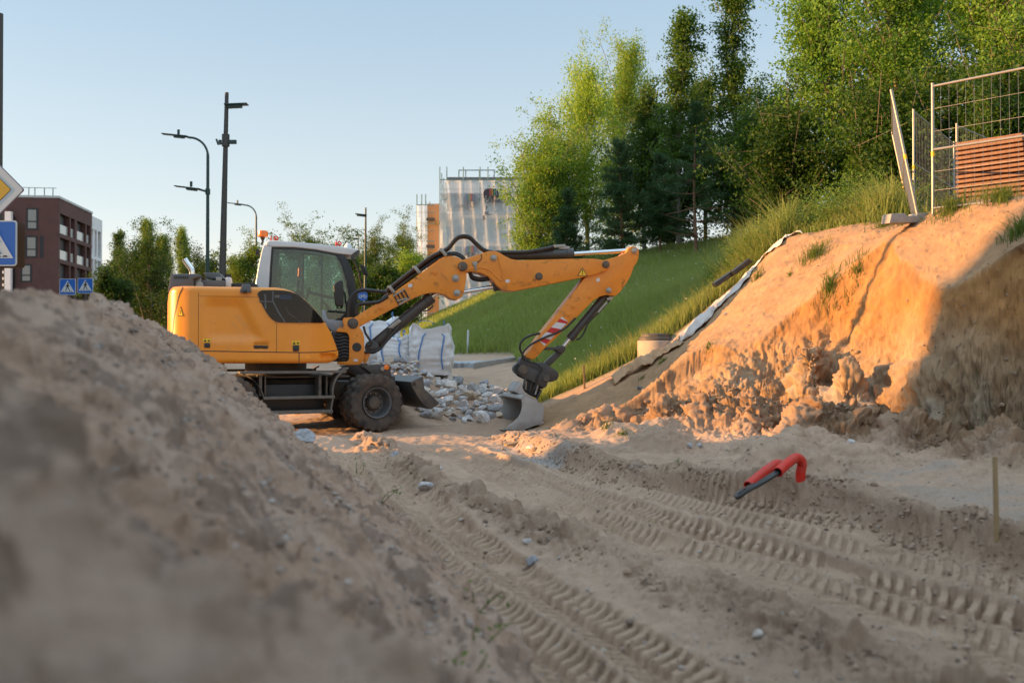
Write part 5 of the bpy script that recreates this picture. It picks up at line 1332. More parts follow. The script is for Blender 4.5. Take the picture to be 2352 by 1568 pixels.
# unseen blocks added off frame to shade the bank, the hill and its trees
def plain_block(x0, x1, y0, y1, h, label):
    B = thing('shade_caster_block', label, 'building', (x1, y0, 0))
    w = at_root(MB().box(((x0 + x1) / 2, (y0 + y1) / 2, h / 2 - .5), (x1 - x0, y1 - y0, h + 1)).build('wall', M_BRICK, smooth=False), B)
    m = MB(); m.box(((x0 + x1) / 2, (y0 + y1) / 2, h + .15), (x1 - x0 + .6, y1 - y0, .3)); m.build('roof', M_DARK, w, smooth=False)
    m = MB(); n = int((y1 - y0) / 3)
    for k in range(int(h / 3)):
        for i in range(n): m.box((x1, y0 + (i + .5) * (y1 - y0) / n, 1.7 + 3 * k), (.1, 1.3, 1.5))
    m.split('window', M_WINGLASS, w, smooth=False)
plain_block(-46, -32, -14, 10.5, 13, 'unseen brick block added left of the site to shade the near bank')
plain_block(-46, -32, 19.5, 33.0, 12, 'unseen brick block added left of the site to shade the grass hill')
plain_block(-47, -32.5, 33.6, 42.3, 17.5, 'tallest unseen brick block, added left of the site to shade the hill trees')

# --- street lamps
def lamp_head(m, p, d, L=.75):
    p = Vector(p); d = Vector(d).normalized(); s = Vector((-d.y, d.x, 0)).normalized()
    up = s.cross(d) * -1
    if up.z < 0: up = -up
    rot = Matrix((d, s, up)).transposed()
    m.box(p + d * (L * .42), (L, .26, .035), rot); m.box(p + d * .22 - up * .05, (.40, .18, .08), rot)
def curved_lamp(px, py_top, Y, px_tip, label, second=None, r=.07):
    b = at(px, 700, Y); gz = ground_z(b.x, Y); top = at(px, py_top, Y).z; tip = at(px_tip, py_top - 6, Y)
    L = thing('street_lamp', label, 'street lamp', (b.x, Y, gz), group='street lamps along the road')
    R = min(1.2, abs(tip.x - b.x) * .45); s = 1 if tip.x > b.x else -1
    path = [(0, 0, 0), (0, 0, 3), (0, 0, top - gz - R)] + [(s * R * (1 - math.cos(a)), 0, top - gz - R + R * math.sin(a)) for a in np.linspace(.2, math.pi / 2, 8)] + [(tip.x - b.x - s * .7, 0, top - gz + .05)]
    MB().tube(path, [r * 1.25, r, r * .8] + [r * .62] * 9, 12).build('pole', M_GREENP, L)
    m = MB(); lamp_head(m, (tip.x - b.x - s * .7, 0, top - gz + .05), (s, 0, .10), .95); m.build('lamp_head', M_GREENP, L, bevel=.01)
    m = MB(); m.cyl((tip.x - b.x - s * .45, 0, top - gz + .1), (tip.x - b.x - s * .45, 0, top - gz + .3), .05, 10); m.build('light_sensor', M_GREENP, L)
    if second:
        q = at(second[0], second[1], Y); z = at(px, second[2], Y).z - gz
        MB().tube([(0, 0, z), (q.x - b.x - s * .7, 0, z + .12)], r * .6, 10).build('side_arm', M_GREENP, L)
        m = MB(); lamp_head(m, (q.x - b.x - s * .7, 0, z + .12), (s, 0, .12), .95); m.build('lamp_head', M_GREENP, L, bevel=.01)
        m = MB(); m.cyl((q.x - b.x - s * .45, 0, z + .2), (q.x - b.x - s * .45, 0, z + .4), .05, 10); m.build('light_sensor', M_GREENP, L)
        m = MB(); m.cyl((0, 0, z - .1), (0, 0, z + .12), r * 1.3, 12); m.build('collar', M_GREENP, L)
    return L
def post_lamp(px0, px1, py_top, Y, px_tip, label, r=.075, collar=False, m_=None):
    b = at(px0, 650, Y); gz = ground_z(b.x, Y); t = at(px1, py_top, Y); tip = at(px_tip, py_top + 10, Y)
    L = thing('street_lamp', label, 'street lamp', (b.x, Y, gz), group='street lamps along the road'); m_ = m_ or M_GREENP
    sl = (t.x - b.x) / (t.z - b.z); bx = -sl * (b.z - gz)
    MB().tube([(bx, 0, 0), (bx + sl * 3, 0, 3), (t.x - b.x, 0, t.z - gz)], [r * 1.3, r * 1.1, r * .62], 12).build('pole', m_, L)
    s = 1 if tip.x > t.x else -1; z = t.z - gz - .35; m = MB()
    lamp_head(m, (t.x - b.x, 0, z), (s, 0, .04 if s > 0 else .1), abs(tip.x - t.x) + .05); m.build('lamp_head', M_GREENP, L, bevel=.01)
    if collar:
        zz = z - .95; x = t.x - b.x - sl * 1.3; m = MB(); m.cyl((x, 0, zz - .22), (x, 0, zz + .12), r * 1.25, 12); m.build('collar', m_, L)
        m = MB(); m.box((x + .20, -.03, zz - .10), (.22, .09, .11)); m.tube([(x - .25, -.05, zz - .02), (x - .2, -.05, zz - .17), (x - .08, -.05, zz - .15)], .03, 8); m.box((x - .16, 0, zz - .08), (.08, .07, .09)); m.split('bracket', M_GREENP, L, bevel=.01)
    return L
post_lamp(510.5, 521, 213, 28.0, 569, 'tall lamp post with grey brown shaft and one flat head, nearest to the cab', .085, True, M_POLE)
curved_lamp(476.5, 316, 38.0, 383, 'curved green lamp post carrying two heads, left of the tallest post', (412, 433, 441))
curved_lamp(588, 471, 62.0, 529, 'curved green single headed lamp post rising behind the orange beacon')
curved_lamp(705, 543, 92.0, 662, 'curved lamp arm just showing above the white cab roof')
post_lamp(839, 840, 477, 48.0, 817, 'straight dark lamp post between the cab and the netted building', .065)
post_lamp(823, 823, 538, 78.0, 806, 'short looking far lamp post right behind the cab windscreen', .065)

# --- traffic signs
M_SIGNW = mat('sign_white', (.50, .53, .55), rough=.4); M_SIGNY = mat('sign_yellow', (.55, .33, .035), rough=.4); M_SIGNB = mat('sign_blue', (.012, .105, .42), rough=.35); M_SIGNK = mat('sign_black', (.015, .012, .012), rough=.5)
def rrect(w, h, r, n=5):
    out = []
    for cx, cy, a0 in ((w / 2 - r, h / 2 - r, 0), (-w / 2 + r, h / 2 - r, 90), (-w / 2 + r, -h / 2 + r, 180), (w / 2 - r, -h / 2 + r, 270)):
        for k in range(n + 1):
            a = math.radians(a0 + 90 * k / n); out.append((cx + r * math.cos(a), cy + r * math.sin(a)))
    return out
def sgn(pts, off, th, name, m, parent, c, s=1.0, turn=0.0):
    ct, st_ = math.cos(turn), math.sin(turn)
    return MB().prism([(x * s, z * s) for x, z in pts], lambda u, v, w: (c[0] + u * ct + w * st_, c[1] - w * ct + u * st_ if False else c[1] + u * st_ - w * ct, c[2] + v), off, off + th).build(name, m, parent, smooth=False)
def scale2(pts, k): return [(x * k, z * k) for x, z in pts]
def walker():
    """walking figure as flat pieces"""
    P = []
    P.append([(.02 + .055 * math.cos(a), .205 + .055 * math.sin(a)) for a in np.linspace(0, 2 * math.pi, 14)[:-1]])
    P.append([(-.03, .14), (.06, .14), (.075, .10), (.05, -.03), (-.045, -.03), (-.05, .06)])
    P.append([(-.03, .135), (-.12, .055), (-.105, -.03), (-.075, -.03), (-.08, .04), (-.02, .09)])
    P.append([(.05, .13), (.105, .06), (.135, .03), (.12, .005), (.075, .035), (.045, .08)])
    P.append([(-.045, -.03), (.01, -.03), (-.03, -.12), (-.10, -.235), (-.15, -.235), (-.085, -.11)])
    P.append([(0, -.03), (.05, -.03), (.085, -.11), (.14, -.20), (.165, -.235), (.115, -.235), (.045, -.13)])
    for x in (-.25, -.06, .10, .24): P.append([(x - .03, -.265), (x + .03, -.265), (x + .055, -.30), (x - .055, -.30)])
    return P
def crossing_sign(parent, c, size, flip=1, turn=0.0):
    k = size
    b = sgn(scale2(rrect(1, 1, .07), k), 0, .02, 'sign_plate', M_SIGNW, parent, c, 1, turn)
    sgn(scale2(rrect(.945, .945, .05), k), .021, .002, 'sign_field', M_SIGNB, b, c, 1, turn)
    sgn(scale2([(0, .40), (-.43, -.33), (.43, -.33)], k), .0235, .002, 'sign_triangle', M_SIGNW, b, c, 1, turn)
    for p in walker(): sgn([(x * k * flip * 1.05, z * k * 1.05 + .01 * k) for x, z in p], .026, .002, 'walker_symbol', M_SIGNK, b, c, 1, turn)
    return b
SY = 15.0; sp_ = at(-4, 500, SY); gz = ground_z(sp_.x, SY)
SP = thing('sign_post', 'tall dark sign post with a diamond priority sign above a blue crossing sign', 'sign post', (sp_.x, SY, gz))
MB().tube([(0, 0, 0), (0, 0, 6.5)], .057, 14).build('pole', M_POLE, SP)
c = at(-4, 438, SY); c = (0, -.07, c.z - gz); hd_ = 66 / 2287 * SY
def diam(k): return [(x * .7071 - z * .7071, x * .7071 + z * .7071) for x, z in rrect(k * 1.4142, k * 1.4142, k * .08)]
b = sgn(diam(hd_ * 1.01), 0, .02, 'sign_plate', mat('sign_grey_back', (.18, .16, .2), rough=.5), SP, c); sgn(diam(hd_ * .975), .021, .002, 'sign_field', M_SIGNW, b, c); sgn(diam(hd_ * .565), .0235, .002, 'sign_rim', M_SIGNK, b, c); sgn(diam(hd_ * .54), .026, .002, 'sign_centre', M_SIGNY, b, c)
c = at(-7, 560, SY); crossing_sign(SP, (c.x - sp_.x, -.07, c.z - gz), 104 / 2287 * SY)
sgn(scale2(rrect(1, 1, .07), 106 / 2287 * SY), 0, .02, 'sign_back', M_SIGNK, SP, (c.x - sp_.x + .02, .12, c.z - gz - .01))
for px, py, w, lab in ((157, 659, 37, 'deep blue pedestrian crossing sign, left one of the two above the mound'), (197.5, 656.5, 35, 'lighter blue pedestrian crossing sign, right one of the two above the mound')):
    Y = 40.0 if px < 180 else 43.0; c = at(px, py, Y); gz = ground_z(c.x, Y)
    S_ = thing('crossing_sign', lab, 'traffic sign', (c.x, Y, gz), group='pedestrian crossing signs down the road')
    MB().tube([(0, 0, 0), (0, 0, c.z - gz + .3)], .035, 10).build('pole', M_POLE, S_); crossing_sign(S_, (0, -.05, c.z - gz), w / 2287 * Y)
c = at(834, 680, 34.0); gz = ground_z(c.x, 34)
S_ = thing('cycle_path_sign', 'round blue cycle path sign with white bicycle seen between cab and boom', 'traffic sign', (c.x, 34, gz))
MB().tube([(0, 0, 0), (0, 0, c.z - gz + .3)], .03, 10).build('pole', M_POLE, S_)
cc = (0, -.05, c.z - gz); kk = 11.5 / 2287 * 34
circ = lambda r, x=0, z=0, n=28: [(x + r * math.cos(a), z + r * math.sin(a)) for a in np.linspace(0, 2 * math.pi, n + 1)[:-1]]
b = sgn(circ(kk), 0, .015, 'sign_plate', M_SIGNB, S_, cc)
m = MB()
for x in (-.45, .45): m.lathe([(.26 + .05 * math.cos(t), .02 * math.sin(t)) for t in np.linspace(0, 6.28, 7)[:-1]], (0, 0, 0), (0, 1, 0), 18, closed=True); n_ = len(m.v) // 1; m.v[-18 * 6:] = [(p[0] + x, p[1], p[2] - .12) for p in m.v[-18 * 6:]]
for a, q in (((-.45, -.12), (-.15, .22)), ((-.15, .22), (.28, .22)), ((.28, .22), (.0, -.12)), ((.0, -.12), (-.45, -.12)), ((-.18, .3), (0, -.12)), ((.45, -.12), (.24, .34)), ((.24, .34), (.36, .36)), ((-.26, .3), (-.1, .3))): m.tube([(a[0], 0, a[1]), (q[0], 0, q[1])], .035, 6)
m.v = [(cc[0] + p[0] * kk, cc[1] - .022 + p[1] * kk * .3, cc[2] + p[2] * kk) for p in m.v]; m.build('bicycle_symbol', M_SIGNW, b)

# --- fence panels on the bank
def fence_panel(label, base, d, L, H=2.0, lean=0.0, name='wire_fence', step=.13, rails=(.0, .48, 1.0)):
    """base: foot of the first post, d: horizontal direction"""
    d = Vector((d[0], d[1], 0)).normalized(); side = Vector((-d.y, d.x, 0)); up = (Vector((0, 0, 1)) + side * lean).normalized()
    F_ = thing(name, label, 'fence panel', base, group='wire fence panels on the bank')
    for t in (0, L): MB().tube([d * t - up * .15, d * t + up * (H + .05)], .024, 12).build('post', M_GALV, F_)
    for k in rails: MB().tube([d * 0 + up * (.06 + (H - .06) * k), d * L + up * (.06 + (H - .06) * k)], .018, 10).build('rail', M_GALV, F_)
    m = MB(); n = int(L / step)
    for i in range(1, n): m.tube([d * (i * step) + up * .05, d * (i * step) + side * .01 + up * (H * .5), d * (i * step) + up * (H - .02)], .0026, 4, caps=False)
    for k in (.17, .32, .64, .82): m.tube([up * (H * k), d * L + up * (H * k)], .0026, 4, caps=False)
    m.build('wire_mesh', M_GALV, F_)
    for t in (0, L): MB().cyl(d * t + up * (H * .44), d * t + up * (H * .48), .027, 12).build('orange_band', M_YELLOW, F_)
    return F_
b = at(2143, 487, 15.8)
fence_panel('upright wire fence panel in front of the brown boards', (b.x, b.y, b.z), (.67, -.74), 3.4)
b = at(2099, 487, 19.8); e = at(2192, 478, 22.9); dd = (e.x - b.x, e.y - b.y)
fence_panel('wire fence panel running back from the leaning posts', (b.x, b.y, b.z - .05), dd, math.hypot(*dd), 2.05)
e2 = at(2340, 470, 26.0)
fence_panel('rearmost wire fence panel behind the stacked boards', (e.x + .06, e.y, e.z - .1), (e2.x - e.x, e2.y - e.y), 3.4, 2.0)
b = at(2106, 487, 16.2)
fence_panel('leaning wire fence panel seen edge on above the concrete foot', (b.x, b.y, b.z), (.388, 1.0), 3.4, 2.02, .19)
q = at(2083, 500, 16.0); m = MB(); m.prism([(-.40, 0), (.40, 0), (.36, .15), (.12, .15), (.10, .11), (-.08, .11), (-.10, .15), (-.36, .15)], lambda u, v, w: (u, w, v), -.12, .12)
o = m.build('concrete_block', M_CONC, bevel=.012, loc=(q.x, q.y, q.z - .09), rot=(.03, -.05, math.radians(14))); tag(o, 'concrete fence foot lying at the base of the leaning panels', 'concrete block')
# stack of brown boards
q = at(2221, 470, 17.6); g_ = q.z - .05
TS = thing('board_stack', 'stack of brown slatted boards behind the upright wire panel', 'timber stack', (q.x, q.y, g_), math.atan2(-.74, .67))
for k in range(13):
    MB().box((1.7, 0, .07 + k * .082), (3.4, .9, .05)).build('board', M_BOARD, TS, bevel=.004)
m = MB()
for x in (.22, 1.15, 2.2): m.box((x, .05, .56), (.08, .8, 1.08))
m.split('spacer', mat('spacer_wood', (.5, .42, .34), rough=.8), TS)
# stakes and pole
def stake(px, py0, py1, w, label, m=M_WOODS, lean=0):
    b = hit(px, py1); h = at(px, py0, b.y).z - b.z
    o = MB().tube([(0, 0, -.15), (lean * .5, 0, h * .5), (lean, 0, h)], [w, w, w * .9], 4).build('stake', m, loc=b, smooth=False, bevel=.003); tag(o, label, 'stake'); return o
stake(1343, 838, 893, .030, 'short wooden stake at the foot of the sand slope behind the bucket', lean=-.02)
stake(2290, 1048, 1256, .019, 'thin wooden stake standing in the pale sand near the bank', lean=-.012)
b = hit(1074, 812); h = at(1074, 757, b.y).z - b.z
tag(MB().tube([(0, 0, -.1), (.02, 0, h)], .035, 8).build('marker_post', mat('white_plastic', (.6, .62, .65), rough=.5), loc=b), 'slim white marker post at the foot of the grass hill', 'marker post')

# manhole ring, cap
q = at(1506, 768, 21.0); MH = thing('manhole_ring', 'pale concrete manhole ring with black cap half buried in the slope', 'manhole ring', (q.x, 21.0, q.z - .88))
MB().lathe([(.385, -.4), (.385, .74), (.37, .75), (.30, .75), (.30, .5)], (0, 0, 0), (0, 0, 1), 40).build('ring', mat('pale_concrete', (.46, .40, .34), rough=.9, noise=.5, nscale=5, bump=.3), MH)
MB().lathe([(.36, .75), (.36, .80), (.30, .83), (.30, .88), (.27, .90), (0, .90)], (0, 0, 0), (0, 0, 1), 40).build('cap', M_RUST, MH, bevel=.005)
MB().lathe([(.03, 0), (.03, .004), (0, .004)], (.12, -.384, .35), (.12 * .9, -.37, 0), 12).build('hole', M_BLACK, MH)
# geotextile sheets along the slope edge
def sheet(name, path, w, label, m, seed):
    P = catmull([Vector(p) for p in path], 10); n = len(P); vs = []; rnd = random.Random(seed); K = 9
    for i, p in enumerate(P):
        d = (P[min(i + 1, n - 1)] - P[max(i - 1, 0)]); s = Vector((d.y, -d.x, 0)).normalized()
        ww = w * (.7 + .35 * math.sin(i * .37 + seed) + .15 * math.sin(i * 1.3))
        for k in range(K):
            t = k / (K - 1) - .35; q = p + s * ww * t
            vs.append((q.x, q.y, max(ground_z(q.x, q.y), p.z - .03 - .30 * abs(t)) + .05 + .02 * math.sin(i * .7 + k * 1.1 + seed) + .012 * math.sin(i * 1.9 - k)))
    mm = MB().add(vs, [(i * K + k, i * K + k + 1, (i + 1) * K + k + 1, (i + 1) * K + k) for i in range(n - 1) for k in range(K - 1)])
    o = mm.build(name, m); md = o.modifiers.new('thick', 'SOLIDIFY'); md.thickness = .008; return tag(o, label, 'geotextile sheet')
M_GEO = mat('white_geotextile', (.62, .56, .52), rough=.85, noise=.4, nscale=4, dark=(.42, .30, .2)); M_GEOB = mat('sandy_geotextile', (.50, .31, .17), rough=.9, noise=.5, nscale=3)
def E(px, py, Y=20.15): return at(px, py, Y)
sheet('geotextile_sheet', [E(1405, 862), E(1450, 832), E(1490, 812), E(1530, 796), E(1565, 780)], .6, 'brown sand stained fabric strip below the manhole ring', M_GEOB, 1)
sheet('geotextile_sheet', [E(1560, 770), E(1600, 732), E(1650, 690), E(1710, 640), E(1760, 600), E(1800, 568), E(1830, 556)], .62, 'white fabric strip along the upper edge of the sand slope', M_GEO, 4)
for (a, b_, lab) in (((1640, 655), (1680, 628), 'lower black plastic tray on the edge of the white fabric'), ((1682, 628), (1722, 598), 'upper black plastic tray on the edge of the white fabric')):
    p, q = E(*a, 20.5), E(*b_, 20.6); o = MB().bar(p, q, .16, .10).build('plastic_tray', M_BLACK, bevel=.015); tag(o, lab, 'plastic tray', 'black trays on the fabric')
# red cable ducts
def duct(path, r, label):
    P = catmull(path, 14); rs = [r * (1 + (.035 if i % 2 else -.03)) for i in range(len(P))]
    m = MB().tube(P, rs, 18, caps=False); inn = MB().tube(P, [x * .86 for x in rs], 18, caps=False)
    v0 = len(m.v); m.add(inn.v, [f[::-1] for f in inn.f]); n = 18; e_ = (len(P) - 1) * n
    m.f += [(e_ + k, e_ + (k + 1) % n, v0 + e_ + (k + 1) % n, v0 + e_ + k) for k in range(n)]
    o = m.build('cable_duct', mat('red_duct', (.62, .018, .008), rough=.5, noise=.5, nscale=9, dark=(.33, .11, .07), spec=.25), angle=60); tag(o, label, 'cable duct', 'red cable ducts'); return o
g0 = hit(1838, 1108); Yd = g0.y
duct([at(1838, 1112, Yd), at(1839, 1085, Yd), at(1842, 1066, Yd), at(1838, 1055, Yd - .02), at(1826, 1052, Yd - .06), at(1806, 1066, Yd - .2), at(1786, 1084, Yd - .38)], .043, 'front red cable duct bent over with an open end')
duct([at(1800, 1080, Yd + .35), at(1792, 1066, Yd + .3), at(1778, 1068, Yd + .22), at(1750, 1088, Yd + .02), at(1718, 1115, Yd - .2)], .042, 'dusty rear red cable duct lying on the sand')
cb = MB().tube(catmull([at(1800, 1074, Yd - .25), at(1784, 1088, Yd - .4), at(1752, 1108, Yd - .55), at(1715, 1128, Yd - .62), at(1696, 1142, Yd - .62), at(1692, 1136, Yd - .55), at(1706, 1126, Yd - .45), at(1728, 1114, Yd - .2), at(1736, 1108, Yd - .1)], 8), .018, 10)
cb2 = MB().tube(catmull([at(1796, 1072, Yd - .25), at(1778, 1086, Yd - .4), at(1750, 1103, Yd - .5), at(1722, 1120, Yd - .52), at(1712, 1122, Yd - .4), at(1730, 1112, Yd - .2)], 8), .014, 10); v0 = len(cb.v)
o = cb.build('power_cable', M_HOSE); tag(o, 'thick black cable looping from one red duct into the other', 'cable')
o = cb2.build('power_cable', M_HOSE); tag(o, 'thinner black cable inside the loop between the red ducts', 'cable')
# pavement, kerbs
def slab(name, pts, th, m, label=None, cat=None, kind=None, dz=.03):
    vs = [W(*p) for p in pts]; n = len(vs); V_ = [(x, y, z + dz) for x, y, z in vs] + [(x, y, z + dz - th) for x, y, z in vs]
    mm = MB().add(V_, [tuple(range(n)), tuple(range(2 * n - 1, n - 1, -1))] + [(i, (i + 1) % n, (i + 1) % n + n, i + n) for i in range(n)])
    o = mm.build(name, m, smooth=False, bevel=.012 if label else 0); tag(o, label, cat, None, kind); return o
M_PAVE = mat('pale_paving', (.40, .42, .44), rough=.8, noise=.3, nscale=5)
slab('pavement', [(985, 836, 28), (1092, 838, 27.4), (1196, 824, 28.6), (1150, 817.5, 31.5), (985, 815.5, 34)], .3, M_PAVE, kind='structure')
slab('concrete_kerb', [(1088, 838.5, 27.2), (1197, 823, 28.4), (1200, 821.5, 28.7), (1094, 835, 27.6)], .42, M_CONC, 'angled grey concrete kerb edging the pale pavement', 'kerb', dz=.06)
slab('concrete_wall', [(1085, 815, 32.5), (1186, 806, 31.5), (1188, 804.5, 32.0), (1085, 812.5, 33)], .45, mat('dark_concrete', (.17, .17, .175), rough=.9, noise=.3, nscale=4), 'low dark concrete edging wall at the foot of the grass hill', 'edging wall', dz=.10)
for k in range(7):
    x0 = 1036 + 7.4 * k; o = slab('kerb_stone', [(x0, 838.5, 27.5), (x0 + 7, 838.7, 27.5), (x0 + 7, 835.8, 27.8), (x0, 835.6, 27.8)], .16, mat('paver', (.22, .22, .23) if k % 2 else (.33, .33, .34), rough=.9), 'small %s kerb block, number %d from the bag, edging the pavement' % ('dark' if k % 2 else 'pale', k + 1), 'kerb stone', dz=.05); o['group'] = 'kerb blocks beside the bag'

# --- big bags
def big_bag(px, py_base, Y, w, h, label, seed, slump=0.0, tilt=0.0, peaks=((-.3, .16), (.34, .2)), straps=True):
    b = at(px, py_base, Y); n = 72; nz = 40; vs = []
    G = thing('bulk_bag', label, 'bulk bag', (b.x, Y, b.z), tilt, 'white bulk bags of stone')
    rz = lambda t: 1 + .10 * math.sin(math.pi * min(1, t * 1.15)) - slump * .25 * t
    for j in range(nz + 1):
        t = j / nz
        for k in range(n):
            a = 2 * math.pi * k / n; c_, s_ = math.cos(a), math.sin(a); e = 2 / 5.0
            x = math.copysign(abs(c_) ** e, c_) * w / 2 * rz(t); y = math.copysign(abs(s_) ** e, s_) * w / 2 * rz(t)
            nn = mnoise.noise(Vector((x * 2.6 + seed, y * 2.6, t * 3.0))) * .12 + abs(mnoise.noise(Vector((x * 6 + seed, y * 6, t * 7.0)))) * .09 + abs(mnoise.noise(Vector((x * 13 + seed, y * 13, t * 16.0)))) * .03 + .004 * math.sin(t * 40 + 3 * x)
            cor = abs(c_ * s_) * 2
            z = h * t * (1 - slump * .3) + (t ** 5) * h * (.13 * cor ** 2 - .04) + (t ** 5) * .12 * mnoise.noise(Vector((x * 3, y * 3, seed)))
            vs.append((x * (1 + nn), y * (1 + nn), z + (.05 * nn if t > 0 else 0)))
    top = len(vs); vs.append((0, 0, h * (.86 - slump * .25)))
    fs = [(j * n + k, j * n + (k + 1) % n, (j + 1) * n + (k + 1) % n, (j + 1) * n + k) for j in range(nz) for k in range(n)]
    fs += [(nz * n + k, nz * n + (k + 1) % n, top) for k in range(n)]
    bag = MB().add(vs, fs).build('sack', M_BAG, G, angle=60)
    if straps:
        for sx in (-.24, .26):
            P = []
            for t in np.linspace(.12, .84, 12):
                x = sx * w * (1.0 + .2 * (1 - t)) ; y = -w / 2 * rz(t) * 1.07
                P.append(Vector((x + .05 * math.sin(t * 5 + seed), y, h * t * (1 - slump * .3))))
            P.append(P[-1] + Vector((.10 if sx < 0 else -.1, .06, .10)))
            m = MB(); vv = []
            for p in P: vv += [(p.x - .017, p.y - .012, p.z), (p.x + .017, p.y - .012, p.z)]
            m.add(vv, [(2 * i, 2 * i + 1, 2 * i + 3, 2 * i + 2) for i in range(len(P) - 1)]); s_o = m.build('strap', M_STRAP, G); md = s_o.modifiers.new('thick', 'SOLIDIFY'); md.thickness = .012
        for (px_, dz), dirx in zip(peaks, (1, -.2)):
            x = px_ * w; z = h * (1.08 - slump * .3); y = -w * .36
            P = catmull([(x, y, z - .12), (x - .03, y, z + .04), (x + .06 * dirx, y, z + .10), (x + .22 * dirx + .03, y + .03, z + .10), (x + .30 * dirx + .05, y + .05, z + .02)], 5)
            m = MB(); vv = []
            for p in P: vv += [(p.x, p.y - .03, p.z), (p.x, p.y + .03, p.z)]
            m.add(vv, [(2 * i, 2 * i + 1, 2 * i + 3, 2 * i + 2) for i in range(len(P) - 1)]); s_o = m.build('lifting_loop', M_STRAP, G); md = s_o.modifiers.new('thick', 'SOLIDIFY'); md.thickness = .012
    return G
big_bag(990, 860, 24.0, .96, 1.10, 'full white bulk bag with blue straps standing right of the other bags', 3.0, 0, math.radians(6))
big_bag(912, 842, 24.4, .80, .85, 'slumped white bulk bag between the full bag and the excavator', 8.0, .5, math.radians(-10))
big_bag(868, 838, 25.4, 1.05, 1.18, 'white bulk bag partly hidden behind the boom cylinder', 5.0, .1, math.radians(12))

# --- stones
M_STONE = bpy.data.materials.new('pale_broken_stone'); M_STONE.use_nodes = True
nt = M_STONE.node_tree; pb = nt.nodes['Principled BSDF']; pb.inputs['Roughness'].default_value = .85; pb.inputs['Specular IOR Level'].default_value = .2
oi = nt.nodes.new('ShaderNodeObjectInfo'); rp_ = nt.nodes.new('ShaderNodeValToRGB'); nt.links.new(oi.outputs['Random'], rp_.inputs[0])
rp_.color_ramp.elements[0].color = (.27, .27, .285, 1); rp_.color_ramp.elements[1].color = (.72, .66, .61, 1)
e_ = rp_.color_ramp.elements.new(.3); e_.color = (.54, .51, .50, 1); e_ = rp_.color_ramp.elements.new(.62); e_.color = (.66, .62, .59, 1); e_ = rp_.color_ramp.elements.new(.8); e_.color = (.50, .38, .27, 1)
tc = nt.nodes.new('ShaderNodeTexCoord'); nz1 = nt.nodes.new('ShaderNodeTexNoise'); nz1.inputs['Scale'].default_value = 3; nz1.inputs['Detail'].default_value = 7
ad_ = nt.nodes.new('ShaderNodeVectorMath'); ad_.operation = 'ADD'; nt.links.new(tc.outputs['Object'], ad_.inputs[0]); nt.links.new(oi.outputs['Location'], ad_.inputs[1]); nt.links.new(ad_.outputs[0], nz1.inputs['Vector'])
mr = nt.nodes.new('ShaderNodeMapRange'); mr.inputs[1].default_value = .3; mr.inputs[2].default_value = .7; mr.inputs[3].default_value = .6; mr.inputs[4].default_value = 1.15; nt.links.new(nz1.outputs['Fac'], mr.inputs[0])
ml = nt.nodes.new('ShaderNodeVectorMath'); ml.operation = 'SCALE'; nt.links.new(rp_.outputs['Color'], ml.inputs[0]); nt.links.new(mr.outputs[0], ml.inputs['Scale']); nt.links.new(ml.outputs[0], pb.inputs['Base Color'])
bp = nt.nodes.new('ShaderNodeBump'); bp.inputs['Strength'].default_value = .5; bp.inputs['Distance'].default_value = .03; nt.links.new(nz1.outputs['Fac'], bp.inputs['Height']); nt.links.new(bp.outputs[0], pb.inputs['Normal'])
def stone_mesh(seed, sub=2):
    rnd = random.Random(seed); bm = bmesh.new(); bmesh.ops.create_icosphere(bm, subdivisions=sub, radius=1)
    planes = [(Vector((rnd.gauss(0, 1), rnd.gauss(0, 1), rnd.gauss(0, 1))).normalized(), rnd.uniform(.5, .82)) for _ in range(9)]
    sc = Vector((rnd.uniform(.8, 1.25), rnd.uniform(.75, 1.1), rnd.uniform(.6, .9)))
    for v in bm.verts:
        for n_, d_ in planes:
            k = v.co.dot(n_)
            if k > d_: v.co -= n_ * (k - d_)
        v.co += v.co.normalized() * .05 * mnoise.noise(v.co * 2.5 + Vector((seed, 0, 0)))
        v.co = Vector((v.co.x * sc.x, v.co.y * sc.y, v.co.z * sc.z))
    me = bpy.data.meshes.new('stone'); bm.to_mesh(me); bm.free()
    me.polygons.foreach_set('use_smooth', [True] * len(me.polygons)); me.set_sharp_from_angle(angle=math.radians(24)); me.materials.append(M_STONE); return me
STONES = [stone_mesh(k, 3) for k in range(12)]
def in_poly(x, y, P):
    c = False; j = len(P) - 1
    for i in range(len(P)):
        if (P[i][1] > y) != (P[j][1] > y) and x < (P[j][0] - P[i][0]) * (y - P[i][1]) / (P[j][1] - P[i][1]) + P[i][0]: c = not c
        j = i
    return c
rnd = random.Random(7)
PILE = [(838, 826), (862, 806), (905, 808), (945, 820), (985, 846), (1012, 862), (1060, 882), (1120, 888), (1166, 902), (1168, 955), (1110, 968), (1060, 970), (1000, 968), (962, 962), (938, 905), (880, 862)]
placed = []
def add_stone(p, r, label, group, sunk=.15):
    o = bpy.data.objects.new('stone', rnd.choice(STONES)); o.location = (p.x, p.y, p.z + r * (.5 - sunk)); o.scale = (r * rnd.uniform(.85, 1.2), r * rnd.uniform(.85, 1.2), r * rnd.uniform(.75, 1.1))
    o.rotation_euler = (rnd.uniform(-.6, .6), rnd.uniform(-.6, .6), rnd.uniform(0, 6.3)); link(o); tag(o, label, 'stone', group); return o
tries = 0
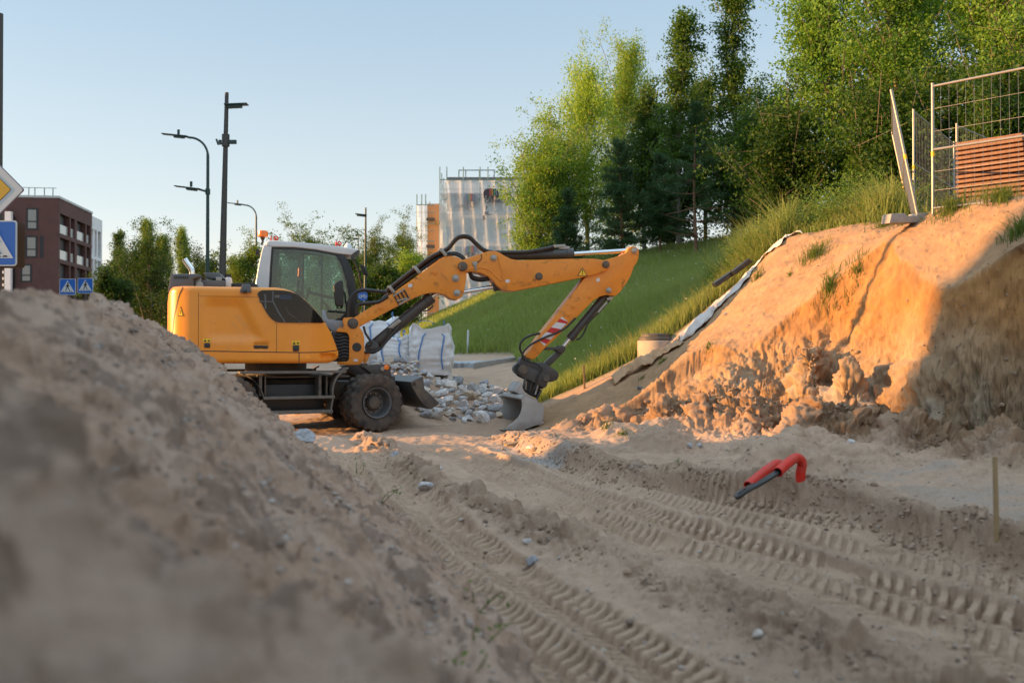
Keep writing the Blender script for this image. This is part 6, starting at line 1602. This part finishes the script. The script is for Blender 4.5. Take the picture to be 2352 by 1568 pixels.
while len(placed) < 262 and tries < 14000:
    tries += 1; x = rnd.uniform(850, 1170); y = rnd.uniform(812, 972)
    if not in_poly(x, y, PILE): continue
    p = hit(x, y, 12); r = rnd.choice((rnd.uniform(.05, .09), rnd.uniform(.08, .17), rnd.uniform(.08, .17))) * (1.15 if y > 880 else .95)
    if any((p - q).length < (r + s) * .72 for q, s in placed): continue
    placed.append((p, r)); add_stone(p, r, 'broken pale stone lying in the heap before the bulk bags', 'stones of the heap')
for k in range(26):
    x = rnd.uniform(640, 712); y = rnd.uniform(922, 952); p = hit(x, y, 12); add_stone(p, rnd.uniform(.07, .14), 'broken stone lying behind the excavator steps', 'stones seen under the excavator')
for px, py, w, lab in ((693, 1008, 50, 'bluish stone perched on the edge of the foreground mound'), (983, 1126, 46, 'flat grey stone on the ridge between the wheel tracks'), (912, 1052, 34, 'grey stone beside the track near the mound'), (1222, 1292, 36, 'white stone in the middle of the left wheel track'), (1212, 1246, 24, 'brownish stone on the ridge beside the left track'), (1740, 1461, 34, 'white crumpled looking stone near the lower ridge'), (1584, 1026, 18, 'left one of two grey stones at the foot of the bank'), (1608, 1028, 18, 'right one of two grey stones at the foot of the bank'), (1218, 1030, 20, 'pale stone right of the sunlit ground patch'), (2060, 1042, 14, 'small orange stone on the terrace before the shaded bank'), (1240, 974, 26, 'rounded brown stone touching the right side of the bucket'), (1470, 895, 20, 'stone lying on the shaded sand below the fabric'), (1955, 1018, 22, 'round stone at the foot of the sunlit cut'), (1010, 1078, 22, 'small grey stone left of the right wheel track'), (1385, 1500, 16, 'small dark stone in the near ridge')):
    p = hit(px, py); add_stone(p, w / 2287 * p.y * .5, lab, None, .3)
# plank
p = hit(1187, 1022); o = MB().box((0, 0, .02), (.42, .10, .03)).build('plank', M_WOODS, loc=p, rot=(.05, -.12, .6), bevel=.004); tag(o, 'short brown plank lying beside the track near the bucket', 'plank')
# fine gravel scattered over mound and ground
def scatter_mesh(name, pts, sizes, cols, m, squash=.7):
    n = len(pts); g_ = (1 + 5 ** .5) / 2; base = np.array([(-1, g_, 0), (1, g_, 0), (-1, -g_, 0), (1, -g_, 0), (0, -1, g_), (0, 1, g_), (0, -1, -g_), (0, 1, -g_), (g_, 0, -1), (g_, 0, 1), (-g_, 0, -1), (-g_, 0, 1)]) / 1.9
    fc = np.array([(0, 11, 5), (0, 5, 1), (0, 1, 7), (0, 7, 10), (0, 10, 11), (1, 5, 9), (5, 11, 4), (11, 10, 2), (10, 7, 6), (7, 1, 8), (3, 9, 4), (3, 4, 2), (3, 2, 6), (3, 6, 8), (3, 8, 9), (4, 9, 5), (2, 4, 11), (6, 2, 10), (8, 6, 7), (9, 8, 1)])
    rg = np.random.default_rng(5); an = rg.uniform(0, 6.28, n); c, s = np.cos(an), np.sin(an)
    v = base[None] * sizes[:, None, None] * rg.uniform(.65, 1.3, (n, 12, 1)) * np.stack([rg.uniform(.8, 1.4, n), np.ones(n), np.ones(n)], 1)[:, None, :]; x = v[..., 0] * c[:, None] - v[..., 1] * s[:, None]; y = v[..., 0] * s[:, None] + v[..., 1] * c[:, None]
    P = np.stack([x, y, v[..., 2] * squash], -1) + pts[:, None, :]
    F = (fc[None] + 12 * np.arange(n)[:, None, None]).reshape(-1, 3); me = np_mesh(name, P.reshape(-1, 3), F, False); set_col(me, np.repeat(cols, 12, 0)); me.materials.append(m)
    o = bpy.data.objects.new(name, me); link(o); tag(o, kind='stuff'); return o
rg = np.random.default_rng(11)
n = 9000; y = rg.uniform(1.4, 10.5, n); x = -rg.uniform(.0, 1.0, n) * (.35 + .42 * y) + .25; z = mound(x, y); g = baseR(x, y); k = (z > g + .05); x, y, z = x[k], y[k], z[k]
pal = np.array([(.34, .24, .18), (.20, .135, .10), (.33, .28, .25), (.22, .18, .15), (.36, .29, .24)])
sz = rg.lognormal(math.log(.0062), .5, len(x)) * np.clip(y / 4, .45, 1.2); M_GRAV = mat('gravel', (.3, .25, .2), rough=.9, attr='col')
scatter_mesh('gravel', np.stack([x, y, z], 1), np.clip(sz, .002, .02), pal[rg.integers(0, 5, len(x))] * rg.uniform(.7, 1.15, (len(x), 1)), M_GRAV)
n = 9000; y = 4.2 * np.exp(rg.uniform(0, 1.65, n)); x = y * rg.uniform(-.25, .55, n); z = ground_zs(x, y)
sz = rg.lognormal(math.log(.0075), .5, n); scatter_mesh('gravel', np.stack([x, y, z], 1), np.clip(sz, .004, .05), pal[rg.choice(5, n, p=(.45, .35, .08, .04, .08))] * rg.uniform(.8, 1.1, (n, 1)), M_GRAV)

# loose crumbs of soil along the ridge, the berm and the foot of the cut
def along(P, n, spread):
    P = np.array(P); t = rg.uniform(0, len(P) - 1.001, n); i = t.astype(int); f = (t - i)[:, None]; q = P[i] * (1 - f) + P[i + 1] * f
    return q + rg.normal(0, spread, (n, 2))
q = np.concatenate([along(RIDGE, 2600, .12), along(BERM, 3200, .13), along(TOE, 7000, .36)])
k = (q[:, 1] > 4.2) & (q[:, 1] < 18.5); q = q[k]
sz = np.clip(rg.lognormal(math.log(.009), .5, len(q)), .004, .03) * (.7 + q[:, 1] / 20)
z = ground_zs(q[:, 0], q[:, 1]) + sz * .25
scatter_mesh('soil_crumbs', np.stack([q[:, 0], q[:, 1], z], 1), sz, np.array([.30, .205, .14]) * rg.uniform(.75, 1.2, (len(q), 1)), M_GRAV, .85)
# ------------------------------------------------------------------ trees, bushes, grass
M_LEAF = leaf_mat('leaves'); M_NEEDLE = leaf_mat('needles', trans=.15, spec=.2); M_GRASS = leaf_mat('grass_blades', trans=.4, spec=.2)
M_BARK = mat('grey_bark', (.20, .17, .13), rough=.95, noise=.6, nscale=6); M_BARKP = mat('pine_bark', (.22, .12, .075), rough=.95, noise=.6, nscale=8); M_BIRCH = mat('birch_bark', (.46, .43, .38), rough=.85, noise=.7, nscale=7, dark=(.05, .045, .04))
def quads(name, C, U, V, cols, m, parent=None, kind=None):
    """leaf shaped quads: centre C, half axes U and V"""
    n = len(C); P = np.stack([C - U, C + V * .8 - U * .1, C + U, C - V * .8 - U * .1], 1).reshape(-1, 3)
    me = np_mesh(name, P, np.arange(4 * n).reshape(n, 4), False); set_col(me, np.repeat(cols, 4, 0)); me.materials.append(m)
    o = bpy.data.objects.new(name, me); link(o, parent)
    if kind: tag(o, kind=kind)
    return o
def rand_axes(rg, n, L, wid, flat=0.0):
    a = rg.normal(size=(n, 3)); a[:, 2] *= (1 - flat); a /= np.linalg.norm(a, axis=1, keepdims=True)
    b = rg.normal(size=(n, 3)); b -= a * (a * b).sum(1, keepdims=True); b /= np.linalg.norm(b, axis=1, keepdims=True)
    s = L * rg.uniform(.7, 1.3, (n, 1)); return a * s * .5, b * s * .5 * wid
KINDS = dict(
    aspen=dict(t0=.12, nb=44, ang=(38, 62), rad=1.0, sub=5, leaf=.115, wid=.9, cl=.165, per=36, cols=((.06, .12, .028), (.12, .19, .045)), bark='b', prof=lambda t: (1.1 - .85 * t) * (.8 + .2 * math.sin(t * 17)), droop=0),
    birch=dict(t0=.10, nb=48, ang=(30, 60), rad=1.0, sub=6, leaf=.10, wid=.7, cl=.16, per=34, cols=((.14, .20, .035), (.24, .29, .06)), bark='w', prof=lambda t: (1.15 * (1 - t) ** .6 + .12) * (.82 + .18 * math.sin(t * 13)), droop=.9),
    willow=dict(t0=.02, nb=72, ang=(30, 75), rad=1.0, sub=6, leaf=.11, wid=.65, cl=.175, per=38, cols=((.10, .155, .028), (.17, .22, .045)), bark='b', prof=lambda t: math.sqrt(max(0, 1 - (2 * t - .95) ** 2)) * .85 + .22, droop=.25),
    poplar=dict(t0=.05, nb=70, ang=(25, 62), rad=1.0, sub=6, leaf=.11, wid=.8, cl=.20, per=42, cols=((.065, .13, .024), (.14, .21, .045)), bark='b', prof=lambda t: math.sqrt(max(0, 1 - (1.7 * t - .75) ** 2)) * .9 + .15, droop=.1),
    shrub=dict(t0=.02, nb=66, ang=(20, 80), rad=1.0, sub=5, leaf=.125, wid=.75, cl=.20, per=34, cols=((.05, .105, .022), (.09, .155, .035)), bark='b', prof=lambda t: math.sqrt(max(0, 1 - (1.5 * t - .5) ** 2)) * .9 + .1, droop=.1),
)
def deciduous(root, H, Wd, kind, seed, dens=1.0, tint=1.0):
    K = KINDS[kind]; rnd = random.Random(seed); rg = np.random.default_rng(seed); wood = MB(); R = Wd / 2; cent = []
    tr = .011 * H + .02
    stems = 1 if kind in ('aspen', 'birch') else (3 if kind != 'poplar' else 2)
    for s_ in range(stems):
        a0 = rnd.uniform(0, 6.28); off = 0 if stems == 1 else .22 * R
        lean = Vector((math.cos(a0), math.sin(a0), 0)) * off
        tp = [Vector((lean.x * t * 2.2 + .03 * H * math.sin(t * 4 + seed) * t, lean.y * t * 2.2 + .02 * H * math.cos(t * 3 + seed) * t, H * t * (1 if s_ == 0 else .85))) for t in np.linspace(0, 1, 9)]
        wood.tube(tp, [tr * (1 - .88 * t) + .008 for t in np.linspace(0, 1, 9)], 7)
        nb = int(K['nb'] / stems)
        for i in range(nb):
            t = K['t0'] + (1 - K['t0']) * ((i + rnd.random()) / nb) ** .9; t = min(t, .985)
            k = t * 8; j = min(int(k), 7); base = tp[j].lerp(tp[j + 1], k - j)
            az = i * 2.4 + rnd.uniform(-.5, .5) + s_
            lob = .45 + 1.15 * abs(mnoise.noise(Vector((math.cos(az) * 1.1 + seed * 3.1, math.sin(az) * 1.1, t * H * .38)))) * 1.6
            L = max(.25, 1.45 * R * K['prof'](t) * min(1.3, lob) * rnd.uniform(.5, 1.25)) * (1 if stems == 1 else .85)
            el = math.radians(rnd.uniform(*K['ang']) + 18 * t)
            d = Vector((math.cos(az) * math.cos(el), math.sin(az) * math.cos(el), math.sin(el)))
            # branch arcs: outwards then up or down
            pts = []
            for q in np.linspace(0, 1, 5):
                p = base + d * (L * q / max(.45, math.cos(el)) * .8); p.z -= K['droop'] * L * .45 * q * q
                pts.append(p)
            wood.tube(pts, [tr * .34 * (1 - .8 * q) * (1.1 - t) + .006 for q in np.linspace(0, 1, 5)], 4, caps=False)
            for q in range(K['sub']):
                u = .28 + .72 * (q + rnd.random()) / K['sub']; k = u * 4; j = min(int(k), 3); b = pts[j].lerp(pts[j + 1], k - j)
                o = Vector((rnd.gauss(0, 1), rnd.gauss(0, 1), rnd.gauss(0, .7) + .15)) * (.20 * L + .12)
                e = b + o
                if rnd.random() < .5: wood.tube([b, e], [.008, .004], 3, caps=False)
                cent.append((e.x, e.y, e.z)); cent.append(tuple((b + o * .4)))
                if K['droop'] > .5: cent.append((e.x, e.y, e.z - .35)); cent.append((e.x * 1.01, e.y * 1.01, e.z - .75))
    C0 = np.array(cent); n = max(1, int(K['per'] * dens)); sc = max(.7, Wd / 4.0) ** .5
    C = np.repeat(C0, n, 0) + rg.normal(size=(len(C0) * n, 3)) * K['cl'] * sc * np.array([1, 1, .9 if K['droop'] < .5 else 1.3])
    keep = C[:, 2] > .15; C = C[keep]
    U, V = rand_axes(rg, len(C), K['leaf'], K['wid'])
    if K['droop'] > .5: U[:, 2] = -np.abs(U[:, 2]) * 1.3
    a, b = np.array(K['cols']); tt = rg.beta(2, 2, (len(C), 1)); cl = np.repeat(rg.uniform(-.25, .25, (len(C0), 1)), n, 0)[keep]
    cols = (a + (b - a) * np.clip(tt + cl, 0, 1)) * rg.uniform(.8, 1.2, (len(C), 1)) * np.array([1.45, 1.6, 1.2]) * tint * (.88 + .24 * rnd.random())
    wood.build('trunk', M_BIRCH if K['bark'] == 'w' else M_BARK, root); quads('crown', C, U, V, cols, M_LEAF, root)
def conifer(root, H, Wd, seed, sparse=False, bare=.1, col=((.035, .085, .035), (.075, .145, .05))):
    rnd = random.Random(seed); rg = np.random.default_rng(seed); wood = MB(); R = Wd / 2
    tp = [Vector((.02 * H * math.sin(t * 3 + seed), .01 * H * math.cos(t * 2.5 + seed), H * t)) for t in np.linspace(0, 1, 9)]
    wood.tube(tp, [(.0085 * H + .02) * (1 - .9 * t) + .006 for t in np.linspace(0, 1, 9)], 8); cent = []; dirs = []
    wh = int(H / (.55 if sparse else .34))
    for w in range(wh):
        t = bare + (1 - bare) * (w + .5) / wh
        k = min(t, .999) * 8; j = int(k); base = tp[j].lerp(tp[j + 1], k - j)
        L0 = R * ((1 - t) ** .75 * (1 if not sparse else 1) + .06)
        if sparse: L0 *= .6 + .5 * math.sin(math.pi * min(1, (t - bare) / (1 - bare) * 1.2))
        nbr = rnd.randint(4, 6) if sparse else rnd.randint(6, 8)
        for i in range(nbr):
            az = rnd.uniform(0, 6.28); L = L0 * rnd.uniform(.6, 1.15); el = math.radians(rnd.uniform(2, 22) if t < .8 else rnd.uniform(35, 60))
            d = Vector((math.cos(az), math.sin(az), math.tan(el))); pts = [base + Vector((d.x * L * q, d.y * L * q, d.z * L * (q * .6 + .5 * q * q) - .10 * L * q)) for q in np.linspace(0, 1, 5)]
            wood.tube(pts, [.022 * (1 - .8 * q) + .004 for q in np.linspace(0, 1, 5)], 4, caps=False)
            dead = sparse and t < .34 and rnd.random() < .72
            if dead: continue
            for q in np.arange(.30 if sparse else .15, 1.02, .09 if sparse else .10 * max(1, .8 / max(L, .3))):
                kk = min(q, .999) * 4; jj = int(kk); p = pts[jj].lerp(pts[jj + 1], kk - jj); side = Vector((-d.y, d.x, 0))
                for s in (-1, 0, 1):
                    e = p + side * s * L * .22 * (1.1 - q) * rnd.uniform(.5, 1.2) + Vector((0, 0, rnd.uniform(-.04, .08)))
                    cent.append((e.x, e.y, e.z)); dirs.append((d.x + side.x * s * .6, d.y + side.y * s * .6, .35))
    C0 = np.array(cent); D0 = np.array(dirs); n = 11
    C = np.repeat(C0, n, 0) + rg.normal(size=(len(C0) * n, 3)) * (.075 if sparse else .07); D = np.repeat(D0, n, 0) + rg.normal(size=(len(C0) * n, 3)) * .7
    D /= np.linalg.norm(D, axis=1, keepdims=True); b = rg.normal(size=D.shape); b -= D * (D * b).sum(1, keepdims=True); b /= np.linalg.norm(b, axis=1, keepdims=True)
    s = rg.uniform(.10, .19, (len(C), 1)); a, c = np.array(col); cols = a + (c - a) * rg.beta(2, 2.5, (len(C), 1))
    wood.build('trunk', M_BARKP, root); quads('crown', C, D * s * .5, b * .016, cols, M_NEEDLE, root)
def tree(kind, px, py_base, py_top, Y, wpx, label, seed, group='trees on the hill', base_z=None, cat='tree', **kw):
    b = at(px, py_base, Y); z = ground_z(b.x, Y) if base_z is None else base_z
    if base_z is None and abs(z - b.z) > 1.2: z = b.z
    H = at(px, py_top, Y).z - z; Wd = wpx / FPX * Y
    nm = dict(aspen='aspen_tree', birch='birch_tree', willow='willow_bush', poplar='poplar_tree', shrub='bush', pine='pine_tree', fir='young_pine_tree')[kind]
    T_ = thing(nm, label, cat, (b.x, Y, z - .05), random.Random(seed).uniform(0, 6), group)
    if kind == 'pine': conifer(T_, H, Wd, seed, True, **kw)
    elif kind == 'fir': conifer(T_, H, Wd, seed, False, **kw)
    else: deciduous(T_, H, Wd, kind, seed, **kw)
    return T_
# hill trees, left to right; a low tint paints shade into the leaf colour
tree('willow', 1222, 590, 388, 47, 185, 'rounded yellow green willow bush touching the netted building', 101)
tree('willow', 1285, 585, 345, 49, 190, 'sunlit yellow green bush between the willow and the birch', 102)
tree('birch', 1350, 585, 185, 50, 270, 'sunlit birch with hanging twigs behind the dark young pines', 103)
tree('birch', 1432, 585, 130, 52, 230, 'tallest birch, pale and sunlit, left of the aspens', 104)
tree('fir', 1300, 588, 442, 42, 150, 'small dark young pine before the birch', 105)
tree('fir', 1425, 588, 330, 41, 190, 'broad dark pine with heavy boughs in front of the tall birch', 106)
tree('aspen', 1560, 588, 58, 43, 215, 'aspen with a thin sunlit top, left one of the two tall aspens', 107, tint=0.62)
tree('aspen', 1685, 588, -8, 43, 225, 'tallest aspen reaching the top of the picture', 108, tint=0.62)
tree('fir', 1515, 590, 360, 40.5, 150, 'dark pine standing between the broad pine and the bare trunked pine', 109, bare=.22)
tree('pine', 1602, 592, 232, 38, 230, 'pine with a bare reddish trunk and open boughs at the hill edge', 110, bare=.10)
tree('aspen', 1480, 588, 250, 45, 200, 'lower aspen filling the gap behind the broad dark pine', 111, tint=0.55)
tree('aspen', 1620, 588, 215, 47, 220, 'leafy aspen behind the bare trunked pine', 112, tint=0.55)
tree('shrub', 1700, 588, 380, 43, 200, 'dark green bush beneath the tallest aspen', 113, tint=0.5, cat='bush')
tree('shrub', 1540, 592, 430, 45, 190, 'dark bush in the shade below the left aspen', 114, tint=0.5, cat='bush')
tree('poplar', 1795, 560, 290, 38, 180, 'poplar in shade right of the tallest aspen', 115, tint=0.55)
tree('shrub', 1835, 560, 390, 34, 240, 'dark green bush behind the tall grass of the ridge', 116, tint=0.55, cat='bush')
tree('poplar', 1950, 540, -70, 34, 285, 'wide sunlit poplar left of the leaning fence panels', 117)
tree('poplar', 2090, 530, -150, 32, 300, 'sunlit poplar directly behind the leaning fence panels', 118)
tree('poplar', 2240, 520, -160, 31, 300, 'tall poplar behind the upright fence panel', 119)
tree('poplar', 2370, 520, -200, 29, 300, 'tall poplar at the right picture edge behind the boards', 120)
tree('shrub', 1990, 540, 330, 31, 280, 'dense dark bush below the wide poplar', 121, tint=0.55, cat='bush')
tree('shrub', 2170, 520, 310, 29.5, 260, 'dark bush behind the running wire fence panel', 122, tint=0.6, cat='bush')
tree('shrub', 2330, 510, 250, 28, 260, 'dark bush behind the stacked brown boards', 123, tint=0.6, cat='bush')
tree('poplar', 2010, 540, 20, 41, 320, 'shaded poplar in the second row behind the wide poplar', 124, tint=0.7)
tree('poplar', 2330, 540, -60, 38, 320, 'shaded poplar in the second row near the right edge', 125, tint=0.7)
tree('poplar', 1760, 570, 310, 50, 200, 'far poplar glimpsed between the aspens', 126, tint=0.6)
# far trees on the left, and behind the cab; tint darkens leaves as if shaded
FG = 'trees beyond the road'
for i, (k, px, top, w, Y, lab, shade_tint) in enumerate((
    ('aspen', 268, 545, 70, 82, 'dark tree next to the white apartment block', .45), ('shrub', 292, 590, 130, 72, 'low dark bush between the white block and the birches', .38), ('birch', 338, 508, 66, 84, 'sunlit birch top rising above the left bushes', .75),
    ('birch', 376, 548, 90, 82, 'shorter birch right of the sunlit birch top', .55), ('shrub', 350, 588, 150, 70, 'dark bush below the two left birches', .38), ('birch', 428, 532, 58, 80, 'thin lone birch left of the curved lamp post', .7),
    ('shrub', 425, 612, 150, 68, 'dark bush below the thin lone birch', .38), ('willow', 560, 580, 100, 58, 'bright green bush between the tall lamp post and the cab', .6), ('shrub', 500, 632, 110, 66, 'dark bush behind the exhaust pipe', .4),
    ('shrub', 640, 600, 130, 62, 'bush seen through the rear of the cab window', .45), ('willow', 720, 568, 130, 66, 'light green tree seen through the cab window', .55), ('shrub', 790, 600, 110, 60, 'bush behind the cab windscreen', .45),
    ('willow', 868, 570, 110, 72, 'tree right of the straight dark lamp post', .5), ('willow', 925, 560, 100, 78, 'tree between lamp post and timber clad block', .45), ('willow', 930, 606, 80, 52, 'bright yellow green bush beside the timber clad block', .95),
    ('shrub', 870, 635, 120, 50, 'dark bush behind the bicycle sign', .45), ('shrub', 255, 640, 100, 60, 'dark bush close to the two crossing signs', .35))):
    b = at(px, 700, Y); tree(k, px, 700, top, Y, w, lab, 200 + i, FG, base_z=ground_z(b.x, Y), cat='bush' if k in ('shrub', 'willow') else 'tree', tint=shade_tint)

# grass
def blades(name, X, Y, Z, Hh, Wd, rg, c0, c1, tip=None, lean=.35, m=None, patch=0.0):
    n = len(X); az = rg.uniform(0, 6.28, n); d = np.stack([np.cos(az), np.sin(az)], 1); fc = rg.uniform(0, 6.28, n); w = np.stack([np.cos(fc), np.sin(fc)], 1) * (Wd / 2)[:, None]
    l = np.abs(rg.normal(0, lean, n)) * Hh; B = np.stack([X, Y, Z - .03], 1)
    def lev(t, k):
        p = B.copy(); p[:, :2] += d * (l * t * t)[:, None]; p[:, 2] += Hh * (t - .25 * t * t * lean)
        a, b = p.copy(), p.copy(); a[:, :2] -= w * k; b[:, :2] += w * k; return a, b
    a0, b0 = lev(0, 1); a1, b1 = lev(.55, .8); a2, b2 = lev(1, .12)
    P = np.stack([a0, b0, a1, b1, a2, b2], 1).reshape(-1, 3); i = 6 * np.arange(n)
    F = np.concatenate([np.stack([i, i + 1, i + 3, i + 2], 1), np.stack([i + 2, i + 3, i + 5, i + 4], 1)])
    me = np_mesh(name, P, F, False); t = rg.beta(2, 2, (n, 1)); c = np.array(c0) + (np.array(c1) - np.array(c0)) * t
    if patch: c = c + (np.array([.30, .29, .11]) - c) * (np.clip(fbm(X, Y, sc=.45, oct=4, seed=77) + .15, 0, 1) * patch)[:, None]
    cols = np.repeat(c[:, None, :], 6, 1)
    if tip is not None: cols[:, 4:] = np.array(tip); cols[:, 2:4] = .6 * cols[:, 2:4] + .4 * np.array(tip)
    set_col(me, cols.reshape(-1, 3)); me.materials.append(m or M_GRASS); o = bpy.data.objects.new(name, me); link(o); return o
rg = np.random.default_rng(21)
# hill meadow
Yh = 21.0 * np.exp(rg.uniform(0, math.log(60 / 21.0), 330000)); Xh = Yh * rg.uniform(-.12, .42, len(Yh)); Zh = ground_zs(Xh, Yh)
okg = (hillR(Xh, Yh) - baseR(Xh, Yh)) > .03
Xh, Yh, Zh = Xh[okg], Yh[okg], Zh[okg]; hh = rg.uniform(.16, .46, len(Xh)) * (1 + .35 * fbm(Xh, Yh, sc=.35, oct=3, seed=3))
tag(blades('grass', Xh, Yh, Zh, hh, .0009 * Yh * rg.uniform(.5, 1.1, len(Xh)), rg, (.22, .295, .06), (.40, .47, .125), (.26, .31, .11), patch=.5), kind='stuff')
# white umbel flowers in the meadow
n = 500; k = rg.integers(0, len(Xh), n); C = np.stack([Xh[k], Yh[k], Zh[k] + hh[k] + .04], 1); U, V = rand_axes(rg, n, .05, 1.0)
quads('wildflowers', C, U * 1.0, V, np.full((n, 3), .6), M_LEAF, kind='stuff')
# tall grass on the ridge and down the edge of the sand
def ridge_pts(n, path, spread, up):
    P = [at(*p) for p in path]; out = []
    for _ in range(n):
        t = rg.uniform(0, len(P) - 1.001); i = int(t); p = P[i].lerp(P[i + 1], t - i); x = p.x + rg.normal(0, spread); y = p.y + abs(rg.normal(0, spread)) * up + rg.normal(0, .12); out.append((x, y))
    a = np.array(out); return a[:, 0], a[:, 1], ground_zs(a[:, 0], a[:, 1])
X, Y, Z = ridge_pts(20000, [(1700, 590, 21.2), (1760, 560, 20.9), (1830, 540, 20.5), (1920, 520, 20.0), (2010, 500, 19.4), (2080, 492, 18.6)], .30, 3.2)
k_ = (Y > 18.3)
X, Y, Z = X[k_], Y[k_], Z[k_]; XR, YR, ZR = X, Y, Z
tag(blades('tall_grass', X, Y, Z, rg.uniform(.35, 1.0, len(X)) * np.clip(.75 + 1.0 * fbm(X, Y, sc=1.1, oct=3, seed=9), .35, 1.5), np.full(len(X), .014), rg, (.13, .21, .04), (.23, .31, .08), (.33, .34, .14), .55), kind='stuff')
X, Y, Z = ridge_pts(1000, [(1360, 880, 21.0), (1450, 820, 21.1), (1540, 760, 21.0), (1620, 700, 21.0), (1700, 630, 21.0), (1760, 585, 21.0)], .22, 1.6)
tag(blades('tall_grass', X, Y, Z, rg.uniform(.25, .75, len(X)), np.full(len(X), .012), rg, (.10, .16, .03), (.20, .23, .07), (.30, .28, .12), .6), kind='stuff')
# grass on the plateau round the fence
x = rg.uniform(6.5, 14, 9000); y = rg.uniform(14.5, 26, 9000); z = ground_zs(x, y); k_ = (z > 3.4) & (fbm(x, y, sc=.8, oct=3, seed=31) + (y - 17) * .12 > .05)
tag(blades('grass', x[k_], y[k_], z[k_], rg.uniform(.10, .45, k_.sum()), np.full(k_.sum(), .012), rg, (.09, .14, .03), (.17, .20, .05), (.24, .23, .09), .5), kind='stuff')
# leafy weeds mixed into the tall grass
n = 700; k = rg.integers(0, len(XR), n); cw = np.stack([XR[k], YR[k], ZR[k]], 1); C = np.repeat(cw, 26, 0); q = rg.uniform(0, 1, (len(C), 1)); C = C + np.concatenate([rg.normal(0, .10, (len(C), 2)), np.zeros((len(C), 1))], 1); C[:, 2] += (q * np.repeat(rg.uniform(.35, 1.15, (n, 1)), 26, 0))[:, 0]
U, V = rand_axes(rg, len(C), .075, .35); quads('weeds', C, U, V, np.array([.13, .215, .04]) * rg.uniform(.7, 1.3, (len(C), 1)), M_LEAF, kind='stuff')
def tuft(px, py, r, h, n, label, Ymin=8, dry=False, cat='grass tuft', group='grass tufts on the sand'):
    p = hit(px, py, Ymin); a = rg.uniform(0, 6.28, n); q = np.abs(rg.normal(0, r * .5, n)); x = p.x + q * np.cos(a); y = p.y + q * np.sin(a)
    o = blades('grass_tuft', x, y, ground_zs(x, y), h * rg.uniform(.4, 1.1, n), np.full(n, .011), rg, (.08, .13, .025), (.15, .20, .045), (.26, .24, .1) if dry else None, .75)
    return tag(o, label, cat, group)
for px, py, r, h, n, lab in ((1870, 590, .32, .34, 260, 'bushy grass tuft high on the sunlit sand slope'), (1815, 632, .1, .14, 60, 'tiny grass tuft in the middle of the sunlit slope'), (1968, 632, .26, .30, 200, 'wide grass tuft near the lip of the cut'), (1905, 665, .22, .34, 140, 'thin straggling tuft hanging over the cut lip'), (2080, 512, .3, .24, 300, 'grass tuft covering the front of the concrete foot'), (2185, 488, .28, .36, 260, 'leafy tuft under the upright fence panel'), (2300, 462, .25, .34, 280, 'rounded green tuft at the base of the brown boards'), (2340, 540, .3, .4, 200, 'grass hanging over the shaded lip at the right edge'), (1628, 806, .12, .16, 80, 'small tuft below the sand slope near the fabric'), (1522, 832, .12, .14, 70, 'dark tuft on the shaded sand below the fabric'), (1475, 870, .1, .12, 60, 'small dark tuft low on the shaded sand'), (2232, 975, .16, .22, 70, 'lone green tuft on the shaded right bank'), (1740, 640, .15, .35, 60, 'weed growing out of the white fabric strip'), (1430, 1000, .12, .16, 60, 'small tuft right of the bucket'), (1392, 985, .1, .2, 40, 'yellowish sprout beside the bucket'), (1265, 905, .3, .14, 120, 'thin grass on the sand mound behind the coupler'), (2030, 520, .3, .2, 200, 'grass patch left of the concrete foot'), (1560, 1065, .1, .1, 30, 'few blades on the crumbled berm')):
    tuft(px, py, r, h, n, lab)
# weeds at the edge of the foreground mound
def weed(px, py, Y, h, n, label, seed):
    b = hit(px, py, 1.5); h = h * .6 * (b.y / Y); rnd = random.Random(seed); st = MB(); C = []
    Wd_ = thing('weed', label, 'weed', b, group='weeds on the foreground mound')
    for s in range(2):
        tip = Vector((rnd.uniform(-.05, .16), rnd.uniform(-.08, .08), h * rnd.uniform(.6, 1))); P = catmull([(0, 0, -.05), tuple(tip * .5 + Vector((rnd.uniform(-.03, .03), 0, 0))), tuple(tip)], 4); st.tube(P, .004, 5)
        for k in range(n): q = P[rnd.randrange(2, len(P))]; C.append((q.x + rnd.gauss(0, .025), q.y + rnd.gauss(0, .025), q.z + rnd.gauss(0, .02)))
    st.build('stem', mat('weed_stem', (.14, .12, .04), rough=.8), Wd_); r2 = np.random.default_rng(seed); C = np.array(C); U, V = rand_axes(r2, len(C), .038, .5); quads('leaves', C, U, V, np.array([.10, .19, .03]) * r2.uniform(.7, 1.2, (len(C), 1)), M_LEAF, Wd_)
weed(822, 1088, 8.0, .16, 9, 'leafy green weed on the upper edge of the foreground mound', 1); weed(872, 1150, 7.4, .20, 8, 'second green weed a little below the first on the mound edge', 2); weed(1085, 1400, 4.2, .17, 5, 'blurred green weed low on the mound edge', 3); weed(1098, 1470, 3.9, .14, 5, 'blurred green weed beside the lowest track', 4); weed(1070, 1545, 3.4, .10, 5, 'blurred sprig at the bottom of the mound', 5)
# broken scrub twigs on the cut
